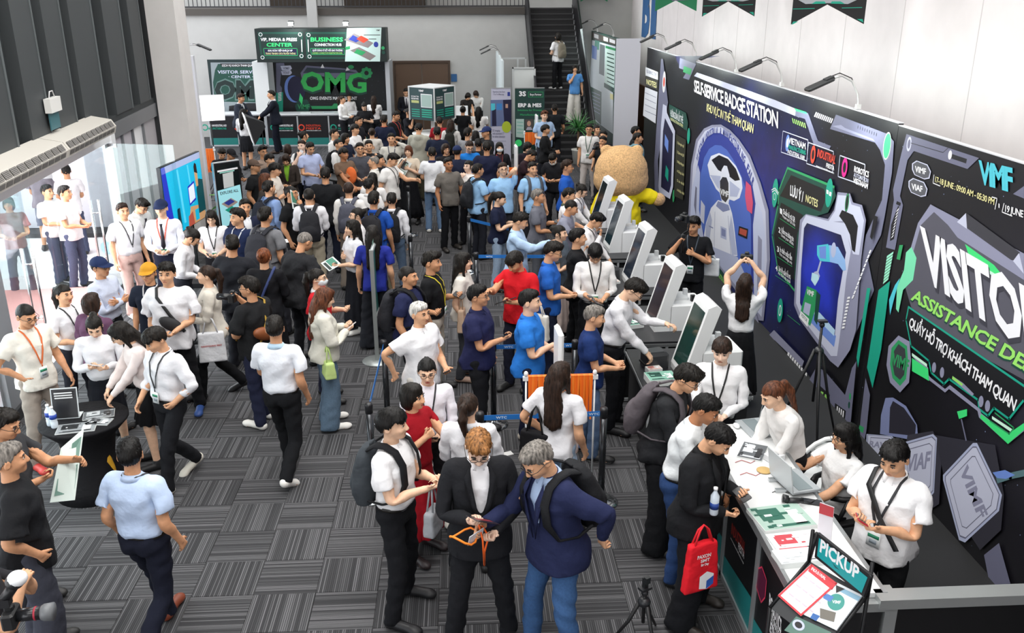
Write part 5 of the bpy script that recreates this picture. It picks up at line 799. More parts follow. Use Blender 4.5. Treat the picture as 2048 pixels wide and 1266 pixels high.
tq([(.80, .12), (.99, .12), (.99, .58), (.88, .62), (.80, .48)], 4, .006); tq([(.80, .52), (.86, .52), (.87, .74), (.83, .82), (.79, .76)], 3, .007); tq([(.79, .74), (.87, .70), (.86, .84), (.82, .87), (.79, .82)], 6, .008); tq([(.25, .06), (.34, .06), (.33, .34), (.26, .34)], 4, .005); tq([(.23, .04), (.29, .04), (.29, .16), (.23, .16)], 9, .006)
m.build('picture', EM, t, True); m = MB(); mx_, my_ = (xa+xb)/2-.05, (ya+yb)/2; m.span((mx_-.03, my_-.35, .1), (mx_+.03, my_-.28, 1.3)); m.span((mx_-.03, my_+.28, .1), (mx_+.03, my_+.35, 1.3)); m.span((mx_-.3, my_-.5, 0), (mx_+.3, my_+.5, .08)); m.build('stand', mat('1d1d20', .4), t, True)
a, b_ = gz(427, 328, 1.92), gz(478, 321, 1.92); U = b_-a; U[2] = 0; a0 = a.copy(); a0[2] = 0; Nn = _nrm(np.cross(U, (0, 0, 1))); Nn = Nn if Nn @ (CAM-a) > 0 else -Nn; EP = Plane(a, U, Nn)
t = thing('digital_poster', 'upright digital poster reading explore all, next to the large screen', 'sign', tuple(a0)); m = MB(); m.slab([a0+(0, 0, .05), a0+U+(0, 0, .05), a0+U+(0, 0, 1.92), a0+(0, 0, 1.92)], -Nn*.06); m.build('casing', mat('101214', .3), t, True)
m = MB(); m.slab([a0+Nn*.002-_nrm(U)*.012+(0, 0, .05), a0+Nn*.002-_nrm(U)*.0+(0, 0, .05), a0+Nn*.002+(0, 0, 1.93), a0+Nn*.002-_nrm(U)*.012+(0, 0, 1.93)], -Nn*.062); m.slab([a0+(0, 0, 1.92), a0+U+(0, 0, 1.92), a0+U+(0, 0, 1.935), a0+(0, 0, 1.935)], -Nn*.06); m.build('frame', mat('d7dada', .3, .6), t, True)
A = Art(EP, .002); A.poly([(430, 333), (475, 325), (480, 368), (435, 381)], mat('0c1414', .2)).poly([(435, 382), (480, 369), (490, 440), (445, 455)], mat('9fdce4', .3, emis=.25)).text('EXPLORE ALL', (441, 390), (477, 383), (440, 384.5), BK, .03).poly([(445, 348), (466, 343), (468, 372), (448, 377)], mat('cfd4d2', .4)).line([(436, 343), (474, 336)], .03, WH).line([(440, 346), (468, 341)], .02, mat('9adccc', .4)).poly([(443, 408), (462, 396), (476, 404), (458, 417)], mat('a8988c', .4)).poly([(448, 406), (461, 398), (470, 403), (457, 411)], BLU).poly([(450, 420), (464, 412), (474, 418), (460, 426)], TE); A.done('print', t)
A = Art(Plane(lp.a[0], lp.a[1], lp.a[2] if lp.a[2] @ (CAM-lp.a[0]) > 0 else -lp.a[2]), .008); A.poly([(196, 474), (292, 474), (292, 546), (200, 546)], mat('e8eef4', .3, alpha=.35)).oval(214, 496, .11, .11, mat('9cc4ea', .4)).oval(240, 494, .10, .10, mat('f0cfa0', .4)).oval(262, 496, .10, .10, mat('9cc4ea', .4)).text('CONVENTION CENTER', (206, 527), (284, 527), (206, 519), mat('a8b0b8', .4), .02).text('CITY', (262, 540), (284, 540), (262, 533), mat('d0c8a0', .4), .02); A.done('print', l7)
def plant(x, y, ztop, pot_h, pot_r, n, ln, wd, lab, green, stem=0, spread=1.0, seed=3):
 rr = random.Random(seed); t = thing('potted_plant', lab, 'plant', (x, y, 0)); m = MB(); m.lathe((0, 0, 0), [(pot_r*.75, 0), (pot_r, pot_h*.9), (pot_r*1.08, pot_h*.92), (pot_r*1.08, pot_h), (pot_r*.9, pot_h), (pot_r*.88, pot_h-.03)], 20); m.build('pot', mat('dcdcd4', .5), t)
 if stem: m = MB(); m.tube([(0, 0, pot_h-.03), (.01, .01, stem)], .03, 8); m.build('trunk', mat('6f5a40', .8), t)
 base = stem or pot_h; lm = None
 for k in range(n):
  a = rr.uniform(0, 2*PI); el = rr.uniform(.1, 1.35); L = ln*rr.uniform(.7, 1.1); c_, s_ = math.cos(a), math.sin(a); z0 = base+(ztop-base-ln*.6)*rr.random() if not stem else stem+rr.uniform(-.05, .1); P = []; N = 6
  for i in range(N+1):
   f = i/N; r = L*f*math.cos(el)*spread+.02; z = z0+L*(f*math.sin(el)-.45*f*f*math.cos(el)); w_ = wd*math.sin(PI*min(.98, .12+f*.88))**.8*(1-.6*f) if stem else wd*math.sin(PI*(.06+.92*f)); P += [(c_*r-s_*w_, s_*r+c_*w_, z), (c_*r, s_*r, z+.012-.02*0), (c_*r+s_*w_, s_*r-c_*w_, z)]
  m = MB(); m.add(P, [[3*i, 3*i+1, 3*i+4, 3*i+3] for i in range(N)]+[[3*i+1, 3*i+2, 3*i+5, 3*i+4] for i in range(N)], smooth=True); m.build('leaf', mat(rr.choice(green), .45), t)
 return t
g = gz(1155, 328, 0); plant(g[0], g[1], 1.7, .42, .17, 70, .62, .018, 'spiky green palm in a tall white pot at the foot of the stairs', ('2f6b34', '3d8040', '24562a', '4b9148'), stem=.95)
g = gz(418, 366, 1.45); plant(g[0]+.22, g[1]+.1, 1.5, .35, .16, 60, .34, .05, 'leafy green plant between the large screen and the digital poster', ('3c7a2c', '5a9a3c', '2f6524'), seed=8)
def softbox(c, nrm, s, lab, lit):
 c = np.array(c, float); n_ = _nrm(nrm); u = _nrm(np.cross(n_, (0, 0, 1))); v = np.cross(u, n_); v = v if v[2] > 0 else -v; t = thing('softbox_lamp', lab, 'studio lamp', (c[0], c[1], 0)); q = [c+u*a*s/2+v*b_*s/2 for a, b_ in ((-1, -1), (1, -1), (1, 1), (-1, 1))]; k = [c-n_*s*.55+u*a*.06+v*b_*.06 for a, b_ in ((-1, -1), (1, -1), (1, 1), (-1, 1))]
 m = MB(); m.add(q+k, [[4, 5, 6, 7]]+[[i, (i+1) % 4, (i+1) % 4+4, i+4] for i in range(4)]); m.build('hood', mat('1b1c1f', .7), t, True); m = MB(); m.slab([p+n_*.004 for p in q], n_*.01); m.build('diffuser', mat('ffffff', .6, emis=1.6 if lit else 0.0), t, True)
 m = MB(); m.tube([q[0], q[1], q[2], q[3]], .012, 5, closed=True); m.build('rim', mat('e8e8e8', .5), t, True); b0 = c-n_*s*.45; m = MB(); m.tube([b0, (b0[0], b0[1], .35)], .014, 6)
 for a in range(3): an = a*2.1+.3; m.tube([(b0[0], b0[1], .45), (b0[0]+.4*math.cos(an), b0[1]+.4*math.sin(an), .01)], .010, 5)
 m.build('stand', mat('202124', .4), t, True)
softbox(gy(420, 216, 21.5), (.35, -1, -.35), .62, 'glowing white softbox lamp right of the white column', True)
softbox(gy(497, 258, 23)+np.array((.0, 0, 0)), (-1, -.30, -.25), .74, 'black softbox lamp seen from the side behind the crowd', False)
g = gz(168, 838, .76); tx, ty = g[0], g[1]; t = thing('round_table', 'small round table under a black stretch cloth at the left', 'table', (tx, ty, 0)); R_ = .40
m = MB(); m.lathe((tx, ty, 0), [(.36, .0), (.30, .12), (.22, .35), (.26, .6), (R_-.02, .73), (R_, .75), (R_, .765), (R_-.01, .77)], 28); m.build('table_cloth', mat('141417', .8, kind='cloth'), t, True)
def pt(dx, dy): return tx+dx, ty+dy
x, y = pt(-.16, .02); t = thing('tabletop_sign', 'clear acrylic stand with a black printed sheet on the round table', 'sign', (x, y, .77), .12); m = MB(); m.box((0, 0, .15), (.24, .006, .30), (-.22, 0, 0)); m.box((0, .04, .006), (.24, .12, .006)); m.build('acrylic', mat('ccd4d6', .1), t); m = MB(); m.box((0, -.005, .15), (.22, .003, .28), (-.22, 0, 0), mi=0); m.box((0, -.008, .12), (.10, .003, .10), (-.22, 0, 0), mi=1)
for z in (.26, .235, .21): m.box((0, -.009+(.0), z), (.16, .003, .012), (-.22, 0, 0), mi=1)
m.build('print', [mat('18181b', .4), mat('d4d6d6', .4)], t)
for i, (dx, dy) in enumerate(((-.25, -.14), (-.19, -.19))):
 x, y = pt(dx, dy); t = thing('water_bottle', ('clear water bottle with blue label on the round table, left one', 'clear water bottle with blue label on the round table, right one')[i], 'bottle', (x, y, .77), 0, 'water bottles on the round table'); m = MB(); m.lathe((0, 0, 0), [(.028, 0), (.032, .01), (.032, .06), (.029, .07), (.032, .08), (.032, .15), (.013, .185), (.013, .20)], 14); m.build('bottle', mat('dbe6ee', .08), t); m = MB(); m.lathe((0, 0, .095), [(.033, 0), (.033, .045)], 14); m.build('label', mat('2a49a8', .4), t); m = MB(); m.lathe((0, 0, .198), [(.015, 0), (.015, .018)], 12); m.build('cap', mat('f0f2f4', .4), t)
for i, (dx, dy, w_, d, r, lab) in enumerate(((.02, -.22, .34, .20, .2, 'black and white map leaflets at the front of the round table'), (.18, -.10, .22, .14, -.1, 'grey booklets at the right side of the round table'), (.12, .06, .28, .18, .3, 'dark printed leaflets at the back of the round table'))): x, y = pt(dx, dy); sheetstack(x, y, .772, w_, d, .008, r, lab, (('8c9194', '2a2c2e', 'd7dadb'), ('a4a9ac', '3c3f42', 'dfe2e2'), ('5c6164', 'b9bec0', '202224'))[i])
g = gz(180, 985, 0); t = thing('tote_bag', 'black tote bag with a yellow scarf standing on the floor beside the round table', 'bag', (g[0]+.12, g[1]+.02, 0), .3); m = MB(); m.add([(-.17, -.05, 0), (.17, -.05, 0), (.15, .06, 0), (-.15, .06, 0), (-.12, -.02, .42), (.14, -.02, .40), (.12, .04, .42), (-.10, .04, .42)], [[3, 2, 1, 0], [4, 5, 6, 7], [0, 1, 5, 4], [1, 2, 6, 5], [2, 3, 7, 6], [3, 0, 4, 7]]); m.build('body', mat('15151a', .5), t); m = MB(); m.tube([(-.08, 0, .40), (-.06, -.02, .56), (.04, -.02, .58), (.08, 0, .40)], .01, 6); m.build('handle', mat('15151a', .5), t); m = MB(); m.tube([(-.05, .0, .40), (.0, -.03, .50), (.08, -.05, .42), (.12, -.06, .28), (.15, -.06, .15)], [.03, .045, .04, .03, .02], 8); m.build('scarf', mat('c9982c', .7, kind='cloth'), t)
g = gz(700, 352, .95); t = thing('standing_table', 'dark table covered with green brochures in the middle of the crowd', 'table', (g[0], g[1], 0)); m = MB(); m.lathe((g[0], g[1], .9), [(.46, 0), (.48, .02), (.48, .04), (.46, .05)], 24); m.build('table_top', mat('2a2c2c', .5), t, True); m = MB(); m.lathe((g[0], g[1], 0), [(.3, 0), (.28, .03), (.04, .05), (.04, .9)], 12); m.build('pedestal', BLK, t, True)
for i, (px, py) in enumerate(((690, 352), (705, 357), (716, 350))): q = gz(px, py, .95); sheetstack(q[0], q[1], .951, .3, .22, .02, .4*i, ('green brochure lying open on the crowd table, left', 'green brochure lying open on the crowd table, front', 'green brochure lying open on the crowd table, right')[i], ('8fb0a4', '25443c', 'e4ecea'))
g = gz(1015, 908, 0); o = MB().box((g[0], g[1], .004), (.11, .08, .004), (0, 0, .4)).build('paper_scrap', mat('e8e8e6', .7)); tag(o, 'small white paper scrap on the carpet near the ponytail woman', 'paper')
t = thing('white_desk', 'white desk with papers in front of the back wall, right of the cube sign', 'desk', (.25, 27.3, 0)); m = MB(); m.span((-.25, 27.1, .98), (.75, 27.7, 1.02)); m.build('desk_top', WPL, t, True); m = MB(); m.span((-.22, 27.15, 0), (.72, 27.65, .98)); m.build('body', mat('d9dcdc', .5), t, True)
t = thing('monitor', 'white computer monitor on the white desk near the back wall', 'monitor', (-.05, 27.35, 1.02)); m = MB(); m.box((0, 0, .22), (.42, .03, .28), bev=.01); m.box((0, .02, .05), (.05, .04, .12)); m.box((0, 0, .01), (.2, .14, .02)); m.build('casing', WPL, t)
# ================================================================== human figures
def snet(field, o, h):
 S = field < 0; nx, ny, nz = field.shape
 c = S[:-1, :-1, :-1].astype(np.int8)
 tot = sum(S[i:nx-1+i, j:ny-1+j, k:nz-1+k].astype(np.int8) for i in (0, 1) for j in (0, 1) for k in (0, 1))
 act = (tot > 0) & (tot < 8); idx = -np.ones(act.shape, np.int64); cells = np.argwhere(act); idx[act] = np.arange(len(cells))
 P = np.zeros((len(cells), 3)); W = np.zeros(len(cells))
 I, J, K = cells.T
 for a in range(3):
  for p in (0, 1):
   for q in (0, 1):
    d0 = [0, 0, 0]; ot = [x for x in range(3) if x != a]; d0[ot[0]] = p; d0[ot[1]] = q; d1 = list(d0); d1[a] = 1
    f0 = field[I+d0[0], J+d0[1], K+d0[2]]; f1 = field[I+d1[0], J+d1[1], K+d1[2]]
    cr = (f0 < 0) != (f1 < 0); t = np.where(cr, f0/np.where(cr, f0-f1, 1), 0)
    for x in range(3):
     P[:, x] += np.where(cr, d0[x]+(t if x == a else 0), 0)
    W += cr
 P = P/W[:, None]+cells; V = P*h+np.array(o)
 F = []
 for a in range(3):
  b, c2 = [(1, 2), (2, 0), (0, 1)][a]
  sl0 = [slice(1, n-1) for n in S.shape]; sl0[a] = slice(0, S.shape[a]-1); sl1 = list(sl0); sl1[a] = slice(1, S.shape[a])
  A = S[tuple(sl0)]; B = S[tuple(sl1)]
  e = np.argwhere(A != B); 
  if len(e) == 0: continue
  g = e.copy()
  for x in range(3):
   if x != a: g[:, x] += 1
  inside0 = A[tuple(e.T)]
  def at(db, dc):
   q = g.copy(); q[:, b] -= db; q[:, c2] -= dc; return idx[q[:, 0], q[:, 1], q[:, 2]]
  q = np.stack([at(0, 0), at(1, 0), at(1, 1), at(0, 1)], 1)
  q[~inside0] = q[~inside0][:, ::-1]
  F.append(q)
 return V, np.concatenate(F)
class SDF:
 def __init__(s, lo, hi, h):
  s.lo = np.array(lo, float); s.h = h; n = np.ceil((np.array(hi)-s.lo)/h).astype(int)+1
  s.f = np.full(n, .15, np.float32)
 def _win(s, lo, hi):
  i0 = np.maximum(np.floor((lo-s.lo)/s.h).astype(int), 0); i1 = np.minimum(np.ceil((hi-s.lo)/s.h).astype(int)+1, s.f.shape)
  if (i1 <= i0).any(): return None, None
  X = [(s.lo[a]+s.h*np.arange(i0[a], i1[a])).astype(np.float32) for a in range(3)]
  return tuple(slice(i0[a], i1[a]) for a in range(3)), np.meshgrid(*X, indexing='ij', sparse=True)
 def _mix(s, w, d, k, sub):
  f = s.f[w]
  if sub:
   d = -d
   hh = np.clip(.5-.5*(f-d)/max(k, 1e-6), 0, 1); s.f[w] = f*(1-hh)+d*hh+k*hh*(1-hh)
  else:
   hh = np.clip(.5+.5*(f-d)/max(k, 1e-6), 0, 1); s.f[w] = f*(1-hh)+d*hh-k*hh*(1-hh)
 def cone(s, a, b, ra, rb, k=.01, sub=False, sq=(1, 1, 1)):
  a = np.array(a, float); b = np.array(b, float); sq = np.array(sq, float)
  R = max(ra, rb)+k+.03; lo = np.minimum(a, b)-R/np.minimum(sq, 1); hi = np.maximum(a, b)+R/np.minimum(sq, 1)
  w, G = s._win(lo, hi)
  if w is None: return s
  ab = (b-a)*sq; L2 = (ab**2).sum()+1e-9
  p = [(G[i]-a[i])*sq[i] for i in range(3)]
  t = np.clip((p[0]*ab[0]+p[1]*ab[1]+p[2]*ab[2])/L2, 0, 1)
  d = np.sqrt((p[0]-ab[0]*t)**2+(p[1]-ab[1]*t)**2+(p[2]-ab[2]*t)**2)-(ra+(rb-ra)*t)
  s._mix(w, d.astype(np.float32), k, sub); return s
 def ell(s, c, r, k=.01, sub=False, tilt=0):
  c = np.array(c, float); r = np.array(r, float); R = r.max()+k+.03 if tilt else r+k+.03
  w, G = s._win(c-R, c+R)
  if w is None: return s
  x, y, z = G[0]-c[0], G[1]-c[1], G[2]-c[2]
  if tilt: ct, st = math.cos(tilt), math.sin(tilt); y, z = y*ct+z*st, -y*st+z*ct
  q = np.sqrt((x/r[0])**2+(y/r[1])**2+(z/r[2])**2); q2 = np.sqrt((x/r[0]**2)**2+(y/r[1]**2)**2+(z/r[2]**2)**2)+1e-6
  d = q*(q-1)/q2
  s._mix(w, d.astype(np.float32), k, sub); return s
 def stack(s, secs, k=.0):           # lofted torso: sections (z, cx, cy, rx, ry, power), from low to high
  z0, z1 = secs[0][0], secs[-1][0]; R = max(max(q[3], q[4]) for q in secs)+.05
  w, G = s._win(np.array((-R, -R-.1, z0-.04)), np.array((R, R+.1, z1+.04)))
  zz = np.array([q[0] for q in secs]); Z = G[2]
  itp = lambda i: np.interp(Z, zz, [q[i] for q in secs])
  cx, cy, rx, ry = itp(1), itp(2), itp(3), itp(4)
  x = (G[0]-cx)/rx; y = (G[1]-cy)/ry; q = (np.abs(x)**2.4+np.abs(y)**2.4)**(1/2.4)
  d = (q-1)*np.minimum(rx, ry); d = np.maximum(d, np.maximum(z0-Z, Z-z1))
  s._mix(w, d.astype(np.float32), k, False); return s
 def cut(s, n, c):                   # keep where n.p <= c
  w, G = s._win(s.lo-1, s.lo+s.h*np.array(s.f.shape)+1)
  d = n[0]*G[0]+n[1]*G[1]+n[2]*G[2]-c; s.f = np.maximum(s.f, d.astype(np.float32)); return s
 def wrinkle(s, amp, fx=22, fz=16):
  w, G = s._win(s.lo-1, s.lo+s.h*np.array(s.f.shape)+1)
  n = np.sin(G[0]*fx+3*np.sin(G[2]*fz*.5)+1)*np.sin(G[2]*fz+2.5*np.sin(G[0]*fx*.4)+G[1]*18)+.6*np.sin(G[2]*fz*2.1+G[0]*31+G[1]*12)
  s.f = s.f+(amp*n).astype(np.float32); return s
 def get(s): return snet(s.f, s.lo, s.h)
def decim(V, F, target):
 me = bpy.data.meshes.new('x'); me.from_pydata([tuple(v) for v in V], [], F.tolist()); 
 o = bpy.data.objects.new('x', me); COL.objects.link(o); md = o.modifiers.new('d', 'DECIMATE'); md.ratio = min(1, target/(len(F)*2))
 dg = bpy.context.evaluated_depsgraph_get(); m2 = bpy.data.meshes.new_from_object(o.evaluated_get(dg))
 n = len(m2.vertices); co = np.zeros(n*3); m2.vertices.foreach_get('co', co); fs = [list(p.vertices) for p in m2.polygons]
 bpy.data.objects.remove(o); bpy.data.meshes.remove(me); bpy.data.meshes.remove(m2)
 return co.reshape(-1, 3), fs
J = dict(pel=(0, 0, .95), sp=(0, .0, 1.10), ch=(0, .01, 1.28), nk=(0, .02, 1.45), hd=(0, .0, 1.54), top=(0, .0, 1.72))
A50 = math.radians(48)
for sd, n in ((-1, 'R'), (1, 'L')):
 J['hip'+n] = (sd*.085, 0, .92); J['kn'+n] = (sd*.10, -.01, .50); J['an'+n] = (sd*.105, .02, .085); J['toe'+n] = (sd*.13, -.15, .02)
 sh = np.array((sd*.165, .015, 1.395)); d = np.array((sd*math.cos(A50), 0, -math.sin(A50))); e = sh+d*.275; wv = e+d*.245+np.array((0, -.02, 0))
 J['sh'+n] = tuple(sh); J['el'+n] = tuple(e); J['wr'+n] = tuple(wv); J['hn'+n] = tuple(wv+d*.09)
for k in J: J[k] = np.array(J[k], float)
HN = {}
def hand_bones(n):
 sd = -1 if n == 'R' else 1
 w = J['wr'+n]; d = _nrm(J['wr'+n]-J['el'+n]); d = _nrm(d*(1, 0, 1)); f = np.array((0, -1., 0)); up = np.cross(d, f)*(1 if sd > 0 else -1)   # palm faces -up side (down and in)
 up = up if up[2] > 0 else -up
 out = []
 for i, (off, ln, r) in enumerate(((.030, .070, .0083), (.0105, .078, .0086), (-.009, .072, .0082), (-.028, .057, .0074))):
  a = w+d*(.092-abs(i-1)*.004)+f*off; fan = f*(off*.28)
  dd = _nrm(d+fan*2.2-up*.12); m = a+dd*ln*.5; dd2 = _nrm(dd-up*.35); e = m+dd2*ln*.5
  out.append((a, m, e, r))
 a = w+d*.028+f*.026-up*.008; dd = _nrm(d*.75+f*.75-up*.25); m = a+dd*.034; e = m+_nrm(d*.9+f*.3-up*.2)*.032
 out.append((a, m, e, .0100))
 return out, d, f, up
for n in 'RL': HN[n] = hand_bones(n)
def sdf_body(h):
 s = SDF((-.68, -.22, -.02), (.68, .20, 1.76), h)
 s.stack([(.84, 0, .0, .155, .105, 2), (.93, 0, .01, .168, .118, 2), (1.02, 0, .0, .150, .105, 2), (1.10, 0, -.005, .138, .098, 2), (1.22, 0, .0, .152, .108, 2), (1.32, 0, .005, .168, .112, 2), (1.40, 0, .012, .155, .090, 2), (1.43, 0, .015, .10, .07, 2)], .03)
 s.cone((-.14, .015, 1.385), (.14, .015, 1.385), .052, .052, .05)
 s.cone((0, .022, 1.40), (0, .012, 1.54), .060, .053, .03)
 for n in 'RL':
  sd = -1 if n == 'R' else 1
  s.cone(J['hip'+n]+(0, 0, .0), J['kn'+n], .088, .056, .04); s.cone(J['kn'+n], J['an'+n]+(0, 0, .0), .054, .036, .02)
  s.cone(J['kn'+n]+(0, .02, -.06), J['kn'+n]+(0, .02, -.2), .050, .040, .02)
  s.cone(J['an'+n]+(0, .02, -.045), J['toe'+n]+(0, .0, .015), .034, .030, .02); s.ell(J['toe'+n]+(0, .0, .01), (.042, .05, .022), .01)
  s.ell((sd*.07, .07, .93), (.085, .075, .09), .04)
  s.cone(J['sh'+n], J['el'+n], .052, .040, .03); s.cone(J['el'+n], J['wr'+n], .040, .026, .015, sq=(1, .95, 1))
  s.cone(J['el'+n]+.05*_nrm(J['wr'+n]-J['el'+n]), J['el'+n]+.1*_nrm(J['wr'+n]-J['el'+n]), .041, .037, .02)
  fs, d, f, up = HN[n]; w = J['wr'+n]
  s.cone(w, w+d*.03, .025, .024, .01)
  for off in (.024, .008, -.008, -.022): s.cone(w+d*.02+f*off*.6, w+d*.088+f*off*1.15, .0135, .0125, .006)
  s.cone(w+d*.01+f*.012, w+d*.05+f*.03-up*.008, .014, .012, .008)
  for a, m, e, r in fs: s.cone(a-_nrm(m-a)*.012, m, r*1.08, r, .003); s.cone(m, e, r, r*.86, .002)
 s.ell((0, .015, 1.632), (.077, .096, .092), .02)
 s.cone((0, -.022, 1.570), (0, -.052, 1.545), .058, .036, .02, sq=(.98, 1, 1)); s.ell((0, -.035, 1.59), (.064, .065, .062), .02)
 s.ell((0, -.071, 1.533), (.022, .018, .016), .015)
 for sd in (-1, 1):
  s.ell((sd*.033, -.072, 1.592), (.024, .018, .018), .02); s.ell((sd*.032, -.093, 1.625), (.017, .013, .010), .014, sub=True)
  s.ell((sd*.032, -.076, 1.624), (.0150, .0125, .0115), .004)
  s.cone((sd*.012, -.085, 1.642), (sd*.045, -.076, 1.643), .0085, .007, .01)
  s.ell((sd*.080, .012, 1.610), (.010, .021, .032), .006, tilt=.25); s.ell((sd*.088, .004, 1.612), (.006, .010, .016), .006, sub=True)
  s.ell((sd*.0105, -.1045, 1.587), (.0085, .009, .007), .006)
 s.cone((0, -.090, 1.632), (0, -.110, 1.592), .0085, .0125, .010)
 s.cone((-.017, -.086, 1.5605), (.017, -.086, 1.5605), .0068, .0068, .007); s.cone((-.015, -.0855, 1.5485), (.015, -.0855, 1.5485), .0078, .0078, .007)
 s.cone((-.020, -.0965, 1.5548), (.020, -.0965, 1.5548), .0022, .0022, .003, sub=True)
 return s
BN = ['pel', 'sp', 'ch', 'nk', 'hd'] + [b+n for n in 'RL' for b in ('th', 'sn', 'ft', 'ua', 'fa', 'ha', 'f1', 'f2', 't1', 't2')]
SEG = dict(pel=('pel', 'sp', .13), sp=('sp', 'ch', .12), ch=('ch', 'nk', .13), nk=('nk', 'hd', .055), hd=('hd', 'top', .09))
for n in 'RL':
 SEG['th'+n] = ('hip'+n, 'kn'+n, .075); SEG['sn'+n] = ('kn'+n, 'an'+n, .05); SEG['ft'+n] = ('an'+n, 'toe'+n, .045)
 SEG['ua'+n] = ('sh'+n, 'el'+n, .050); SEG['fa'+n] = ('el'+n, 'wr'+n, .035); SEG['ha'+n] = ('wr'+n, 'hn'+n, .035)
def weights(V, soft=5.0):
 W = np.zeros((len(V), len(BN)))
 def sd_(a, b, V):
  ab = b-a; t = np.clip(((V-a) @ ab)/(ab @ ab), 0, 1); return np.linalg.norm(V-a-t[:, None]*ab, axis=1)
 for bi, b in enumerate(BN):
  if b[:2] in ('f1', 'f2', 't1', 't2'): continue
  a, e, r = SEG[b]; W[:, bi] = (r/(sd_(J[a], J[e], V)+r*.25))**soft
 x = V[:, 0]
 for bi, b in enumerate(BN):
  if b[-1] in 'RL' and b[:2] in ('th', 'sn', 'ft'):
   sgn = -1 if b[-1] == 'R' else 1; W[:, bi] *= 1/(1+np.exp(-sgn*x*90))
  if b[:2] in ('ua', 'fa', 'ha'): 
   sgn = -1 if b[-1] == 'R' else 1; W[:, bi] *= 1/(1+np.exp(-(sgn*x-.150)*55))
 hz = V[:, 2]-.25*(V[:, 1])
 hd = 1/(1+np.exp(-(hz-1.525)*90)); k = BN.index('hd')
 inr = (np.abs(x) < .2)
 hd = hd*inr; W = W*(1-hd)[:, None]/W.sum(1)[:, None]; W[:, k] += hd
 for n in 'RL':
  fs, d, f, up = HN[n]; w = J['wr'+n]; ih = BN.index('ha'+n); base = BN.index('f1'+n); t0 = BN.index('t1'+n)
  al = (V-w) @ d; near = (np.linalg.norm(V-(w+d*.09), axis=1) < .15)
  dF = np.min([np.minimum(sd_(a, m, V), sd_(m, e, V)) for a, m, e, r in fs[:4]], axis=0)
  a, m, e, r = fs[4]; dT = np.minimum(sd_(a, m, V), sd_(m, e, V))
  isT = near & (dT < dF*.95) & (dT < .017) & (((V-w) @ f) > .018)
  g1 = 1/(1+np.exp(-(al-.094)*260)); g2 = 1/(1+np.exp(-(al-.129)*260))
  q = W[:, ih]*near*(~isT); W[:, ih] -= q*g1; W[:, base] += q*g1*(1-g2); W[:, base+1] += q*g1*g2
  tt = ((V-a) @ _nrm(e-a)); g1 = 1/(1+np.exp(-(tt-.004)*260)); g2 = 1/(1+np.exp(-(tt-.036)*260))
  q = W[:, ih]*isT; W[:, ih] -= q*g1; W[:, t0] += q*g1*(1-g2); W[:, t0+1] += q*g1*g2
 W[W < .02] = 0; return W/W.sum(1)[:, None]
def rot_to(a, b):
 a = Vector(a).normalized(); b = Vector(b).normalized(); return np.array(a.rotation_difference(b).to_matrix())
def axr(ax, deg): return np.array(Matrix.Rotation(math.radians(deg), 3, Vector(ax)))
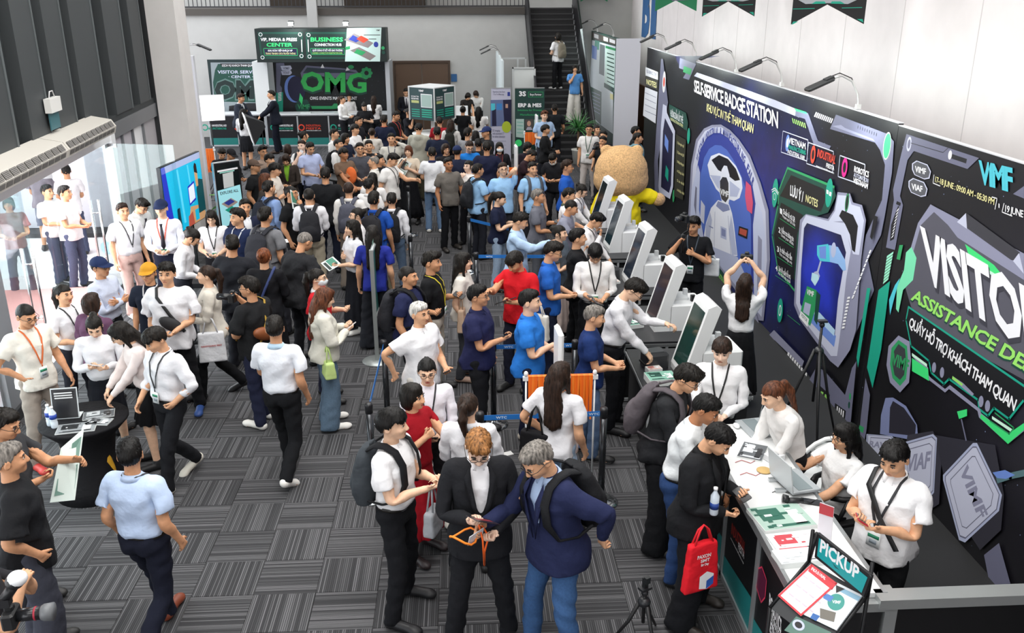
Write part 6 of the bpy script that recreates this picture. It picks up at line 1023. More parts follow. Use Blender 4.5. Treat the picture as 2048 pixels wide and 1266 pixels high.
def solve(pose):
 """pose -> {bone: (R, t)} with p' = R p + t; all in figure space"""
 B = {}
 def chain(R, pivot, newp): return (R, newp-R @ pivot)
 lean = pose.get('lean', 0); side = pose.get('side', 0); tw = pose.get('twist', 0); drop = pose.get('drop', 0.0); back = pose.get('back', 0.0)
 pel = J['pel']+np.array((0, back, -drop)); Rp = axr((1, 0, 0), lean*.35)
 Rp = Rp @ axr((0, 1, 0), side*.3)
 B['pel'] = chain(Rp, J['pel'], pel)
 ap = lambda b, p: B[b][0] @ p+B[b][1]
 Rs = axr((0, 0, 1), tw*.4) @ axr((1, 0, 0), lean*.7) @ axr((0, 1, 0), side*.7)
 B['sp'] = chain(Rs, J['sp'], ap('pel', J['sp']))
 Rc = axr((0, 0, 1), tw) @ axr((1, 0, 0), lean) @ axr((0, 1, 0), side)
 B['ch'] = chain(Rc, J['ch'], ap('sp', J['ch']))
 hp, hy, hr = pose.get('hp', 0), pose.get('hy', 0), pose.get('hr', 0)
 Rh = axr((0, 0, 1), tw+hy) @ axr((1, 0, 0), lean*.8+hp) @ axr((0, 1, 0), hr)
 Rn = axr((0, 0, 1), tw+hy*.5) @ axr((1, 0, 0), lean*.9+hp*.5)
 B['nk'] = chain(Rn, J['nk'], ap('ch', J['nk'])); B['hd'] = chain(Rh, J['hd'], ap('nk', J['hd']))
 for n in 'RL':
  sd = -1 if n == 'R' else 1
  fo = pose.get('foot'+n, (0, 0, 0)); hip = ap('pel', J['hip'+n]); ank = J['an'+n]+np.array((sd*fo[0], -fo[1], fo[2]))
  if 'seat' in pose: ank = np.array((sd*.12, -.42, .085))
  l1 = np.linalg.norm(J['kn'+n]-J['hip'+n]); l2 = np.linalg.norm(J['an'+n]-J['kn'+n]); v = ank-hip; L = min(np.linalg.norm(v), (l1+l2)*.999); v = _nrm(v)
  ank = hip+v*L; ca = (l1*l1+L*L-l2*l2)/(2*l1*L); a = math.acos(max(-1, min(1, ca)))
  pole = np.array((sd*.15, -1, .1)); pole = _nrm(pole-v*(pole @ v)); kn = hip+l1*(v*math.cos(a)+pole*math.sin(a))
  Rt = rot_to(J['kn'+n]-J['hip'+n], kn-hip); Rk = rot_to(J['an'+n]-J['kn'+n], ank-kn)
  ft = pose.get('toe'+n, 0)
  B['th'+n] = chain(Rt, J['hip'+n], hip); B['sn'+n] = chain(Rk, J['kn'+n], kn); B['ft'+n] = chain(axr((1, 0, 0), ft), J['an'+n], ank)
  tg, pol, hdir = pose['arm'+n]
  sh = ap('ch', J['sh'+n]); Rb = Rc if pose.get('armspace', 'ch') == 'ch' else axr((0, 0, 1), tw)
  t = sh+Rb @ np.array((sd*tg[0], -tg[1], tg[2])); v = t-sh
  l1 = .275; l2 = np.linalg.norm(J['wr'+n]-J['el'+n]); L = max(min(np.linalg.norm(v), (l1+l2)*.995), .12); v = _nrm(v); wr = sh+v*L
  ca = (l1*l1+L*L-l2*l2)/(2*l1*L); a = math.acos(max(-1, min(1, ca)))
  pole = Rb @ np.array((sd*pol[0], -pol[1], pol[2])); pole = _nrm(pole-v*(pole @ v)); el = sh+l1*(v*math.cos(a)+pole*math.sin(a))
  Ru = rot_to(J['el'+n]-J['sh'+n], el-sh)
  fs, d, f, up = HN[n]; fd = _nrm(wr-el); want = _nrm(Rb @ np.array((sd*hdir[0], -hdir[1], hdir[2]))); want = _nrm(want-fd*(want @ fd))
  R1 = rot_to(d, fd); pn = R1 @ (-up); pn = _nrm(pn-fd*(pn @ fd)); an = math.atan2(np.cross(pn, want) @ fd, pn @ want)
  Rha = np.array(Matrix.Rotation(an, 3, Vector(fd))) @ R1
  Rfa = np.array(Matrix.Rotation(an*.55, 3, Vector(fd))) @ R1
  B['ua'+n] = chain(Ru, J['sh'+n], sh); B['fa'+n] = chain(Rfa, J['el'+n], el)
  wrr = Rfa @ (J['wr'+n]-J['el'+n])+el; bend = pose.get('wb'+n, 0)
  Rha = Rha @ np.array(Matrix.Rotation(math.radians(bend*sd), 3, Vector(f)))
  B['ha'+n] = chain(Rha, J['wr'+n], wrr)
  cu = pose.get('curl'+n, 22); kn1 = np.mean([q[0] for q in fs[:4]], axis=0); kn2 = np.mean([q[1] for q in fs[:4]], axis=0)
  sg = 1 if (np.cross(f, d) @ (-up)) > 0 else -1
  Rf = Rha @ axr(f, sg*cu); p1 = Rha @ kn1+B['ha'+n][1]; B['f1'+n] = chain(Rf, kn1, p1)
  Rf2 = Rf @ axr(f, sg*cu*1.25); p2 = B['f1'+n][0] @ kn2+B['f1'+n][1]; B['f2'+n] = chain(Rf2, kn2, p2)
  a0, m0, e0, _ = fs[4]; tx = _nrm(np.cross(d, f)); Rt1 = Rha @ axr(d, sg*cu*.55); p1 = Rha @ a0+B['ha'+n][1]; B['t1'+n] = chain(Rt1, a0, p1)
  p2 = B['t1'+n][0] @ m0+B['t1'+n][1]; B['t2'+n] = chain(Rt1 @ axr(f, sg*cu*.5), m0, p2)
 return B
def skin(V, W, B, sc):
 out = np.zeros_like(V)
 for bi, b in enumerate(BN):
  w = W[:, bi]
  nz = w > 0
  if nz.any(): R, t = B[b]; out[nz] += w[nz, None]*(V[nz] @ R.T+t)
 return out*sc
TPL = {}
def register(name, V, F, matidx=None, soft=5.0, W=None):
 W = weights(V, soft) if W is None else W
 me = bpy.data.meshes.new(name); me.from_pydata([tuple(v) for v in V], [], F if isinstance(F, list) else F.tolist())
 me.polygons.foreach_set('use_smooth', [True]*len(me.polygons))
 for i_ in range((max(matidx)+1) if matidx else 1): me.materials.append(None)
 if matidx is not None: me.polygons.foreach_set('material_index', matidx)
 me.update(); TPL[name] = (V, W, me)
def from_sdf(name, s, hi, lo, soft=5.0, rigid=None, mfun=None):
 V, F = s.get()
 for suf, tgt in (('', hi), ('_lo', lo)):
  v, f = decim(V, F, tgt); W = None
  if rigid: W = np.zeros((len(v), len(BN))); W[:, BN.index(rigid)] = 1
  mi = None
  if mfun: mi = [mfun(np.mean(v[q], axis=0)) for q in f]
  register(name+suf, v, f, mi, soft, W)
def build_body():
 s = sdf_body(.0046); V, F = s.get()
 for suf, tgt in (('', 15000), ('_lo', 4600)):
  v, f = decim(V, F, tgt)
  mi = []
  for q in f:
   c = np.mean(v[q], axis=0); m = 0
   if abs(c[0]) < .021 and c[1] < -.0875 and 1.5455 < c[2] < 1.5635 and suf == '': m = 3
   mi.append(m)
  b = MB()
  for sd in (-1, 1):
   b.ell((sd*.032, -.0868, 1.6240), (.0135, .0058, .0056), 10, 5, 1); b.ell((sd*.031, -.0912, 1.6242), (.0062, .0032, .0056), 8, 4, 2)
   b.box((sd*.033, -.0925, 1.6300), (.028, .004, .0026), (0.35, sd*.02, sd*.16), 2)
   b.box((sd*.035, -.0905, 1.6475), (.031, .009, .0046), (.4, -sd*.06, sd*.22), 2)
  n = len(v); v = np.concatenate([v, np.array(b.v)]); f = f+[[i+n for i in q] for q in b.f]; mi = mi+b.m
  register('body'+suf, v, f, mi)
def tsecs(e, hem, flare=0.0, waist=1.0):
 S = [(.80, 0, .005, .160, .112), (.93, 0, .01, .168, .118), (1.02, 0, .0, .152, .107), (1.10, 0, -.005, .142, .100), (1.22, 0, .0, .154, .110), (1.32, 0, .005, .168, .113), (1.40, 0, .012, .152, .088), (1.435, 0, .015, .10, .066)]
 zs = [q[0] for q in S]; out = []
 for z in sorted(set([hem]+[q for q in zs if q > hem])):
  cx, cy, rx, ry = (np.interp(z, zs, [q[i] for q in S]) for i in (1, 2, 3, 4))
  ee = e*(1 if z < 1.36 else .55); lo = max(0, (1.15-z)/.3)*flare*.5
  if z < 1.2: rx = rx*waist+(.160*(1-waist)); 
  hp = max(0, min(1, (1.08-z)/.12))*(hem < .95); out.append((z, cx, cy+.008*hp, rx+ee+lo+.006*hp, ry+ee+lo+.016*hp))
 return out
def top_sdf(hem, sleeve, e, wrist=.04, flare=0, vneck=False, h=.0085, tuck=False, wr=.0055, neck=1.452):
 s = SDF((-.68 if sleeve > 1 else -.47, -.26, hem-.03), (.68 if sleeve > 1 else .47, .26, 1.50), h)
 S = tsecs(e, hem, flare)
 if tuck: S[0] = (hem, 0, 0, .153, .109); S.insert(1, (hem+.05, 0, 0, .153+e, .108+e))
 S = sorted(S); s.stack([q+(2,) for q in S], .02)
 s.cone((-.135, .012, 1.388), (.135, .012, 1.388), .062+e*.5, .062+e*.5, .04)
 s.cone((0, .018, 1.40), (0, .018, neck-.012), .072, .066, .02)
 for n in 'RL':
  a = J['sh'+n]; b = J['el'+n]; c = J['wr'+n]
  if sleeve <= 1:
   q = a+(b-a)*sleeve; s.cone(a, q, .058+e*.5, .052+e*1.1, .03)
   d = _nrm(b-a); w_, G = s._win(s.lo-1, s.lo+5)
   dd = (G[0]*d[0]+G[1]*d[1]+G[2]*d[2])-(q @ d); side = (np.abs(G[0]) > .17)
   s.f = np.maximum(s.f, np.where(side & (np.sign(G[0]) == np.sign(d[0])), dd, -1).astype(np.float32))
  else:
   q = b+(c-b)*(sleeve-1); s.cone(a, b, .058+e*.5, .048+e*.6, .03); s.cone(b, q, .047+e*.6, wrist, .015)
 if vneck: s.cone((0, -.160, 1.08), (0, -.105, 1.46), .020, .078, .008, sub=True)
 s.wrinkle(wr); return s
def leg_sdf(r1, r2, r3, hemz, h=.0085, top=1.005, wr=.005, rise=.0):
 s = SDF((-.34, -.24, hemz-.02), (.34, .24, top+.03), h)
 s.stack([(.86, 0, .008, .162, .116, 2), (.93, 0, .008, .170, .118, 2), (top, 0, 0, .160, .114, 2)], .03)
 for n in 'RL':
  sd = -1 if n == 'R' else 1
  s.cone(J['hip'+n], J['kn'+n], r1, r2, .02); a = J['an'+n].copy(); k = J['kn'+n]; q = k+(a-k)*((k[2]-hemz)/(k[2]-a[2]))
  s.cone(k, q+(0, 0, -.0), r2, r3, .01); s.ell((sd*.070, .058, .92), (.080, .070, .09), .03)
 s.cut((0, 0, -1), -hemz); s.cut((0, 0, 1), top)
 s.wrinkle(wr, 30, 24); return s
def skirt_sdf(hemz, rb, h=.009, top=1.005, bodice=False, ey=.8):
 s = SDF((-max(rb+.04, .32 if not bodice else .47), -.36, hemz-.02), (max(rb+.04, .32 if not bodice else .47), .36, (top if not bodice else 1.48)+.03), h)
 s.stack([(hemz, 0, 0, rb, rb*ey, 2), (.86, 0, .012, .178, .132, 2), (.93, 0, .012, .175, .130, 2), (top, 0, 0, .155, .112, 2)], .01)
 w_, G = s._win(s.lo-1, s.lo+5); an = np.arctan2(G[1], G[0]); k = np.clip((.95-G[2])/.5, 0, 1)
 s.f = s.f+(.008*k*np.sin(an*13)).astype(np.float32)
 if bodice:
  s.stack([q+(2,) for q in tsecs(.018, .98)], .03); s.cone((-.135, .015, 1.388), (.135, .015, 1.388), .066, .066, .04); s.cone((0, .018, 1.40), (0, .018, 1.44), .072, .066, .02)
  for n in 'RL': a = J['sh'+n]; b = J['el'+n]; s.cone(a, a+(b-a)*.35, .062, .06, .03)
 return s
def build_garments():
 from_sdf('tee', top_sdf(.86, .70, .022, flare=.01), 3400, 1300)
 from_sdf('bigtee', top_sdf(.82, .88, .036, flare=.02, wr=.008), 3400, 1300)
 from_sdf('sshirt', top_sdf(.975, .72, .024, tuck=True), 3400, 1300)
 from_sdf('shirt', top_sdf(.975, 1.93, .020, .038, tuck=True, wr=.0075), 4600, 1700)
 from_sdf('rolled', top_sdf(.975, 1.42, .020, .050, tuck=True, wr=.0075), 4600, 1700)
 from_sdf('ushirt', top_sdf(.84, 1.93, .024, .040, flare=.015, wr=.008), 4600, 1700)
 from_sdf('vest', top_sdf(.975, .12, .012, tuck=True), 1600, 700)
 s = top_sdf(.88, 1.9, .042, .048, flare=-.01, wr=.006); s.ell((0, .10, 1.42), (.10, .055, .07), .02); s.cone((-.07, .03, 1.44), (.07, .03, 1.44), .05, .05, .03)
 from_sdf('hoodie', s, 4600, 1700)
 s = top_sdf(.80, 1.94, .030, .044, flare=.03, vneck=True, wr=.003, neck=1.46); from_sdf('blazer', s, 5200, 1900)
 from_sdf('pants', leg_sdf(.098, .070, .064, .05), 3000, 1200); from_sdf('slim', leg_sdf(.092, .060, .050, .07), 3000, 1200)
 from_sdf('wide', leg_sdf(.104, .100, .115, .035, wr=.005), 3200, 1200)
 from_sdf('shorts', leg_sdf(.100, .088, .088, .50), 2200, 900)
 from_sdf('skirt', skirt_sdf(.55, .19), 2200, 800); from_sdf('longskirt', skirt_sdf(.16, .25), 2600, 900); from_sdf('dress', skirt_sdf(.30, .27, bodice=True), 4200, 1500)
 s = SDF((-.2, -.15, .9), (.2, .16, 1.1), .006); s.stack([(.985, 0, 0, .170, .124, 2), (1.015, 0, 0, .166, .121, 2)], .0); from_sdf('belt', s, 500, 200, rigid='pel')
 for n in 'RL':
  sd = -1 if n == 'R' else 1; a = J['an'+n]; t = J['toe'+n]
  s = SDF((min(0, sd*.24), -.24, -.01), (max(0, sd*.24), .11, .14), .006)
  s.cone(a+(0, .03, -.04), t+(0, -.01, .022), .044, .038, .02); s.ell(t+(0, -.02, .018), (.048, .062, .036), .015); s.cone(a+(0, .012, -.035), a+(0, .0, .005), .05, .046, .015)
  s.cut((0, 0, -1), .0)
  from_sdf('shoe'+n, s, 700, 260, rigid='ft'+n, mfun=lambda c: 1 if c[2] < .020 else 0)
 b = MB(); N = 22; vs = []
 for k in range(N+1):
  an = math.radians(-90+14+(332)*k/N); c, q = math.cos(an), math.sin(an); bk = (q+1)/2
  vs += [(.060*c, .018+.055*q, 1.462+.022*bk), (.068*c, .018+.063*q, 1.468+.022*bk), (.092*c, .014+.090*q, 1.424+.022*bk), (.082*c, .014+.078*q, 1.420+.022*bk)]
 fs = [[4*k+i, 4*k+(i+1) % 4, 4*k+4+(i+1) % 4, 4*k+4+i] for k in range(N) for i in range(4)]+[[3, 2, 1, 0], [4*N, 4*N+1, 4*N+2, 4*N+3]]
 for suf in ('', '_lo'): register('collar'+suf, np.array(vs), fs)
 b = MB(); P = [(0, .085, 1.462), (.055, .06, 1.474), (.075, .01, 1.468), (.070, -.05, 1.445), (.060, -.112, 1.38), (.035, -.142, 1.26), (.004, -.140, 1.13)]
 for q in (1, -1): 
  pts = [(q*x, y, z) for x, y, z in P]; vs = []; 
  for i, p in enumerate(pts):
   t = _nrm(np.array(pts[min(i+1, 6)])-np.array(pts[max(i-1, 0)])); out = _nrm(np.array((p[0], p[1]-.01, .0))+np.array((0, 0, .3))); sdv = _nrm(np.cross(t, out)); p = np.array(p)
   vs += [p+sdv*.008, p-sdv*.008, p-sdv*.008+out*.004, p+sdv*.008+out*.004]
  b.add(vs, [[4*i+k, 4*i+(k+1) % 4, 4*i+4+(k+1) % 4, 4*i+4+k] for i in range(6) for k in range(4)])
 b.box((0, -.146, 1.115), (.010, .006, .03)); W = np.zeros((len(b.v), len(BN))); W[:, BN.index('ch')] = 1
 for suf in ('', '_lo'): register('lanyard'+suf, np.array(b.v), b.f, W=W)
 b = MB(); b.box((0, -.150, 1.040), (.082, .005, .115), mi=0, bev=.001); b.box((0, -.1535, 1.062), (.070, .002, .025), mi=1); b.box((0, -.1535, 1.022), (.045, .002, .03), mi=2); W = np.zeros((len(b.v), len(BN))); W[:, BN.index('ch')] = 1
 for suf in ('', '_lo'): register('badge'+suf, np.array(b.v), b.f, b.m, W=W)
 b = MB(); b.slab([(-.02, -.128, 1.43), (.02, -.128, 1.43), (.014, -.137, 1.40), (-.014, -.137, 1.40)], (0, -.012, 0)); b.slab([(-.013, -.135, 1.40), (.013, -.135, 1.40), (.032, -.150, 1.12), (0, -.150, 1.06), (-.032, -.150, 1.12)], (0, -.006, 0)); W = np.zeros((len(b.v), len(BN))); W[:, BN.index('ch')] = 1
 for suf in ('', '_lo'): register('tie'+suf, np.array(b.v), b.f, W=W)
 b = MB()
 for q in (1, -1): b.slab([(q*.062, -.075, 1.462), (q*.105, -.112, 1.40), (q*.100, -.148, 1.33), (q*.062, -.160, 1.22), (q*.012, -.172, 1.06), (q*.030, -.160, 1.22), (q*.055, -.146, 1.36)], (0, -.006, 0))
 for suf in ('', '_lo'): register('lapel'+suf, np.array(b.v), b.f, W=W[:1].repeat(len(b.v), 0))
 b = MB()
 for q in (1, -1):
  c = (q*.033, -.103, 1.622); b.tube([(c[0]+.024*math.cos(a), c[1]+abs(math.cos(a))*.000, c[2]+.018*math.sin(a)) for a in np.linspace(0, 2*PI, 14)[:-1]], .0021, 5, closed=True)
  b.tube([(q*.056, -.102, 1.626), (q*.083, -.07, 1.628), (q*.092, .01, 1.628), (q*.088, .03, 1.61)], .0022, 5)
 b.tube([(-.010, -.105, 1.624), (0, -.111, 1.628), (.010, -.105, 1.624)], .002, 5); W = np.zeros((len(b.v), len(BN))); W[:, BN.index('hd')] = 1
 for suf in ('', '_lo'): register('glasses'+suf, np.array(b.v), b.f, W=W)
 s = SDF((-.12, -.15, 1.5), (.12, .02, 1.65), .005); s.ell((0, -.045, 1.570), (.072, .072, .052), .01); s.cone((0, -.09, 1.60), (0, -.112, 1.585), .012, .012, .02); s.cone((-.06, -.06, 1.59), (.06, -.06, 1.59), .014, .014, .02); s.cone((-.083, .0, 1.60), (-.06, -.05, 1.59), .004, .004, .004); s.cone((.083, .0, 1.60), (.06, -.05, 1.59), .004, .004, .004)
 w_, G = s._win(s.lo-1, s.lo+5); from_sdf('mask', s, 800, 400, rigid='hd')
def hair_w(V):
 W = np.zeros((len(V), len(BN))); t = np.clip((V[:, 2]-1.36)/.14, 0, 1); W[:, BN.index('hd')] = t; W[:, BN.index('ch')] = 1-t; return W
def build_hair():
 def base(off=.010, h=.0058, lo=(-.16, -.16, 1.10), hl=1.612, sl=.50, top=0.0, front=.0):
  s = SDF((-.16, -.17, 1.05), (.16, .24, 1.80), h)
  s.ell((0, .017, 1.636), (.077+off, .097+off, .092+off), .01)
  if top: s.ell((0, -.015, 1.700+top*.3), (.066, .075, .030+top), .02)
  return s
 def strands(s, a=.0022):
  w_, G = s._win(s.lo-1, s.lo+5); an = np.arctan2(G[0], G[1]-.02)
  n = np.sin(an*26+2*np.sin(G[2]*60))+.7*np.sin(an*57+G[2]*40)+.6*np.sin(G[0]*170+G[1]*60)*np.sin(G[1]*110)
  s.f = s.f+(a*n).astype(np.float32); return s
 def hairline(s, back=1.565, front=1.668, ear=True):
  w_, G = s._win(s.lo-1, s.lo+5); y = G[1]
  zl = np.interp(y, [-.11, -.075, -.050, -.035, -.012, .0, .035, .06, .12], [front, front, 1.668, 1.660, 1.618, 1.612, 1.622, back+.01, back])
  s.f = np.maximum(s.f, (zl-G[2]).astype(np.float32)*.9); return s
 def face(s, w=.072, y=-.125, top=1.655):
  s.ell((0, y, 1.565), (w, .105, top-1.565), .006, sub=True); return s
 def reg(name, s, hi=2400, lo=800):
  V, F = s.get()
  for suf, tg in (('', hi), ('_lo', lo)): v, f = decim(V, F, tg); register('hair_'+name+suf, v, f, W=hair_w(v))
 reg('buzz', strands(hairline(base(.0045)), .0008)); s = base(.0055, top=.008); s.ell((0, .010, 1.684), (.071, .086, .050), .02); reg('short', strands(hairline(s, front=1.680), .0034))
 s = base(.006, top=.018); s.ell((0, .004, 1.690), (.075, .092, .052), .02); s.cone((-.03, -.06, 1.70), (.04, -.075, 1.705), .032, .030, .02); reg('swept', strands(hairline(s, front=1.675), .0045))
 s = base(.013, top=.014); s.ell((0, -.06, 1.672), (.074, .045, .042), .015); reg('fringe', strands(hairline(s, front=1.650, back=1.55), .0028))
 s = base(.007); w_, G = s._win(s.lo-1, s.lo+5); s = hairline(s, front=1.70); s.ell((0, -.02, 1.76), (.07, .08, .06), .01, sub=True); reg('balding', strands(s, .001))
 s = base(.014, top=.010); s.ell((0, .03, 1.575), (.096, .085, .095), .02); s.cut((0, 0, -1), -1.495); face(s, .064); s.ell((0, -.02, 1.53), (.055, .10, .06), .01, sub=True); reg('bob', strands(s))
 s = base(.013, top=.006); s.ell((0, .035, 1.575), (.096, .078, .11), .02)
 s.cone((-.045, .085, 1.56), (-.055, .135, 1.20), .055, .038, .03, sq=(1, 1.5, 1)); s.cone((.045, .085, 1.56), (.055, .135, 1.20), .055, .038, .03, sq=(1, 1.5, 1)); s.cone((0, .09, 1.56), (0, .14, 1.17), .06, .04, .03, sq=(1, 1.5, 1))
 for q in (1, -1): s.cone((q*.082, -.01, 1.60), (q*.090, -.02, 1.44), .022, .016, .02)
 face(s, .066); reg('long', strands(s, .003), 3200, 1100)
 s = hairline(base(.009), back=1.53, front=1.668); s.ell((0, .115, 1.655), (.028, .03, .03), .015); s.cone((0, .135, 1.655), (0, .155, 1.56), .034, .038, .02); s.cone((0, .155, 1.56), (0, .135, 1.30), .038, .014, .02); reg('pony', strands(s, .0022))
 s = hairline(base(.009), back=1.53, front=1.668); s.ell((0, .120, 1.670), (.042, .038, .040), .012); s.cone((-.078, -.03, 1.63), (-.08, -.035, 1.56), .010, .005, .01); s.cone((.078, -.03, 1.63), (.08, -.035, 1.56), .010, .005, .01); reg('bun', strands(s, .0022))
 s = SDF((-.14, -.26, 1.58), (.14, .16, 1.80), .0062); s.ell((0, .015, 1.650), (.094, .112, .098), .01); s.cut((0, .12, -1), -1.648)
 s.cone((0, -.04, 1.652), (0, -.10, 1.642), .085, .078, .006, sq=(1, 1, 8)); s.ell((0, .015, 1.750), (.009, .009, .006), .002); V, F = s.get()
 for suf, tg in (('', 1400), ('_lo', 600)): v, f = decim(V, F, tg); register('cap'+suf, v, f, W=hair_w(v))
def build_bags():
 s = SDF((-.22, .05, .90), (.22, .38, 1.50), .009); s.stack([(.98, 0, .225, .135, .075, 2), (1.06, 0, .235, .155, .090, 2), (1.25, 0, .225, .150, .080, 2), (1.38, 0, .205, .125, .060, 2), (1.43, 0, .20, .07, .03, 2)], .02)
 s.ell((0, .305, 1.13), (.115, .035, .10), .012); s.cone((-.03, .17, 1.45), (.03, .17, 1.45), .01, .01, .01); s.wrinkle(.0025)
 V, F = s.get(); W = lambda v: np.eye(len(BN))[BN.index('ch')][None].repeat(len(v), 0)
 for suf, tg in (('', 2200), ('_lo', 900)): v, f = decim(V, F, tg); register('pack'+suf, v, f, W=W(v))
 for nm, q in (('strapL', 1), ('strapR', -1)):
  b = MB(); P = [(.07, .17, 1.42), (.10, .09, 1.480), (.112, .01, 1.490), (.115, -.07, 1.455), (.118, -.125, 1.36), (.130, -.140, 1.22), (.165, -.10, 1.10), (.180, .02, 1.06), (.15, .15, 1.05)]
  vs = []
  for i, p in enumerate(P):
   t = _nrm(np.array(P[min(i+1, 8)])-np.array(P[max(i-1, 0)])); c = np.array((.05, .02, 1.30)); out = _nrm(np.array(p)-c); out = _nrm(out-t*(out @ t)); sdv = np.cross(t, out); p = np.array(p)-out*.004; wd = .027 if i < 6 else .012
   for vv in (p+sdv*wd, p-sdv*wd, p-sdv*wd+out*.014, p+sdv*wd+out*.014): vs.append((q*vv[0], vv[1], vv[2]))
  for suf in ('', '_lo'): register(nm+suf, np.array(vs), [[4*i+k, 4*i+(k+1) % 4, 4*i+4+(k+1) % 4, 4*i+4+k] for i in range(8) for k in range(4)], W=W(vs))
 b = MB(); P = [(.10, .155, 1.0), (-.02, .165, 1.25), (-.115, .07, 1.462), (-.118, -.02, 1.478), (-.09, -.115, 1.40), (.02, -.155, 1.22), (.14, -.14, 1.02)]; vs = []
 for i, p in enumerate(P):
  t = _nrm(np.array(P[min(i+1, 6)])-np.array(P[max(i-1, 0)])); out = _nrm(np.array(p)-np.array((0, 0, 1.25))); out = _nrm(out-t*(out @ t)); sdv = np.cross(t, out); p = np.array(p)
  vs += [p+sdv*.016, p-sdv*.016, p-sdv*.016+out*.006, p+sdv*.016+out*.006]
 for suf in ('', '_lo'): register('sling'+suf, np.array(vs), [[4*i+k, 4*i+(k+1) % 4, 4*i+4+(k+1) % 4, 4*i+4+k] for i in range(6) for k in range(4)], W=W(vs))
build_body(); build_garments(); build_hair(); build_bags()
ARMS = dict(
 down=((.07, .05, -.495), (.25, -1, 0), (-1, .1, 0), 22, 0), loose=((.10, .12, -.47), (.4, -1, 0), (-.8, -.4, 0), 25, 0),
 hold=((-.09, .27, -.22), (.55, -.25, -1), (-.5, -.2, 1), 48, 0), low=((-.09, .25, -.33), (.6, -.4, -.8), (-.4, -.2, 1), 45, 0), table=((-.03, .40, -.33), (.5, -.3, -.6), (-.2, 0, -1), 22, 0),
 hip=((.005, .055, -.40), (1, -.45, 0), (-.9, 0, -.2), 55, 0), pocket=((.035, .06, -.44), (.7, -.8, 0), (-1, 0, 0), 45, 0), cross=((-.20, .19, -.21), (.7, .1, -1), (.2, -1, 0), 30, 0),
 face=((-.10, .22, .06), (.6, .3, -1), (-.4, -1, .1), 40, 0), ear=((-.02, .07, .15), (.9, .5, -.6), (-1, -.2, 0), 55, 0), up=((-.07, .20, .42), (.7, .3, 0), (-.6, .5, 0), 50, 0),
 fwd=((.0, .44, -.18), (.4, -.2, -1), (-.8, 0, -.3), 25, 0), reach=((-.02, .48, -.06), (.5, -.2, -1), (-.2, 0, -1), 20, 0), photo=((-.09, .30, .03), (.7, -.1, -1), (-1, .2, .2), 50, 0),
 chin=((-.13, .17, .0), (.5, .3, -1), (-.3, -1, .4), 45, 0), neck=((-.10, -.02, .10), (1, .6, -.1), (-.3, .2, -1), 30, 0), back=((.12, -.16, -.38), (1, -.6, .2), (0, -1, 0), 35, 0),
 swing=((.09, .24, -.43), (.2, -1, 0), (-1, 0, 0), 30, 0), swingb=((.10, -.18, -.46), (.3, -1, -.2), (-1, 0, 0), 30, 0), gim=((-.0, .24, .02), (.6, -.2, -1), (-1, .1, 0), 70, 0), strap=((-.12, .20, -.14), (.6, .1, -1), (-.4, -1, 0), 60, 0))
HCOL = dict(k='17130f', b='2b1d15', br='5a3421', g='77726c', w='c9c6c0', bl='8f6238', n='0e0c0b', rd='6e3d22')
SKN = dict(a='e8bd9e', b='dca883', c='cf9872', d='b57c58', e='efcab2')
NP = [0]; PEOPLE = {}; SPOTS = []
COVER = {}
def cover_of(lod):
 if lod not in COVER:
  V, W, me = TPL['body'+lod]; N = np.zeros(len(V)*3); me.vertices.foreach_get('normal', N); N = N.reshape(-1, 3)
  ix = {b: i for i, b in enumerate(BN)}
  tor = np.clip((1.425-V[:, 2])/.03, 0, 1)*(np.abs(V[:, 0]) < .30)*np.clip((V[:, 2]-.86)/.04, 0, 1)*(1-W[:, [ix['faR'], ix['faL'], ix['haR'], ix['haL']]].sum(1))
  tor = np.where(V[:, 2] > .86, tor, 0)
  arm = np.zeros(len(V))
  for n in 'RL':
   a, b, c = J['sh'+n], J['el'+n], J['wr'+n]; d = _nrm(b-a); t = ((V-a) @ d)/np.linalg.norm(b-a); t2 = ((V-b) @ _nrm(c-b))/np.linalg.norm(c-b); sd = (V[:, 0]*(-1 if n == 'R' else 1) > .15+np.maximum(0, 1.34-V[:, 2])*.5)*(V[:, 2] > .7)
   arm = np.where(sd, np.where(t < 1, t, 1+np.maximum(t2, 0)), arm)
  COVER[lod] = (V, N, tor, arm, V[:, 2])
 return COVER[lod]
SLV = dict(tee=.62, bigtee=.8, sshirt=.64, shirt=1.85, rolled=1.3, ushirt=1.85, hoodie=1.8, blazer=1.86, dress=.3)
def covered(lod, T, bk):
 V, N, tor, arm, z = cover_of(lod); am = (arm > 0)
 d = (.026+.012*np.clip((V[:, 2]-1.2)/.1, 0, 1))*tor*np.where(am, np.clip((SLV[T]-arm)/.06, 0, 1), 1)
 a2 = np.where(am, np.clip((SLV[T]-arm)/.06, 0, 1)*(.021+.012*np.exp(-((arm-1)/.14)**2)), 0); d = np.where(am, np.maximum(a2, 0), d)
 hem = dict(pants=.09, jeans=.09, slim=.10, wide=.10, widejeans=.10, shorts=.55, skirt=.62, longskirt=.2).get(bk, .9 if T != 'dress' else .4)
 leg = np.clip((z-hem)/.03, 0, 1)*(z < .90)*(~am)*(np.abs(V[:, 0]) < .3)
 d = np.maximum(d, leg*np.where(z > .55, .026, .016)); d = np.where((z > .84) & (z < 1.0) & (np.abs(V[:, 0]) < .24) & ~am, np.maximum(d, .034), d)
 return V-N*d[:, None]
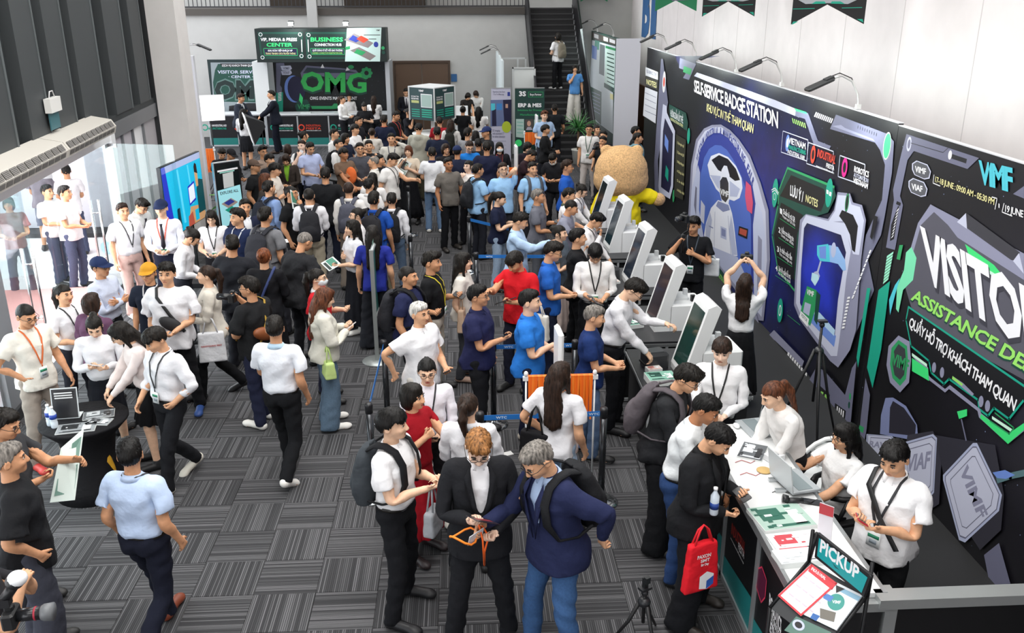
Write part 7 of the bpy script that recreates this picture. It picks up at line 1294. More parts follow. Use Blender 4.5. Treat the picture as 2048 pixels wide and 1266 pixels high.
def tobj(tpl, lod, B, sc, mats, name, parent=None, rootm=None, girth=None, V2=None):
 V, W, me0 = TPL[tpl+lod]
 if V2 is not None: V = V2
 P = skin(V*girth if girth is not None else V, W, B, sc); me = me0.copy(); me.name = name
 me.vertices.foreach_set('co', P.astype(np.float32).ravel())
 for i, m in enumerate(mats):
  if i < len(me.materials): me.materials[i] = m
  else: me.materials.append(m)
 me.update(); o = bpy.data.objects.new(name, me); COL.objects.link(o)
 if parent is not None: o.parent = parent
 elif rootm is not None: o.location, _, _ = rootm.decompose(); o.rotation_euler = (0, 0, rootm.to_euler().z)
 return o
def P(px, py, F, label, top=('tee', 'ffffff'), bot=('pants', '1a1a1e'), hair=('short', 'k'), arms='down,down', h=1.70, skin='b', legs='stand', lean=0, hp=0, hy=0, hr=0, tw=0, shoes='222222', sole=None, ex='', fat=1.0, at=None, z0=0.0, group=None, side=0, pose=None, arm=None, tuckbelt=True, far=False, cat='person'):
 NP[0] += 1; rs = random.Random(NP[0]*7+3)
 ps = dict(lean=lean, hp=hp, hy=hy+rs.uniform(-4, 4), hr=hr+rs.uniform(-3, 3), twist=tw, side=side)
 for n, a in zip('RL', arms.split(',')):
  tg, pol, hd, cu, wb = ARMS[a]; j = (rs.uniform(-.012, .012), rs.uniform(-.015, .015), rs.uniform(-.015, .015))
  ps['arm'+n] = (tuple(np.array(tg)+j), pol, hd); ps['curl'+n] = cu
 if legs == 'stand':
  a = rs.uniform(-.05, .07); ps['footR'] = (rs.uniform(.0, .05), a, 0); ps['footL'] = (rs.uniform(.0, .05), -a, 0); ps['drop'] = .004
 elif legs in ('walk', 'walkR'):
  f, b = ('R', 'L') if legs == 'walkR' else ('L', 'R'); ps['foot'+f] = (-.03, .24, 0); ps['foot'+b] = (-.03, -.26, .06); ps['toe'+b] = 28; ps['drop'] = .035
 elif legs == 'sit': ps['drop'] = .38; ps['seat'] = 1; ps['back'] = .0
 elif legs == 'stance': ps['footR'] = (.09, .04, 0); ps['footL'] = (.09, -.04, 0); ps['drop'] = .012
 if lean > 8 and legs != 'sit': ps['back'] = math.sin(math.radians(lean))*.14
 if pose: ps.update(pose)
 B = solve(ps); fem = hair[0] in ('bob', 'long', 'pony', 'bun'); girl = fem and cat == 'person'
 sc = h/1.725; g = np.array([fat*(.93 if girl else 1.0), 1+(fat-1)*1.1, 1]); 
 ht = B['hd'][0] @ np.array((0, 0, 1.73))+B['hd'][1]; ht = ht*sc
 Fr = math.radians(F+rs.uniform(-3, 3)); c, s = math.cos(Fr), math.sin(Fr); off = np.array((c*ht[0]-s*ht[1], s*ht[0]+c*ht[1]))
 if at is None:
  best = None
  for dh in (0, .02, -.02, .04, -.04, .06, -.06, .08, -.08):
   k_ = (h+dh)/h; q = gz(px, py, z0+ht[2]*k_); r_ = (q[0]-off[0]*k_, q[1]-off[1]*k_)
   if abs(dh) > .05 and math.hypot(*r_) < 11: continue
   dm = min([math.hypot(r_[0]-a[0], r_[1]-a[1]) for a in SPOTS]+[9]); dm = min(dm, .46)
   if r_[1] > 30.6 or (r_[0] > 4.0 and r_[1] < 22): dm -= 1
   if best is None or dm > best[0]+.02: best = (dm, k_)
   if dm >= .46: break
  k_ = best[1]; sc *= k_; ht = ht*k_; off = off*k_; q = gz(px, py, z0+ht[2])
 else: q = np.array((at[0]+off[0], at[1]+off[1], 0))
 SPOTS.append((q[0]-off[0], q[1]-off[1]))
 root = Matrix.Translation((q[0]-off[0], q[1]-off[1], z0)) @ Matrix.Rotation(Fr, 4, 'Z')
 dist = math.hypot(root.translation.x, root.translation.y); lod = '' if (dist < 12.6 and not far) else '_lo'
 hi = lod == ''; sk = mat(SKN[skin], .55, kind='skin')
 def girthed(tpl):
  V, W, me0 = TPL[tpl+lod]
  if abs(g[0]-1) < .01 and abs(g[1]-1) < .01: return None
  wt = W[:, :3].sum(1)+W[:, BN.index('thR')]*.5+W[:, BN.index('thL')]*.5; wt = np.clip(wt, 0, 1)[:, None]
  return 1+(g[None]-1)*wt*np.clip((np.minimum(1.42, V[:, 2:3])-.5)/.3, 0, 1)*(V[:, 2:3] < 1.43)
 def mk(tpl, mats, name, parent=None, top=False, V2=None):
  return tobj(tpl, lod, B, sc, mats, name, parent, root if top else None, girthed(tpl), V2)
 lip = mat('b87660' if not girl else 'b85c54', .5, kind='plain')
 TM = dict(tee='tee', polo='tee', bigtee='bigtee', sshirt='sshirt', shirt='shirt', rolled='rolled', ushirt='ushirt', blouse='shirt', hoodie='hoodie', blazer='blazer', suit='blazer', dress='dress', tpolo='sshirt', jacket='ushirt')
 body = mk('body', [sk, mat('e9e6e0', .3), mat('1a1210', .5), lip], 'person', None, True, covered(lod, TM[top[0]], bot[0] if bot else None))
 tag(body, label, cat, group)
 hk, hc = hair[0], HCOL.get(hair[1], hair[1])
 if hk != 'bald':
  if hk in ('cap',): pass
  else: mk('hair_'+hk, [mat(hc, .5, kind='hair')], 'hair', body)
 if 'cap:' in ex:
  cc = ex.split('cap:')[1].split()[0]; o = mk('cap', [mat(cc, .8, kind='cloth')], 'baseball_cap', body)
  if hk == 'cap': mk('hair_buzz', [mat(HCOL['k'], .6, kind='hair')], 'hair', body)
 tk, tc = top[0], top[1]; cloth = mat(tc, .85, kind='cloth'); inner = mat(top[2], .8, kind='cloth') if len(top) > 2 and top[2] != '-' else cloth
 T = TM[tk]
 nm = dict(tee='t_shirt', polo='polo_shirt', bigtee='t_shirt', sshirt='shirt', shirt='shirt', rolled='shirt', ushirt='shirt', blouse='blouse', hoodie='hoodie', blazer='blazer', suit='suit_jacket', dress='dress', tpolo='polo_shirt', jacket='jacket')[tk]
 if tk in ('blazer', 'suit'): mk('vest', [inner], 'shirt', body); mk('collar', [inner], 'collar', body); mk('lapel', [cloth], 'lapel', body)
 g0 = mk(T, [cloth], nm, body)
 if tk in ('polo', 'sshirt', 'shirt', 'rolled', 'ushirt', 'tpolo') and not (len(top) > 2 and top[2] == '-'): mk('collar', [mat(top[2], .8, kind='cloth') if len(top) > 2 else cloth], 'collar', body)
 if bot is not None and bot[0] != 'none':
  bk, bc = bot; bm = mat(bc, .9, kind='denim' if bk in ('jeans', 'widejeans') else 'cloth')
  Vp = TPL[dict(jeans='pants', widejeans='wide').get(bk, bk)+lod][0]
  if T in ('tee', 'bigtee', 'ushirt', 'hoodie', 'blazer'): kk = np.clip((Vp[:, 2:3]-.80)/.06, 0, 1)*.10; Vp = Vp*np.concatenate([1-kk*.7, 1-kk, np.ones_like(kk)], 1)
  mk(dict(jeans='pants', widejeans='wide').get(bk, bk), [bm], dict(pants='trousers', slim='trousers', wide='trousers', jeans='jeans', widejeans='jeans', skirt='skirt', longskirt='skirt', shorts='shorts')[bk], body, V2=Vp)
 if T in ('sshirt', 'shirt', 'rolled') and tuckbelt and not girl and hi: mk('belt', [mat('15120f', .4)], 'belt', body)
 so = sole or ('e8e6e0' if shoes in ('f2f0ea', '2c4a86', 'c23a34', '3a3a3a') else '1a1816')
 for n in 'RL': mk('shoe'+n, [mat(shoes, .5), mat(so, .6)], 'shoe', body)
 if 'lan:' in ex:
  lc = ex.split('lan:')[1].split()[0]; l = mk('lanyard', [mat(lc, .6)], 'lanyard', body)
  if hi or rs.random() < .6: mk('badge', [mat('eef2f2', .3), mat('2e8a66', .4), mat('8c97a0', .4)], 'name_badge', l)
 if 'tie' in ex: mk('tie', [mat('23202c', .6)], 'necktie', body)
 if 'glas' in ex: mk('glasses', [mat('2a2420', .3)], 'glasses', body)
 if 'mask' in ex: mk('mask', [mat('dfe8ec', .8)], 'face_mask', body)
 bagc = None
 def packthing(color, lab, name='backpack', c2=None):
  bp = mk('pack', [mat(color, .8, kind='cloth')], name, None, True); tag(bp, lab, 'backpack')
  for q_ in ('strapL', 'strapR'): mk(q_, [mat(c2 or color, .8, kind='cloth')], 'shoulder_strap', bp)
  return bp
 H = dict(root=root, B=B, sc=sc, body=body, mk=mk, lod=lod, pack=packthing)
 def hand(n, d=.075, lift=.02):
  fs, dd, f, up = HN[n]; R, t = B['ha'+n]; p = R @ (J['wr'+n]+dd*d-up*lift)+t; M = Matrix(R.tolist()).to_4x4()
  ax = Matrix((f.tolist(), dd.tolist(), (-up).tolist())).transposed()      # columns: across, along the fingers, out of the palm
  Rm = (Matrix(R.tolist()) @ ax); return root @ (Matrix.Translation(Vector(p*sc)) @ Rm.to_4x4())
 H['hand'] = hand; H['head'] = lambda v: root @ Vector((B['hd'][0] @ np.array(v, float)+B['hd'][1])*sc); H['chest'] = lambda v: root @ Vector((B['ch'][0] @ np.array(v, float)+B['ch'][1])*sc)
 PEOPLE[NP[0]] = (label, tuple(root.translation), lod); return H
def put(o, M): o.matrix_world = M; o.location, r, _ = M.decompose(); o.rotation_euler = M.to_euler(); return o
# ================================================================== the people
W_ = 'e6e6ea'; K_ = '17171a'; N_ = '1d2238'
def phone(H, n, lab, col='1a1b1e', big=1.0, name='smartphone', up=.022):
 M = H['hand'](n, .085, up); t = thing(name, lab, 'phone' if big < 1.6 else 'tablet'); m = MB(); m.box((0, 0, 0), (.074*big, .150*big, .009), bev=.006); m.build('body', mat(col, .3), t); m = MB(); m.box((0, 0, .0052), (.066*big, .138*big, .001)); m.build('screen', mat('20262e', .08), t); put(t, M); return t
def hbag(H, n, lab, col, w_=.30, h=.34, d=.08, drop=.22, yaw=None, soft=.9, name='tote_bag', at=None, kind='cloth', flap=None, txt=None):
 p = (H['hand'](n, .06, .02) @ Vector((0, 0, 0))) if at is None else at; t = thing(name, lab, 'bag', (p[0], p[1], p[2]-drop-h)); t.rotation_euler = (0, 0, yaw if yaw is not None else H['root'].to_euler().z)
 b = SDF((-w_/2-.05, -d/2-.05, -.03), (w_/2+.05, d/2+.05, h+.03), .012); b.f[:] = .1; w0, G = b._win(b.lo-1, b.lo+5); tp = 1-(1-soft)*G[2]/h
 q = [np.abs(G[0])-(w_/2-.02)*tp, np.abs(G[1])-(d/2-.015)*(1-.4*G[2]/h), np.abs(G[2]-h/2)-(h/2-.015)]; dd = np.sqrt(sum(np.maximum(x, 0)**2 for x in q))+np.minimum(np.maximum(np.maximum(q[0], q[1]), q[2]), 0)-.018; b.f = (dd+.003*np.sin(G[0]*40+G[2]*25)*np.sin(G[2]*33)).astype(np.float32); V, F = b.get(); V, F = decim(V, F, 700)
 me = bpy.data.meshes.new('body'); me.from_pydata([tuple(v) for v in V], [], F); me.polygons.foreach_set('use_smooth', [True]*len(F)); me.materials.append(mat(col, .75, kind=kind)); o = bpy.data.objects.new('body', me); COL.objects.link(o); o.parent = t
 m = MB()
 for s_ in (-1, 1): m.tube([(-w_*.26, s_*d*.25, h-.01), (-w_*.12, s_*.01, h+drop*.75), (0, 0, h+drop), (w_*.12, s_*.01, h+drop*.75), (w_*.26, s_*d*.25, h-.01)], .008, 6)
 m.build('handle', mat(col, .75), t)
 if flap:
  m = MB()
  for pts, c in flap: pass
  ms = [mat(c, .6) for _, c in flap]
  for i, (pts, c) in enumerate(flap):
   for sg in (-1,): m.add([(x*w_, sg*(d/2+.006+i*.001), z*h) for x, z in pts], [list(range(len(pts)))], i)
  m.build('print', ms, t)
 if txt:
  for body, x0, x1, z, hh, c in txt: o = lettering(body, (x0*w_, -d/2-.010, z*h), ((x1-x0)*w_, 0, 0), (0, 0, hh*h), mat(c, .6), None, bold=.03); o.parent = t
 return t
def slr(M, lab, lens=.10, col='17181a'):
 t = thing('camera', lab, 'camera'); m = MB(); m.box((0, 0, 0), (.14, .07, .095), bev=.012); m.box((0, 0, .06), (.05, .05, .035), bev=.01); m.build('body', mat(col, .45), t); m = MB(); m.tube([(0, -.03, 0), (0, -.03-lens, 0)], [.036, .038], 14); m.build('lens', mat('202124', .25), t); m = MB(); m.tube([(0, -.03-lens, 0), (0, -.04-lens, 0)], .033, 14); m.build('glass', mat('30343c', .05), t); put(t, M); return t
def sheet(H, n, lab, w_, h, cols, rot=(60, 0, 0), off=(0, .05, .03), name='brochure'):
 M = H['hand'](n, .08, .02); p = M @ Vector(off); t = thing(name, lab, 'brochure'); m = MB(); m.box((0, 0, 0), (w_, h, .004), mi=0); m.box((-w_*.1, h*.12, .0028), (w_*.7, h*.55, .001), mi=1); m.box((w_*.05, -h*.32, .0028), (w_*.8, h*.2, .001), mi=2); m.box((w_*.2, h*.2, .0036), (w_*.25, h*.25, .001), mi=2); m.build('pages', [mat(c, .5) for c in cols], t)
 put(t, Matrix.Translation(p) @ Matrix.Rotation(H['root'].to_euler().z, 4, 'Z') @ Euler([math.radians(a) for a in rot]).to_matrix().to_4x4()); return t
BRO = ('dfe8e4', '3f8570', '20302e')
SPOTS += [(tx, ty), (-.8, 24.5), tuple(gz(700, 352, .95)[:2]), tuple(gz(755, 722, 0)[:2]), tuple(gz(755, 722, 0)[:2]+np.array((0, .9)))]
H = P(53, 612, 55, 'man in a cream polo with orange lanyard and glasses, hand on hip, red sneakers', ('polo', 'e9e5da'), ('pants', '9c9288'), ('buzz', 'k'), 'hip,loose', 1.74, 'c', hp=18, ex='glas lan:d86a30', shoes='c23a34', legs='stance')
H = P(125, 570, 62, 'smiling ponytail woman in a white shirt with black lanyard, beside the glass door', ('sshirt', W_), ('pants', '20222a'), ('pony', 'k'), 'low,low', 1.62, 'b', ex='lan:222226')
H = P(180, 588, 155, 'short-haired person in a purple top seen from behind near the glass door', ('bigtee', '5f4058'), ('pants', '2a2a30'), ('bob', 'b'), 'low,low', 1.56, 'b')
H = P(197, 516, 75, 'guard with navy cap and pale blue shirt, arms crossed, turned to the right', ('shirt', 'c9d2e6'), ('pants', '181a20'), ('cap', 'k'), 'cross,cross', 1.70, 'c', ex='glas cap:1f2d52')
H = P(185, 640, 15, 'woman in a white blouse looking down at her phone behind the round table', ('blouse', W_), ('skirt', '1b1d24'), ('bun', 'k'), 'hold,hold', 1.58, 'a', hp=32)
phone(H, 'R', 'white phone held by the woman in the white blouse behind the round table', 'd8d8da')
H = P(225, 652, -62, 'woman with long black hair, pale lace blouse and black skirt leaning over the round table', ('blouse', 'e9dcd8'), ('skirt', '17171a'), ('long', 'k'), 'table,table', 1.62, 'a', lean=16, hp=22, ex='glas', shoes='17171a')
hbag(H, 'L', 'pale pink shoulder bag with a furry charm on the lace blouse woman', 'd8b8a8', .26, .18, .09, .30, at=tuple(H['chest']((.16, .16, 1.30))), name='shoulder_bag')
H = P(297, 662, -35, 'young man in a white rolled-sleeve shirt with black lanyard walking past the round table', ('rolled', W_), ('pants', '1a1b1f'), ('fringe', 'k'), 'loose,hip', 1.70, 'b', hp=26, hy=-10, ex='lan:2c2c30', shoes='d8d4c8', sole='9a6a48', legs='walk')
H = P(332, 527, 2, 'man in a white t-shirt with a black crossbody bag and blue sneakers', ('bigtee', W_), ('pants', '17181b'), ('swept', 'k'), 'down,low', 1.80, 'b', shoes='2c4a86', fat=1.08)
t = H['mk']('sling', [mat('1a1a1c', .7)], 'crossbody_bag', None, True); tag(t, 'black crossbody bag worn across the white t-shirt man by the entrance', 'bag'); m = MB(); m.ell((.03, -.19, 1.16), (.14, .05, .075), 12, 8, rot=Matrix.Rotation(.5, 3, 'Y')); m.build('pouch', mat('1c1c1f', .7), t)
H = P(294, 528, 5, 'man with a mustard cap, glasses and a dark polo behind the white tee man', ('polo', '1a2130'), ('pants', '23242a'), ('cap', 'k'), 'down,down', 1.68, 'c', ex='glas lan:c8c8cc cap:c8902a')
H = P(320, 401, 8, 'guard in a white uniform shirt, tie and navy cap in front of the large screen', ('shirt', 'e8ebf4'), ('pants', '1b1f30'), ('cap', 'k'), 'low,low', 1.78, 'a', ex='tie lan:e06048 cap:1c2848')
H = P(288, 401, 60, 'man with glasses in a grey white shirt bending forward by the glass door', ('sshirt', 'd4d8d8'), ('pants', '2a2d34'), ('swept', 'k'), 'low,low', 1.70, 'b', lean=14, hp=25, ex='glas tie')
H = P(243, 407, 45, 'man in a white shirt with black lanyard standing behind the open glass door', ('sshirt', W_), ('pants', 'c8a8a0'), ('short', 'b'), 'down,down', 1.72, 'b', ex='lan:3a3a3c', shoes='f2f0ea')
H = P(396, 463, 95, 'person in a white shirt bending the head down beside the guard', ('shirt', W_), ('pants', '262830'), ('bun', 'k'), 'low,low', 1.64, 'b', lean=18, hp=30)
H = P(420, 423, 5, 'woman in a white polo with black lanyard and glasses in front of the digital poster', ('tpolo', W_), ('pants', '1c1c20'), ('long', 'k'), 'low,low', 1.60, 'a', hp=15, ex='glas lan:1c1c1e')
phone(H, 'R', 'dark phone held by the white polo woman at the digital poster')
H = P(410, 532, -75, 'woman in a beige jacket with dark ponytail holding a white tote, black flats', ('jacket', 'd8d2c6', '-'), ('pants', '141518'), ('pony', 'b'), 'hold,low', 1.66, 'a', shoes='17171a', legs='walk')
hbag(H, 'L', 'white tote bag with small red lettering on the arm of the beige jacket woman', 'eceef2', .32, .36, .07, .20, at=tuple(H['chest']((.24, -.02, 1.18))), yaw=math.radians(12), txt=(('HANYOUNG FEST', -.36, .36, .55, .05, 'c03a3a'),))
H = P(463, 471, 172, 'broad man in a plain black tee seen from behind, left of the braided hair woman', ('bigtee', '202228'), ('pants', '23242a'), ('short', 'k'), 'low,low', 1.76, 'c', fat=1.15, hy=20)
H = P(474, 418, -20, 'man in a navy polo with white lanyard looking to the left', ('polo', '1d2848'), ('pants', '1c1e26'), ('swept', 'k'), 'down,down', 1.78, 'b', ex='lan:c8ccd4', hy=-25)
H = P(489, 399, 25, 'man in a dark navy jacket just behind the navy polo man', ('blazer', '1a2036', 'e4e6ea'), ('pants', '1a1c24'), ('short', 'k'), 'down,down', 1.72, 'c')
H = P(529, 415, 155, 'man in a grey polo with a dark backpack seen from behind', ('polo', '75767a'), ('pants', '2a2a30'), ('short', 'k'), 'down,hold', 1.80, 'c', fat=1.06)
H['pack']('2e2f35', 'dark charcoal backpack on the grey polo man'); phone(H, 'L', 'white phone in the hand of the grey polo man', 'e4e4e6')
H = P(536, 362, 140, 'man in a light blue denim shirt with a black backpack holding a phone', ('ushirt', '7f98c4'), ('pants', '3a3c44'), ('short', 'k'), 'down,hold', 1.76, 'b'); H['pack']('20222a', 'black backpack on the light blue denim shirt man'); phone(H, 'L', 'grey phone of the light blue denim shirt man', '8a8c92')
H = P(582, 372, 70, 'man in a black polo lifting a printed bag to his face', ('polo', '17181a'), ('pants', '1b1c20'), ('buzz', 'k'), 'down,chin', 1.74, 'c', ex='glas'); sheet(H, 'L', 'white and green printed bag held up by the black polo man', .26, .30, BRO, (75, 20, 0))
H = P(617, 376, 182, 'man in a white shirt with a large black backpack seen from behind', ('shirt', 'e8e8ec'), ('pants', 'a89f8c'), ('buzz', 'k'), 'low,low', 1.76, 'b'); H['pack']('26272b', 'large black backpack on the white shirt man in beige trousers')
H = P(697, 364, 178, 'man in a white shirt with a grey backpack seen from behind, close-cropped hair', ('shirt', 'e6e4e0'), ('pants', '8a7f74'), ('buzz', 'b'), 'down,down', 1.76, 'b'); H['pack']('51535f', 'slate grey backpack on the close-cropped white shirt man')
H = P(712, 416, -75, 'woman with glasses and hair in a bun covering her mouth, white top', ('tee', 'e6e4e4'), ('pants', '6a6460'), ('bun', 'k'), 'chin,down', 1.62, 'a', ex='glas')
H = P(704, 441, -62, 'woman with long black hair, white tee and long black skirt, arms crossed with a brochure', ('sshirt', W_), ('longskirt', '15161c'), ('long', 'k'), 'cross,low', 1.62, 'a', shoes='f2f0ea'); sheet(H, 'L', 'glossy machinery brochure held by the white tee woman in the long skirt', .24, .20, BRO, (20, 15, 10))
H = P(744, 452, 178, 'long haired woman in a royal blue top seen from behind, next to the frame stand', ('tee', '25308c'), ('wide', '202228'), ('long', 'k'), 'down,down', 1.62, 'b')
H = P(747, 385, 172, 'man in a royal blue polo with a big black backpack and khaki trousers', ('polo', '1f4fa8'), ('pants', '6a6450'), ('swept', 'k'), 'down,down', 1.80, 'c', fat=1.1); H['pack']('26262a', 'big black backpack on the royal blue polo man')
H = P(783, 386, 175, 'man in a white shirt with a black backpack beside the royal blue polo man', ('shirt', 'e6e6ea'), ('jeans', '54667c'), ('short', 'k'), 'down,down', 1.68, 'b'); H['pack']('1e1f22', 'black backpack with green tag on the white shirt man right of the blue polo')
H = P(618, 467, 140, 'large man in a loose black shirt looking down, gray-cropped hair', ('bigtee', '26272a'), ('pants', '202126'), ('buzz', 'g'), 'low,hold', 1.76, 'c', fat=1.22, lean=8, hp=30)
H = P(527, 496, 178, 'woman with brown braided hair in a black jacket seen from behind', ('jacket', '17181c', '-'), ('wide', '15161a'), ('bun', 'rd'), 'low,low', 1.68, 'b'); t = H['mk']('sling', [mat('2a3a6a', .7)], 'bag_strap', None, True); tag(t, 'navy diagonal bag strap on the braided hair woman', 'strap')
hbag(H, 'L', 'black shoulder bag hanging beside the braided hair woman', '18181b', .24, .28, .10, .30, at=tuple(H['chest']((.30, .02, 1.28))), name='shoulder_bag')
H = P(634, 538, 85, 'masked woman with glasses in a red polo and tied black hair', ('polo', 'c01c28', 'e8e8ea'), ('pants', '25263a'), ('pony', 'k'), 'down,hold', 1.62, 'a', ex='mask glas')
H = P(655, 577, 112, 'woman with long auburn hair in a cream hoodie and wide jeans using a phone', ('hoodie', 'd6d4c8'), ('widejeans', '5f7488'), ('long', 'br'), 'hold,hold', 1.62, 'a', hp=20, shoes='f2f0ea'); phone(H, 'R', 'pale phone in the hands of the cream hoodie woman', 'c8c8c8')
hbag(H, 'R', 'lime green handbag hanging at the side of the cream hoodie woman', 'c4dc8c', .24, .18, .12, .18, at=tuple(H['chest']((-.22, .02, 1.12))), name='handbag')
H = P(497, 556, -125, 'man in a black t-shirt with a brown sling bag holding a camera, white sneakers', ('bigtee', '1d1e20'), ('pants', '22263c'), ('swept', 'k'), 'photo,low', 1.72, 'c', hy=25, ex='glas', shoes='f2f0ea'); t = H['mk']('sling', [mat('a8862c', .7)], 'sling_bag', None, True); tag(t, 'brown leather sling bag on the back of the black t-shirt camera man', 'bag'); m = MB(); m.ell((0, 0, 0), (.17, .06, .075), 14, 9, rot=Matrix.Rotation(-.35, 3, 'Y')); o = m.build('pouch', mat('80451f', .55), t); o.location = (.02, .17, 1.12)
slr(Matrix.Translation(H['hand']('R', .06, .03) @ Vector((0, 0, 0))) @ Matrix.Rotation(math.radians(-100), 4, 'Z'), 'black video camera held by the man with the brown sling bag', .14)
H = P(547, 634, 172, 'man in a white polo with pale blue side stripe seen from behind, black trousers', ('tpolo', 'edf1f8', 'b8d4e8'), ('pants', '17181b'), ('short', 'k'), 'down,hold', 1.74, 'c', hy=15, shoes='f2f0ea', legs='walk'); phone(H, 'L', 'white phone held by the white and pale blue polo man', 'e2e2e4')
H = P(255, 880, 163, 'man in a pale blue short-sleeved shirt and navy trousers walking away in brown shoes', ('sshirt', 'bccfec'), ('pants', '171a28'), ('short', 'n'), 'down,down', 1.70, 'c', hy=25, shoes='7a3a24', sole='5a3020', legs='walk', ex='lan:2a2a2c', fat=1.06)
H = P(12, 889, 118, 'man with greying hair, black t-shirt and wide grey trousers, hand in pocket', ('bigtee', '1b1c1f'), ('wide', '3c3e48'), ('short', 'g'), 'pocket,pocket', 1.74, 'c')
H = P(14, 822, 88, 'man with glasses and a dark grey polo holding up a large map', ('polo', '3a3b3e'), ('pants', '1e1f23'), ('short', 'k'), 'hold,fwd', 1.74, 'c', hp=20, ex='glas')
q = [gz(168, 856, 1.35), gz(150, 1000, .98), gz(100, 1005, .98), gz(122, 896, 1.30)]; t = thing('brochure', 'large unfolded pale green map held by the dark grey polo man', 'brochure', tuple(q[1])); m = MB(); nn_ = _nrm(np.cross(q[1]-q[0], q[3]-q[0])); m.slab(q, nn_*.004); m.build('sheet', mat('cfdcd6', .5), t, True); m = MB(); f_ = lambda u, v: (q[0]*(1-u)+q[3]*u)*(1-v)+(q[1]*(1-u)+q[2]*u)*v-nn_*.010*(1 if nn_ @ (CAM-q[0]) < 0 else -1.6)
for u0, u1, v0, v1 in ((.1, .5, .1, .4), (.55, .9, .15, .5), (.1, .45, .5, .85), (.5, .9, .6, .9)): m.add([f_(u0, v0), f_(u1, v0), f_(u1, v1), f_(u0, v1)], [[0, 1, 2, 3]])
b = MB(); b.add([np.array(v)+nn_*.009*(-1 if nn_ @ (CAM-q[0]) < 0 else 1)*(-1 if nn_ @ (CAM-q[0]) < 0 else 1) for v in m.v], m.f); m.add(b.v, [[i for i in f] for f in b.f]); m.build('print', mat('5f8478', .5), t, True)
H = P(-62, 1090, 95, 'photographer cut off by the left edge whose hands hold a big camera', ('tee', '2a2a2e'), ('pants', '202024'), ('short', 'k'), 'photo,photo', 1.62, 'b')
g = gz(22, 1232, 1.30); t = slr(Matrix.Translation(Vector(g)) @ Matrix.Rotation(math.radians(97), 4, 'Z') @ Matrix.Scale(1.0, 4), 'large black camera with a long zoom lens and hood at the lower left corner', .13); m = MB(); m.tube([(0, -.16, 0), (0, -.175, 0), (0, -.225, 0)], [.040, .048, .052], 18); m.build('lens_hood', mat('6a6d70', .4), t); m = MB(); m.tube([(0, -.125, 0), (0, -.135, 0)], .0395, 18); m.build('red_ring', mat('a8283c', .4), t)
m = MB(); m.box((0, .01, .10), (.06, .05, .05)); m.tube([(0, .01, .12), (0, -.05, .20)], .03, 8); m.ell((0, -.06, .225), (.052, .052, .045), 14, 9); m.build('flash', mat('1d1d20', .4), t); m = MB(); m.ell((0, -.075, .24), (.054, .054, .044), 14, 9); m.build('flash_dome', mat('e8eaec', .4), t)
H = P(783, 820, 68, 'young man in a white polo with a grey backpack, a handbag on his wrist', ('tpolo', 'eeeef0'), ('pants', '15161a'), ('fringe', 'n'), 'hold,hold', 1.76, 'a', hy=10, shoes='17171a', legs='stance'); H['pack']('3d4247', 'large grey and black backpack on the young man in the white polo', c2='1b1c1f')
hbag(H, 'R', 'small silver grey handbag hanging from the wrist of the young man with the backpack', '9a9da2', .20, .20, .09, .20, name='handbag')
m = H['hand']('L', .07, .02) @ Vector((0, 0, 0)); o = MB().tube([m, m+Vector((.02, -.03, -.18)), m+Vector((.09, -.05, -.34)), m+Vector((.10, -.04, -.36)), m+Vector((.05, -.01, -.17)), m+Vector((.01, .0, 0))], .008, 5).build('lanyard', mat('ff6a14', .6)); tag(o, 'orange lanyard dangling from the hand of the young man with the backpack', 'lanyard')
H = P(824, 770, 50, 'woman in a dark red dress with short black hair pointing to a tablet', ('dress', '9c1522'), None, ('bob', 'k'), 'strap,fwd', 1.60, 'b', hy=10, shoes='2a2022')
H = P(853, 722, 4, 'young woman with round glasses, fringe, white shirt and lanyard with a worried look', ('rolled', 'eceaf2'), ('pants', '17181b'), ('pony', 'n'), 'low,low', 1.62, 'a', hp=10, ex='glas lan:26262a', shoes='d8d2c8'); phone(H, 'L', 'dark tablet between the red dress woman and the woman with round glasses', '2a2c30', 1.7, 'tablet', .03)
H = P(936, 787, 176, 'woman with a long ponytail and pearl hair tie in a white shirt seen from behind', ('shirt', W_), ('pants', '1b1c20'), ('pony', 'b'), 'hold,low', 1.62, 'a', hy=-15); phone(H, 'R', 'tablet in the left hand of the ponytail woman in the white shirt', '3a3c40', 1.5, 'tablet')
H = P(957, 877, 5, 'man with reddish blond hair, glasses and a black suit looking down at a badge', ('suit', '1d1e22', 'f0f0f4'), ('pants', '1a1b1f'), ('swept', 'bl'), 'hold,low', 1.84, 'e', hp=34, ex='glas', legs='stance', shoes='17171a')
pr_, pl__ = H['hand']('R', .09, .02) @ Vector((0, 0, 0)), H['hand']('L', .08, .02) @ Vector((0, 0, 0)); t = thing('badge_holder', 'dark card in a clear sleeve on an orange lanyard in the suited man hands', 'badge'); m = MB(); m.box((0, .05, .02), (.20, .13, .004)); m.build('card', mat('2a2024', .3), t); m = MB(); m.box((0, .05, .0225), (.14, .04, .001)); m.build('stripe', mat('8a3038', .4), t); put(t, H['hand']('R', .09, .02))
d_ = pl__-pr_; o = MB().tube([pr_, pr_+d_*.5+Vector((0, -.01, .02)), pl__, pl__+Vector((-.03, -.03, -.10)), pr_+d_*.55+Vector((0, -.06, -.24)), pr_+Vector((.03, -.04, -.12)), pr_], .007, 5).build('lanyard', mat('ff6a1c', .6)); tag(o, 'orange lanyard looped between the hands of the suited man', 'lanyard')
H = P(1058, 899, -58, 'grey haired man with glasses, navy blazer and jeans leaning in with a black backpack', ('blazer', '23294a', 'a9bede'), ('jeans', '3c5c88'), ('short', 'g'), 'fwd,back', 1.84, 'b', lean=12, hp=26, ex='glas', fat=1.06, legs='stance'); H['pack']('1f2023', 'large black roll-top backpack on the navy blazer man')
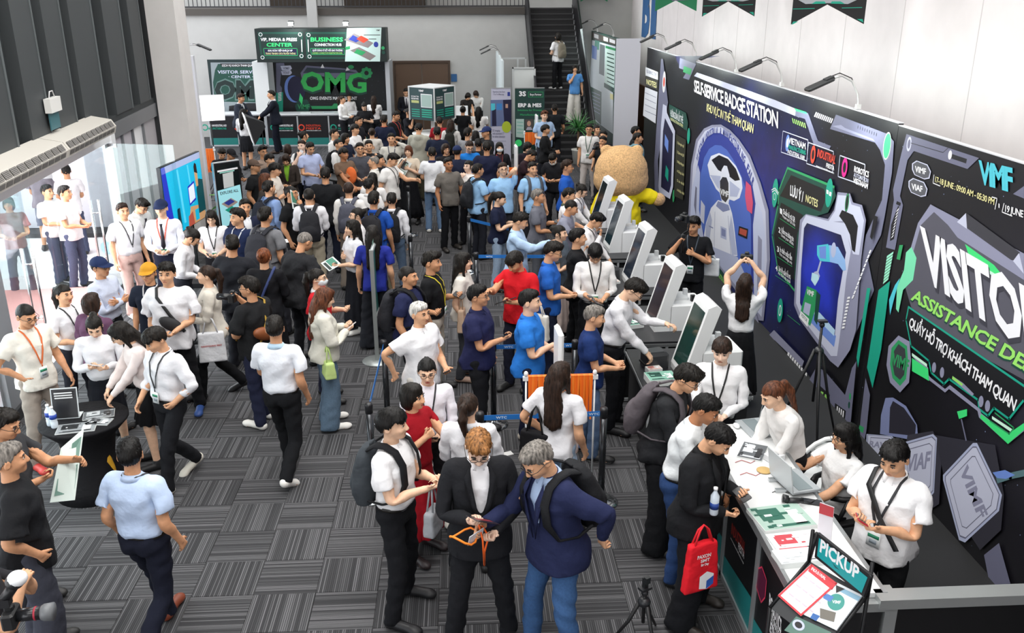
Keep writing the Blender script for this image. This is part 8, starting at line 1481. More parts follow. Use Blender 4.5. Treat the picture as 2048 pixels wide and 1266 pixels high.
m = H['hand']('R', .09, .02) @ Vector((0, 0, 0)); t = thing('badge_holder', 'white visitor badge held out by the navy blazer man', 'badge'); b = MB(); b.box((0, .04, .02), (.09, .13, .004)); b.build('card', mat('dfe4ea', .3), t); put(t, H['hand']('R', .09, .02)); o = MB().tube([m+Vector((.09*math.cos(a)-.1, .07*math.sin(a)-.02, -.02+.03*math.sin(a*2))) for a in np.linspace(0, 2*PI, 14)[:-1]], .008, 5, closed=True).build('lanyard', mat('ff8a24', .6)); tag(o, 'coiled orange lanyard of the badge held out by the navy blazer man', 'lanyard')
H = P(1122, 727, 150, 'woman with very long straight dark hair, white top and jeans, hand at her hip', ('tee', W_), ('jeans', '9db4cc'), ('long', 'b'), 'down,hip', 1.66, 'b', hy=-20)
hbag(H, 'L', 'black shoulder bag of the long haired woman in front of the orange lanyards', '17171a', .30, .30, .10, .24, at=tuple(H['chest']((.18, .10, 1.32))), name='shoulder_bag')
H = P(838, 606, 48, 'white haired man in a white polo holding a phone at his side', ('polo', 'f0f0f2'), ('pants', 'd8d4cc'), ('short', 'w'), 'back,low', 1.70, 'b', fat=1.08, shoes='e2ded6'); phone(H, 'L', 'black phone in the hand of the white haired man')
H = P(816, 533, 70, 'man with buzz cut, navy t-shirt and a two-tone black and grey backpack', ('tee', '23284a'), ('pants', '1a1b1f'), ('buzz', 'k'), 'down,hold', 1.72, 'c', fat=1.1); H['pack']('2a2b30', 'two-tone black and pale grey backpack on the buzz cut man', c2='1c1d20')
H = P(863, 505, 75, 'man in a black polo with yellow lanyard and light trousers holding a phone', ('tpolo', '151619'), ('pants', 'b8b2a6'), ('swept', 'k'), 'down,hold', 1.78, 'c', ex='lan:d8c830'); phone(H, 'L', 'dark phone held by the yellow lanyard man')
H = P(926, 506, 82, 'woman with long black hair, pale top, tan shoulder bag and grey trousers', ('tee', 'd8d4cc'), ('pants', '3a3b40'), ('long', 'k'), 'down,hold', 1.64, 'a', shoes='a88c7c'); phone(H, 'L', 'phone held out by the woman with the tan bag')
hbag(H, 'R', 'tan leather shoulder bag of the long haired woman by the queue', 'c4a890', .28, .28, .09, .22, at=tuple(H['chest']((-.20, .0, 1.30))), name='shoulder_bag')
H = P(956, 571, 78, 'man with glasses in a navy polo with a small white sleeve print, phone in front', ('polo', '23264a'), ('pants', '18191d'), ('short', 'n'), 'hold,down', 1.74, 'c', ex='glas', fat=1.15); phone(H, 'R', 'black phone held by the navy polo man with glasses')
H = P(1022, 510, -35, 'young man in a red polo looking down at a tablet', ('polo', 'd01c26'), ('pants', '1e2030'), ('fringe', 'k'), 'reach,hold', 1.76, 'c', hp=34, hy=-15); phone(H, 'L', 'dark tablet in the hand of the red polo man', '2c2e32', 1.6, 'tablet')
hbag(H, 'L', 'white paper bag beside the red polo man', 'e4e0d8', .28, .32, .10, .14, at=tuple(H['chest']((.26, .0, 1.12))), kind='plain')
H = P(1060, 581, 78, 'man in a bright blue polo with a smartwatch, navy trousers, beige shoes', ('polo', '2a78d0'), ('pants', '1b1f34'), ('short', 'n'), 'hold,low', 1.76, 'a', shoes='c8beb0', fat=1.08); phone(H, 'R', 'phone held by the bright blue polo man with the smartwatch')
H = P(1112, 486, 80, 'man with glasses in a royal blue polo reaching forward, navy trousers', ('polo', '2560b8'), ('pants', '1d2236'), ('swept', 'k'), 'low,low', 1.76, 'b', hp=18, ex='glas', shoes='d8d4cc')
H = P(1194, 613, 80, 'grey haired man in a navy t-shirt and jeans waiting at the kiosk', ('tee', '1c3266'), ('jeans', '5a7090'), ('short', 'g'), 'low,low', 1.66, 'b', hp=12, shoes='1c1c1e', sole='e8e8e8')
H = P(1284, 566, 68, 'tall man with glasses in a white long-sleeved shirt bending over the near kiosk table', ('shirt', W_), ('pants', '16171b'), ('swept', 'k'), 'table,reach', 1.80, 'a', lean=16, hp=30, ex='glas', shoes='1a1a1c')
H = P(1191, 495, -4, 'young man with glasses, white shirt and black lanyard looking down at a tablet', ('rolled', 'f2f0ee'), ('pants', '15161a'), ('fringe', 'n'), 'low,low', 1.74, 'b', hp=36, ex='glas lan:1c1c1e'); phone(H, 'R', 'grey tablet in the hands of the white shirt man looking down', '5a5c60', 1.5, 'tablet')
H = P(1156, 458, 85, 'man in a black jacket facing the kiosk with his hand raised', ('jacket', '17181b', '-'), ('pants', '17181b'), ('short', 'n'), 'chin,hold', 1.74, 'b')
H = P(1120, 451, 62, 'woman with dark hair, grey top and a pleated pink skirt at the kiosk queue', ('tee', '55606a'), ('longskirt', 'cdbcb4'), ('bun', 'k'), 'hold,hold', 1.62, 'a'); hbag(H, 'L', 'dark green handbag of the woman in the pleated pink skirt', '3a4a34', .24, .18, .1, .2, at=tuple(H['chest']((-.2, -.05, 1.2))), name='handbag')
H = P(1047, 427, 82, 'man in a light blue shirt reading a phone held out to the right', ('ushirt', 'b4cfee'), ('jeans', '6f86a0'), ('short', 'k'), 'reach,hold', 1.74, 'b', hp=22); phone(H, 'R', 'phone held out by the light blue shirt man in the queue')
H = P(1004, 385, 72, 'woman with a very long ponytail, navy tee and light jeans using a phone', ('tee', '1a2038'), ('jeans', '8fa2b8'), ('pony', 'k'), 'hold,hold', 1.62, 'a', hp=18); phone(H, 'R', 'phone of the navy tee woman with the long ponytail')
hbag(H, 'L', 'small white paper bag carried by the navy tee woman', 'e2dfd8', .22, .22, .08, .12, at=tuple(H['chest']((.02, -.36, 1.24))), kind='plain')
H = P(1076, 379, 78, 'grey haired man with sunglasses on his head, grey shirt and trousers', ('polo', '6c6e78'), ('pants', '55585f'), ('short', 'g'), 'low,hold', 1.70, 'c'); phone(H, 'L', 'phone in the hand of the grey shirt man with sunglasses')
H = P(956, 328, 118, 'man in a light blue polo with a black backpack, holding a phone in front', ('polo', '9cc8f0'), ('pants', '20222a'), ('short', 'k'), 'hold,hold', 1.72, 'c'); H['pack']('26282c', 'black backpack on the light blue polo man holding a phone'); phone(H, 'L', 'phone of the light blue polo man with the black backpack')
H = P(1005, 326, 12, 'man with glasses in a light blue polo with one hand behind his neck', ('polo', '9cc8f0'), ('pants', '23252c'), ('short', 'b'), 'down,neck', 1.74, 'a', ex='glas')
H = P(1065, 325, 25, 'man in a light blue polo with a grey backpack looking at the camera', ('polo', '9cc8f0'), ('pants', '23252c'), ('short', 'k'), 'down,down', 1.74, 'b'); H['pack']('55585f', 'grey backpack on the light blue polo man looking at the camera')
H = P(1134, 321, 82, 'man in a royal blue polo facing right beside the mascot costume', ('polo', '2258b4'), ('pants', '262830'), ('swept', 'b'), 'down,down', 1.76, 'c', ex='glas')
H = P(1103, 312, -20, 'masked person in black bending over a phone by the orange lanyards', ('tee', '202126'), ('pants', '1c1d22'), ('short', 'k'), 'hold,hold', 1.66, 'b', lean=18, hp=35, ex='mask'); phone(H, 'R', 'phone of the masked person in black')
H = P(1070, 303, 70, 'person in a dark maroon top bending the head down near the lanyard rack', ('tee', '2c1c22'), ('pants', '1c1d22'), ('short', 'k'), 'table,table', 1.66, 'c', lean=15, hp=30)
H = P(1058, 286, 30, 'woman with a fringe and glasses in a dark top behind the lanyard rack', ('tee', '26202a'), ('pants', '1c1d22'), ('bob', 'k'), 'low,hold', 1.58, 'a', hp=25, ex='glas')
H = P(1091, 250, 80, 'young man in a black jacket in front of the pale blue shirt man', ('jacket', '191a1c', '-'), ('pants', '1c1d22'), ('fringe', 'k'), 'low,low', 1.66, 'b')
H = P(1089, 222, 10, 'stout man with brown hair in a pale blue shirt at the foot of the stairs', ('polo', 'a4bede'), ('pants', '2a2c34'), ('swept', 'br'), 'low,low', 1.76, 'a', fat=1.15)
H = P(1109, 209, 178, 'man in dark clothes walking toward the stairs', ('tee', '1d2024'), ('pants', '1c1d22'), ('short', 'k'), 'swing,swingb', 1.72, 'c', legs='walk')
H = P(999, 285, 5, 'masked woman in a dark suit with lanyard next to the violet banner', ('blazer', '1c1c22', '3a2028'), ('pants', '1c1d22'), ('long', 'k'), 'down,down', 1.60, 'a', ex='mask lan:a83a3a')
H = P(973, 283, 178, 'broad man in a navy tee seen from behind, right of the bright blue jacket man', ('bigtee', '1b1f38'), ('pants', '1a1b24'), ('short', 'k'), 'down,down', 1.80, 'c', fat=1.15)
H = P(940, 284, 15, 'man with glasses in a bright blue jacket looking down', ('jacket', '1f7ad0', '-'), ('pants', '1c1d24'), ('short', 'b'), 'low,low', 1.74, 'a', hp=25, ex='glas')
H = P(956, 278, 176, 'person with dark hair in black just behind the bright blue jacket man', ('tee', '1a1b20'), ('pants', '1c1d22'), ('short', 'n'), 'down,down', 1.72, 'c')
H = P(936, 321, -32, 'woman with tied black hair in a white blouse, hand on her chest', ('blouse', 'eeeae6'), ('pants', '1c1c20'), ('bun', 'k'), 'chin,down', 1.62, 'e')
H = P(896, 316, 22, 'man in a taupe polo and black trousers standing in the aisle', ('polo', '6f6a64'), ('pants', '131418'), ('short', 'k'), 'down,loose', 1.72, 'd', shoes='2a2622')
H = P(864, 295, 176, 'man in a white polo with a navy collar and a printed back, light jeans', ('polo', 'eceef2', '2a3058'), ('jeans', '6a84a4'), ('short', 'k'), 'down,low', 1.70, 'b', shoes='f2f0ea')
H = P(816, 292, -12, 'woman with a brown bob and beige blouse taking a photo with a white phone', ('sshirt', 'd6c8b4'), ('longskirt', '16171b'), ('bob', 'br'), 'photo,strap', 1.62, 'a', hr=0); phone(H, 'R', 'white phone lifted by the beige blouse woman with the brown bob', 'ececee'); sheet(H, 'L', 'black and white brochure held by the beige blouse woman', .24, .3, ('d8dcd8', '1f2222', '8aa398'), (70, 30, 0))
H = P(790, 309, 60, 'man in a white t-shirt with a black lanyard looking down, arm pointing downward', ('tee', 'ecebe8'), ('pants', '1a1b1f'), ('swept', 'k'), 'down,fwd', 1.76, 'b', hp=28, ex='lan:1c1c1e')
H = P(746, 312, -88, 'bald elderly man in a white shirt facing left', ('shirt', 'dcdad4'), ('pants', '2c2c30'), ('balding', 'g'), 'low,low', 1.68, 'b')
H = P(719, 286, 18, 'man with glasses in a dark grey polo with an orange bag strap', ('polo', '4a4c54'), ('pants', '22242a'), ('short', 'k'), 'low,low', 1.76, 'b', ex='glas')
H = P(686, 296, 42, 'man in a brown t-shirt holding an orange jacket against his chest', ('tee', '6f5a4a'), ('pants', '22242a'), ('fringe', 'k'), 'table,cross', 1.68, 'd'); o = MB().ell(tuple(H['chest']((.02, -.17, 1.22))), (.11, .05, .17), 12, 8).build('jacket', mat('e0703a', .8, kind='cloth')); tag(o, 'orange jacket bundled against the chest of the brown t-shirt man', 'jacket')
H = P(759, 310, 70, 'person with short dark hair hidden behind the bald elderly man', ('tee', '1c1d22'), ('pants', '1c1d22'), ('short', 'n'), 'down,down', 1.66, 'c')
H = P(745, 346, 172, 'woman with long dark hair in a white top seen from behind, by the brochure table', ('tee', 'e2e0de'), ('pants', '1c1d22'), ('long', 'k'), 'low,low', 1.62, 'a')
H = P(737, 358, 160, 'black haired man in a white shirt in front of the woman by the brochure table', ('shirt', 'eae8e6'), ('pants', '1c1d22'), ('short', 'n'), 'low,low', 1.66, 'b')
H = P(650, 335, 180, 'big man in a black tee with a lanyard ribbon at the neck seen from behind', ('bigtee', '16171a'), ('pants', '1c2030'), ('short', 'k'), 'down,down', 1.82, 'c', fat=1.12, ex='lan:3a3c44')
H = P(621, 286, 38, 'man in a light lavender blue shirt looking down to the right', ('polo', 'b4c0e4'), ('pants', '20263a'), ('short', 'k'), 'low,low', 1.74, 'b', hp=22)
H = P(602, 281, -14, 'man in a white tee with backpack straps lifting a phone to his ear', ('tee', 'dedede'), ('pants', '22242a'), ('short', 'b'), 'chin,low', 1.74, 'e'); H['pack']('2a2c30', 'dark backpack on the white tee man holding a phone'); phone(H, 'R', 'white phone of the white tee man with the backpack', 'e8e8ea')
H = P(607, 262, 120, 'person with dark hair and black clothes behind the white tee phone man', ('tee', '1b1c20'), ('pants', '1c1d22'), ('bun', 'k'), 'down,down', 1.62, 'b')
H = P(570, 311, 5, 'woman in a lime green top and brown jacket looking down', ('blazer', '332c28', '7cae34'), ('pants', '1e1f22'), ('bob', 'b'), 'low,low', 1.60, 'b', hp=30)
H = P(574, 289, 172, 'woman with wavy brown hair seen from behind near the lime green top woman', ('tee', '3a3638'), ('pants', '22242a'), ('bob', 'b'), 'down,down', 1.60, 'b')
H = P(552, 327, 82, 'young man in a cream t-shirt looking at a phone, facing right', ('tee', 'd9d2c8'), ('pants', '202228'), ('fringe', 'k'), 'hold,hold', 1.74, 'b', hp=15); phone(H, 'R', 'phone held by the young man in the cream t-shirt')
H = P(530, 347, 84, 'woman with long brown hair beside the cream t-shirt man', ('tee', '3c342f'), ('pants', '202228'), ('long', 'br'), 'down,down', 1.62, 'b')
H = P(524, 292, 42, 'man with dark-rimmed glasses in a beige shirt behind the brown cap man', ('tee', '9a8678'), ('pants', '202228'), ('swept', 'k'), 'down,down', 1.74, 'c', ex='glas')
H = P(538, 308, 60, 'person with a round black haircut between the glasses man and the cream t-shirt man', ('tee', '23242a'), ('pants', '202228'), ('fringe', 'k'), 'down,down', 1.66, 'b')
H = P(507, 320, 78, 'man in a brown cap and black t-shirt next to the digital poster', ('tee', '1a1b1d'), ('pants', '1c1d20'), ('cap', 'k'), 'down,down', 1.72, 'c', ex='cap:5a4a40')
H = P(465, 300, 60, 'person in a black cap and dark jacket bending beside the orange lanyards at left', ('jacket', '1c1d20', '-'), ('pants', '1c1d20'), ('cap', 'k'), 'low,low', 1.62, 'c', hp=25, ex='cap:1d1e22')
H = P(444, 299, 30, 'person with messy black hair behind the digital poster', ('tee', '202126'), ('pants', '1c1d20'), ('swept', 'k'), 'low,low', 1.64, 'b', hp=30)
H = P(482, 188, 70, 'man in a grey suit leaning on the far counter at left', ('suit', '2b303c', 'd8dce0'), ('pants', '20242e'), ('swept', 'b'), 'table,table', 1.80, 'c', lean=12, at=None)
H = P(541, 181, -80, 'tall man in a dark suit standing sideways at the far counter', ('suit', '171b26', 'e0e0e4'), ('pants', '151824'), ('short', 'k'), 'table,table', 1.84, 'b', lean=6, shoes='3a2a20')
H = P(486, 218, 165, 'long haired woman in white top and black skirt in front of the grey suit man', ('blouse', 'dcdcdc'), ('skirt', '1a1b1f'), ('long', 'k'), 'low,low', 1.64, 'b')
H = P(684, 192, 70, 'woman with a ponytail in a white shirt standing at the far counter', ('shirt', 'ecebe8'), ('pants', '1a1b20'), ('pony', 'b'), 'low,low', 1.62, 'b')
H = P(694, 204, 20, 'woman in a white top half hidden behind the far counter', ('blouse', 'e6e4e2'), ('pants', '1a1b20'), ('bun', 'k'), 'low,low', 1.50, 'b', at=(-3.6, 29.66))
H = P(727, 207, -5, 'woman in a black polo looking down at a phone near the far counter', ('polo', '17181b'), ('pants', '1a1b20'), ('bun', 'k'), 'hold,hold', 1.62, 'a', hp=30); phone(H, 'R', 'phone of the black polo woman near the far counter')
H = P(747, 192, 178, 'woman with long wavy hair and a white blouse seen from behind at the far counter', ('blouse', 'e4e2e0'), ('pants', '1a1b20'), ('long', 'b'), 'table,table', 1.62, 'a')
H = P(812, 178, 4, 'man in a black suit and tie in front of the brown double doors', ('suit', '171920', 'e8e8ec'), ('pants', '16181e'), ('short', 'k'), 'low,low', 1.74, 'b', hp=22, ex='tie')
H = P(709, 249, 68, 'young man in a white tee in profile, reaching forward in the far crowd', ('tee', 'e4e4e4'), ('pants', '1c1d22'), ('fringe', 'k'), 'fwd,low', 1.72, 'b')
H = P(716, 234, 66, 'person with dark hair in black behind the white tee profile man', ('tee', '1c1d24'), ('pants', '1c1d22'), ('short', 'k'), 'low,low', 1.70, 'c')
H = P(743, 256, 190, 'person in a white shirt reaching to the right behind the cameraman', ('blouse', 'd8d4cc'), ('pants', '1c1d22'), ('bun', 'b'), 'low,fwd', 1.62, 'b')
H = P(767, 231, 178, 'man in a navy t-shirt with an orange ribbon at the neck seen from behind', ('tee', '1c2238'), ('pants', '1c1d22'), ('short', 'k'), 'down,down', 1.74, 'c', ex='lan:d8603a')
H = P(794, 223, 62, 'man in a black t-shirt with red lanyard in profile left of the cube sign', ('tee', '17181c'), ('pants', '1c1d22'), ('short', 'k'), 'low,low', 1.76, 'c', hp=18, ex='lan:b84038')
H = P(817, 217, 55, 'woman in dark clothes with a hand at her chin under the cube sign', ('tee', '1f2026'), ('pants', '1c1d22'), ('bun', 'k'), 'chin,low', 1.62, 'b')
H = P(737, 281, 10, 'cameraman with headphones holding a video camera in the far crowd', ('tee', '1d1e22'), ('pants', '1c1d22'), ('short', 'k'), 'gim,gim', 1.72, 'b'); slr(Matrix.Translation(H['hand']('L', .06, .03) @ Vector((0, -.03, .02))) @ Matrix.Rotation(math.radians(20), 4, 'Z'), 'black video camera of the cameraman in the far crowd', .12)
H = P(690, 267, 62, 'woman with dark hair in profile and a navy top in the far crowd', ('tee', '1d2438'), ('pants', '1c1d22'), ('bob', 'k'), 'low,low', 1.66, 'c')
H = P(676, 278, 68, 'man with cropped hair in a white shirt with a black lanyard and black backpack', ('shirt', 'e4e3e0'), ('pants', '1c1d22'), ('buzz', 'k'), 'low,low', 1.70, 'b', ex='lan:1d1d1f'); H['pack']('1b1c1e', 'black backpack on the cropped hair man in the far crowd')
H = P(668, 258, 75, 'man in a white shirt with backpack straps near the far counter panels', ('shirt', 'dcdcda'), ('pants', '1c1d22'), ('short', 'k'), 'low,low', 1.70, 'b')
H = P(782, 267, 4, 'man in a cream jacket speaking on a phone at his ear', ('jacket', 'c9c7be', '-'), ('pants', '1f2228'), ('short', 'k'), 'down,ear', 1.76, 'b', ex='lan:3a3c50'); phone(H, 'L', 'dark phone at the ear of the cream jacket man')
H = P(838, 247, 168, 'person in a sage grey hooded jacket and olive trousers seen from behind', ('hoodie', 'aaa99c'), ('wide', '3a382c'), ('short', 'n'), 'low,low', 1.76, 'b', hp=15, shoes='d8d4cc')
H = P(874, 254, 176, 'man in a navy t-shirt with red collar ribbon, right of the hooded jacket', ('tee', '1d2438'), ('pants', '1c1d22'), ('short', 'n'), 'low,low', 1.76, 'c', ex='lan:a83a3a')
H = P(879, 234, 175, 'person in a red top under the right side of the cube sign', ('tee', '9c1c28'), ('pants', '1c1d22'), ('short', 'k'), 'low,low', 1.66, 'b')
H = P(901, 240, 170, 'woman in a white top with a dark backpack right of the cube sign', ('blouse', 'd4d2ce'), ('pants', '1c1d22'), ('long', 'b'), 'down,down', 1.64, 'b'); H['pack']('22231f', 'dark backpack on the white top woman right of the cube sign')
H = P(891, 288, 28, 'woman with a round face and glasses in a black top in the middle crowd', ('tee', '1c1c20'), ('pants', '1c1d22'), ('bob', 'b'), 'down,down', 1.62, 'b', ex='glas')
H = P(914, 292, 168, 'person in a navy baseball cap seen from behind', ('tee', '20263c'), ('pants', '1c1d22'), ('cap', 'k'), 'down,down', 1.66, 'c', ex='cap:1f2c50')
H = P(935, 257, 150, 'man in a heather grey tee seen from behind near the white desk', ('tee', '8a8c90'), ('pants', '1c1d22'), ('swept', 'k'), 'low,fwd', 1.72, 'b')
H = P(951, 262, 170, 'person in black clothes beside the navy and red cap man', ('tee', '18191c'), ('pants', '1c1d22'), ('long', 'n'), 'down,down', 1.66, 'b')
H = P(972, 254, -62, 'man in a black jacket with a navy and red cap', ('jacket', '202226', '-'), ('pants', '1c1d22'), ('cap', 'k'), 'low,low', 1.72, 'c', ex='cap:23305a')
H = P(926, 212, 176, 'woman in black with tied hair seen from behind at the white desk', ('tee', '17181b'), ('pants', '17181b'), ('bun', 'k'), 'down,fwd', 1.64, 'b')
H = P(957, 214, 174, 'woman with long black hair and a white tee seen from behind at the white desk', ('tee', 'e6e4e0'), ('pants', '1c1d22'), ('long', 'n'), 'fwd,low', 1.62, 'a')
H = P(950, 184, -20, 'woman with dark hair and a white sleeve leaning over the white desk', ('blouse', 'dedcd8'), ('pants', '1c1d22'), ('bob', 'b'), 'table,table', 1.62, 'b', lean=20, hp=25)
H = P(938, 188, 25, 'woman in patterned dark top leaning over the white desk from the left', ('tee', '2c2826'), ('pants', '1c1d22'), ('bob', 'k'), 'table,table', 1.60, 'b', lean=18, hp=25)
H = P(988, 158, 3, 'man in a black t-shirt standing behind the violet banner by the back wall', ('tee', '232426'), ('pants', '1c1d22'), ('buzz', 'k'), 'down,down', 1.74, 'c')
def onstairs(px, py, h):
 b_ = []
 for k in range(1, NS):
  y = 25.5+run*(k-.5); q = gy(px, py, y); b_.append((abs(q[2]-h-rise*k), rise*k, (q[0], y)))
 return min(b_)[1:]
z_, a_ = onstairs(1116, 68, 1.62); H = P(1116, 68, -150, 'woman with a khaki backpack climbing the stairs, white tee', ('tee', 'e2e2e2'), ('pants', '17181b'), ('bob', 'k'), 'hold,low', 1.62, 'a', shoes='d8d8d6', z0=z_, at=a_); H['pack']('80796a', 'khaki backpack of the woman climbing the stairs')
z_, a_ = onstairs(1150, 129, 1.60); H = P(1150, 129, 4, 'woman in a sky blue top and wide white trousers coming down the stairs', ('tee', '5c98d8'), ('wide', 'e2e0d8'), ('bob', 'k'), 'chin,down', 1.60, 'b', z0=z_, at=a_, shoes='d8d8d6')
H = P(1179, 249, -18, 'man in a white polo with a lanyard near the palm plant', ('polo', 'e6e4e2'), ('pants', 'c4bcb8'), ('short', 'k'), 'down,down', 1.72, 'c', ex='glas lan:3a5a4a')
H = P(1194, 250, 20, 'woman with tied hair behind the white polo man near the palm', ('tee', '5a4a44'), ('pants', '1c1d22'), ('bun', 'k'), 'down,down', 1.60, 'b')
H = P(1207, 262, -30, 'person with short hair in dark clothes next to the far printed booth', ('tee', '232428'), ('pants', '1c1d22'), ('short', 'k'), 'down,down', 1.64, 'b')
H = P(1206, 273, -40, 'photographer with a black camera at the eye beside the mascot head', ('tee', '222327'), ('pants', '1c1d22'), ('short', 'k'), 'face,face', 1.62, 'c'); slr(Matrix.Translation(H['hand']('R', .06, .02) @ Vector((0, 0, 0))) @ Matrix.Rotation(math.radians(-40), 4, 'Z'), 'black camera at the eye of the photographer by the mascot', .09)
H = P(1272, 253, 85, 'person in black with dark hair entering behind the main printed wall', ('tee', '191a1d'), ('pants', '1c1d22'), ('short', 'n'), 'down,down', 1.72, 'c')
H = P(1276, 266, 80, 'man in black with a pale blue backpack at the end of the printed wall', ('jacket', '17181b', '-'), ('pants', '1c1d22'), ('short', 'k'), 'down,down', 1.70, 'c'); H['pack']('7fa8b4', 'pale blue patterned backpack at the end of the printed wall')
H = P(1170, 371, 62, 'woman with a hair bun and white shirt leaning at the farthest kiosk', ('shirt', 'f0eeee'), ('pants', '17181b'), ('bun', 'k'), 'table,table', 1.60, 'a', lean=14, hp=18, ex='glas lan:2a2a2c')
H = P(1141, 377, 84, 'man in a white tee with an olive collar at the far kiosk', ('polo', 'eceaea', '4a5240'), ('pants', '1c1d22'), ('short', 'k'), 'low,low', 1.68, 'b', hp=12)
H = P(1149, 402, 70, 'man in a lavender grey polo leaning toward the kiosk', ('polo', '8a8c9c'), ('pants', '2a2c34'), ('buzz', 'k'), 'fwd,low', 1.68, 'c', lean=10, hp=15)
H = P(1202, 430, 70, 'young man in a white shirt with a lanyard resting his chin, reading at a kiosk', ('shirt', 'f2f0f0'), ('pants', '17181b'), ('swept', 'n'), 'chin,table', 1.66, 'b', lean=16, hp=25, ex='lan:2a2a2c')
H = P(1388, 435, -22, 'man in a black polo holding a camera gimbal high behind the kiosks', ('polo', '16171b'), ('pants', '131417'), ('swept', 'n'), 'gim,strap', 1.74, 'c', hy=-14, hp=8, ex='lan:3a4450', tuckbelt=False)
M = Matrix.Translation(H['hand']('R', .05, .03) @ Vector((0, 0, 0))); t = thing('camera_gimbal', 'black handheld gimbal under the raised camera of the black polo man', 'gimbal'); m = MB(); m.tube([(0, 0, -.16), (0, 0, .10)], .018, 8); m.tube([(0, 0, .10), (.06, 0, .14), (.07, 0, .24), (0, .03, .27)], .014, 7); m.box((0, -.01, .06), (.05, .05, .05)); m.build('arm', mat('1a1b1d', .4), t); put(t, M)
slr(M @ Matrix.Translation((0, 0, .31)) @ Matrix.Rotation(math.radians(-60), 4, 'Z'), 'black camera mounted on the raised gimbal', .10)
H = P(1408, 470, 170, 'photographer hunched behind the black polo gimbal man, pale bag on the back', ('tee', '1b1c1f'), ('pants', '131417'), ('short', 'n'), 'down,down', 1.50, 'c') if False else H
o = hbag(H, 'L', 'white cloth bag hanging behind the gimbal man', 'e0e2e4', .26, .24, .10, .05, at=tuple(H['chest']((.24, .16, 1.18))))
H = P(1492, 552, 165, 'woman in a white tee and black skirt raising both arms to photograph the wall', ('tpolo', 'f0f0f2'), ('longskirt', '16171a'), ('long', 'b'), 'up,up', 1.58, 'a', hp=-20, shoes='26221f')
M = H['hand']('R', .08, .03); slr(Matrix.Translation((M @ Vector((0, 0, 0)))*.5+(H['hand']('L', .08, .03) @ Vector((0, 0, 0)))*.5) @ Matrix.Rotation(math.radians(165), 4, 'Z'), 'small black camera held overhead by the woman photographing the wall', .05)
H = P(1445, 680, -18, 'staff man in a white shirt with black lanyard behind the counter end', ('shirt', 'f0f0f2'), ('pants', '1b1c20'), ('fringe', 'b'), 'table,low', 1.70, 'e', hp=12, ex='lan:1c1c1e')
H = P(1537, 769, -78, 'staff woman with a brown ponytail leaning on the counter in a white blouse', ('blouse', 'f2f0ee'), ('pants', '131417'), ('pony', 'br'), 'table,table', 1.64, 'a', lean=26, hp=5, ex='')
H = P(1690, 850, -78, 'seated woman with long curly black hair and a white tee reaching onto the counter', ('tee', 'f0f0f0'), ('pants', '1a1b1f'), ('long', 'n'), 'reach,table', 1.66, 'b', legs='sit', hp=8, ex='glas', shoes='26221f')
r_ = H['root'].translation; c2 = copy_tree(bpy.data.objects['plastic_chair']); tag(c2, 'dark chair under the seated woman with curly hair'); c2.location = (r_.x, r_.y, 0); c2.rotation_euler = (0, 0, math.radians(-78)); c2.scale = (1, 1, 1.13); c2.name = 'office_chair'
for o in c2.children: o.data = o.data.copy(); o.data.materials[0] = BLK
H = P(1787, 892, -50, 'stout man in a white polo reading a red phone behind the counter', ('polo', 'f4f4f6'), ('pants', '17181b'), ('swept', 'n'), 'hold,hold', 1.76, 'b', hp=22, ex='lan:2a2c30', fat=1.14); phone(H, 'R', 'red phone held by the stout white polo man', 'b02030'); t = H['mk']('sling', [mat('17181a', .6)], 'camera_strap', None, True); tag(t, 'black camera strap across the stout white polo man', 'strap')
H = P(1388, 738, 62, 'man with glasses in a loose black shirt leaning over the counter with a grey backpack', ('ushirt', '26272a'), ('wide', '131417'), ('swept', 'k'), 'table,table', 1.76, 'b', lean=18, hp=15, ex='glas', legs='stance', shoes='1a1a1c'); H['pack']('5a5459', 'taupe grey backpack on the black shirt man at the counter')
H = P(1427, 797, 62, 'man in a white shirt with a thin black strap leaning on the counter', ('shirt', 'eef2f4'), ('jeans', '2c4470'), ('short', 'n'), 'table,table', 1.72, 'd', lean=18, hp=12)
H = P(1457, 862, 52, 'man in a black blazer looking at his phone at the counter, sandals', ('blazer', '1b1c1f', '151517'), ('wide', '15161a'), ('short', 'n'), 'low,hold', 1.72, 'b', lean=6, hp=34, shoes='2a2420', fat=1.06, legs='stance'); phone(H, 'L', 'dark phone held by the black blazer man at the counter')
hbag(H, 'R', 'red tote bag with a white and blue hexagon carried by the black blazer man', 'e01f2c', .30, .40, .07, .14, at=tuple(Vector(gz(1408, 1050, 1.02))), yaw=math.radians(20), soft=.75, flap=(([(-.1, .08), (.12, .04), (.30, .12), (.30, .34), (.10, .42), (-.1, .34)], 'f2f2f4'), ([(.10, .22), (.30, .30), (.30, .12), (.10, .045)], '2f5cb8')), txt=(('PAXON', -.22, .16, .74, .07, 'f4f4f6'), ('SMT', -.12, .14, .65, .06, 'f4f4f6'), ('Big Day', -.10, .12, .57, .05, 'f4f4f6')))
p = H['chest']((-.16, -.20, 1.10)); t = thing('water_bottle', 'clear water bottle with a white cap tucked under the arm of the black blazer man', 'bottle', tuple(p)); m = MB(); m.lathe((0, 0, 0), [(.028, 0), (.032, .01), (.032, .15), (.013, .185), (.013, .20)], 14); m.build('bottle', mat('cfdae4', .08), t); m = MB(); m.lathe((0, 0, .05), [(.033, 0), (.033, .05)], 14); m.build('label', mat('24428c', .4), t); m = MB(); m.lathe((0, 0, .198), [(.016, 0), (.016, .02)], 12); m.build('cap', mat('f4f4f6', .4), t)
H = P(1215, 345, 170, 'person in a tan plush costume with a huge round head and yellow t-shirt', ('bigtee', 'f2d622'), ('wide', 'e8cc22'), ('bald', 'k'), 'down,down', 1.66, 'b', at=(2.86, 16.25), fat=1.2, shoes='c89a58')
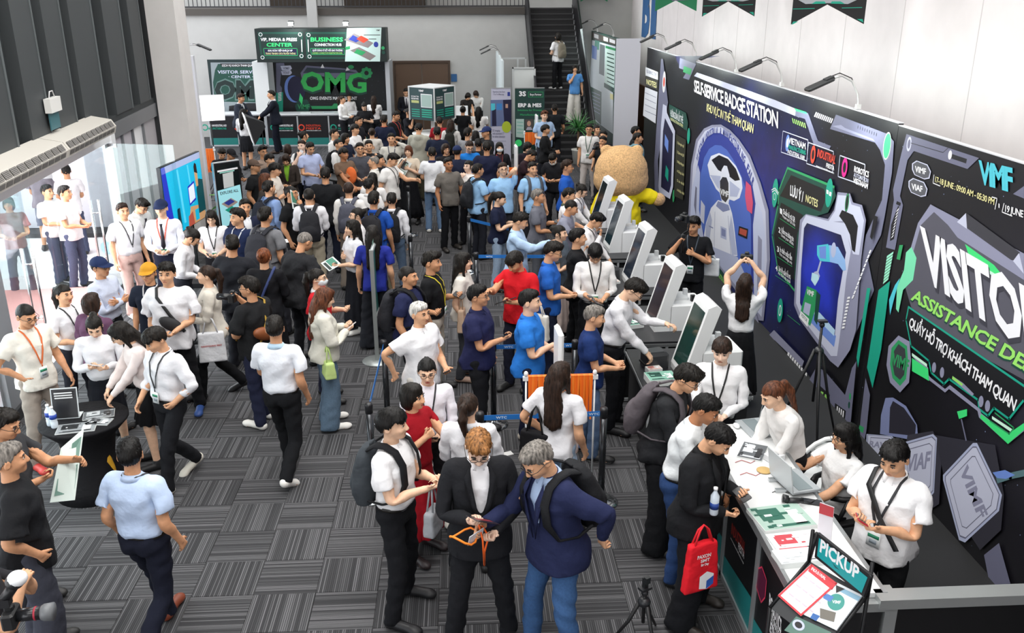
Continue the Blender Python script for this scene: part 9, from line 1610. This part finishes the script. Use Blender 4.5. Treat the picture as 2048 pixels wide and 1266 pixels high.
s = SDF((-.58, -.56, -.6), (.58, .56, .66), .025); s.ell((0, 0, 0), (.48, .45, .46), .02); s.ell((0, .0, -.16), (.50, .45, .34), .05); s.ell((.27, 0, .36), (.12, .07, .11), .03); s.ell((-.27, 0, .36), (.12, .07, .11), .03); s.ell((0, -.40, -.12), (.18, .13, .13), .03); s.wrinkle(.004, 20, 22); V, F = s.get(); V, F = decim(V, F, 6000)
me = bpy.data.meshes.new('costume_head'); me.from_pydata([tuple(v) for v in V], [], F); me.polygons.foreach_set('use_smooth', [True]*len(F)); me.materials.append(mat('d3aa78', .95, kind='fur')); o = bpy.data.objects.new('costume_head', me); COL.objects.link(o); o.parent = H['body']; o.location = (0, .0, 1.50)
s = SDF((-.75, -.5, .3), (.75, .5, 1.35), .022); s.cone((0, 0, .62), (0, 0, 1.08), .36, .32, .05); s.stack([(.40, 0, 0, .40, .34, 2), (.8, 0, 0, .38, .33, 2)], .05)
for q_ in (-1, 1): s.cone((q_*.26, 0, 1.10), (q_*(.58 if q_ < 0 else .42), .0, (1.02 if q_ < 0 else .72)), .14, .13, .04)
s.wrinkle(.010, 16, 14); V, F = s.get(); V, F = decim(V, F, 5000); me = bpy.data.meshes.new('costume_shirt'); me.from_pydata([tuple(v) for v in V], [], F); me.polygons.foreach_set('use_smooth', [True]*len(F)); me.materials.append(mat('f4dc20', .8, kind='cloth')); o = bpy.data.objects.new('costume_shirt', me); COL.objects.link(o); o.parent = H['body']
for p in ((-.70, 0, .98), (.44, -.02, .60)): m = MB(); m.ell(p, (.13, .12, .12), 14, 10); m.build('costume_paw', mat('d3aa78', .95, kind='fur'), H['body'])
for a in ((130, 330, -150, 'man in white seen through the glass at the top of the entrance, head turned', 'ece8e6', 'short', 1.70), (92, 370, 70, 'left one of two men in white shirts standing outside the glass doors', 'f4f0ee', 'short', 1.70), (127, 372, 80, 'right one of two men in white shirts standing outside the glass doors', 'f4f0ee', 'short', 1.72), (15, 395, 20, 'person with dark hair outside at the far left edge of the glass front', '9a6a6a', 'bob', 1.62), (72, 322, 175, 'person in grey shorts outside below the air curtain', '8a7f88', 'short', 1.72)):
 P(a[0], a[1], a[2], a[3], ('tee', a[4]), ('shorts', '6a6e80') if 'shorts' in a[3] else ('jeans', '4a5066'), (a[5], 'k'), 'low,low', a[6], 'c', z0=-.10, far=True)
print('people', NP[0], 'script time', time.time()-T00)
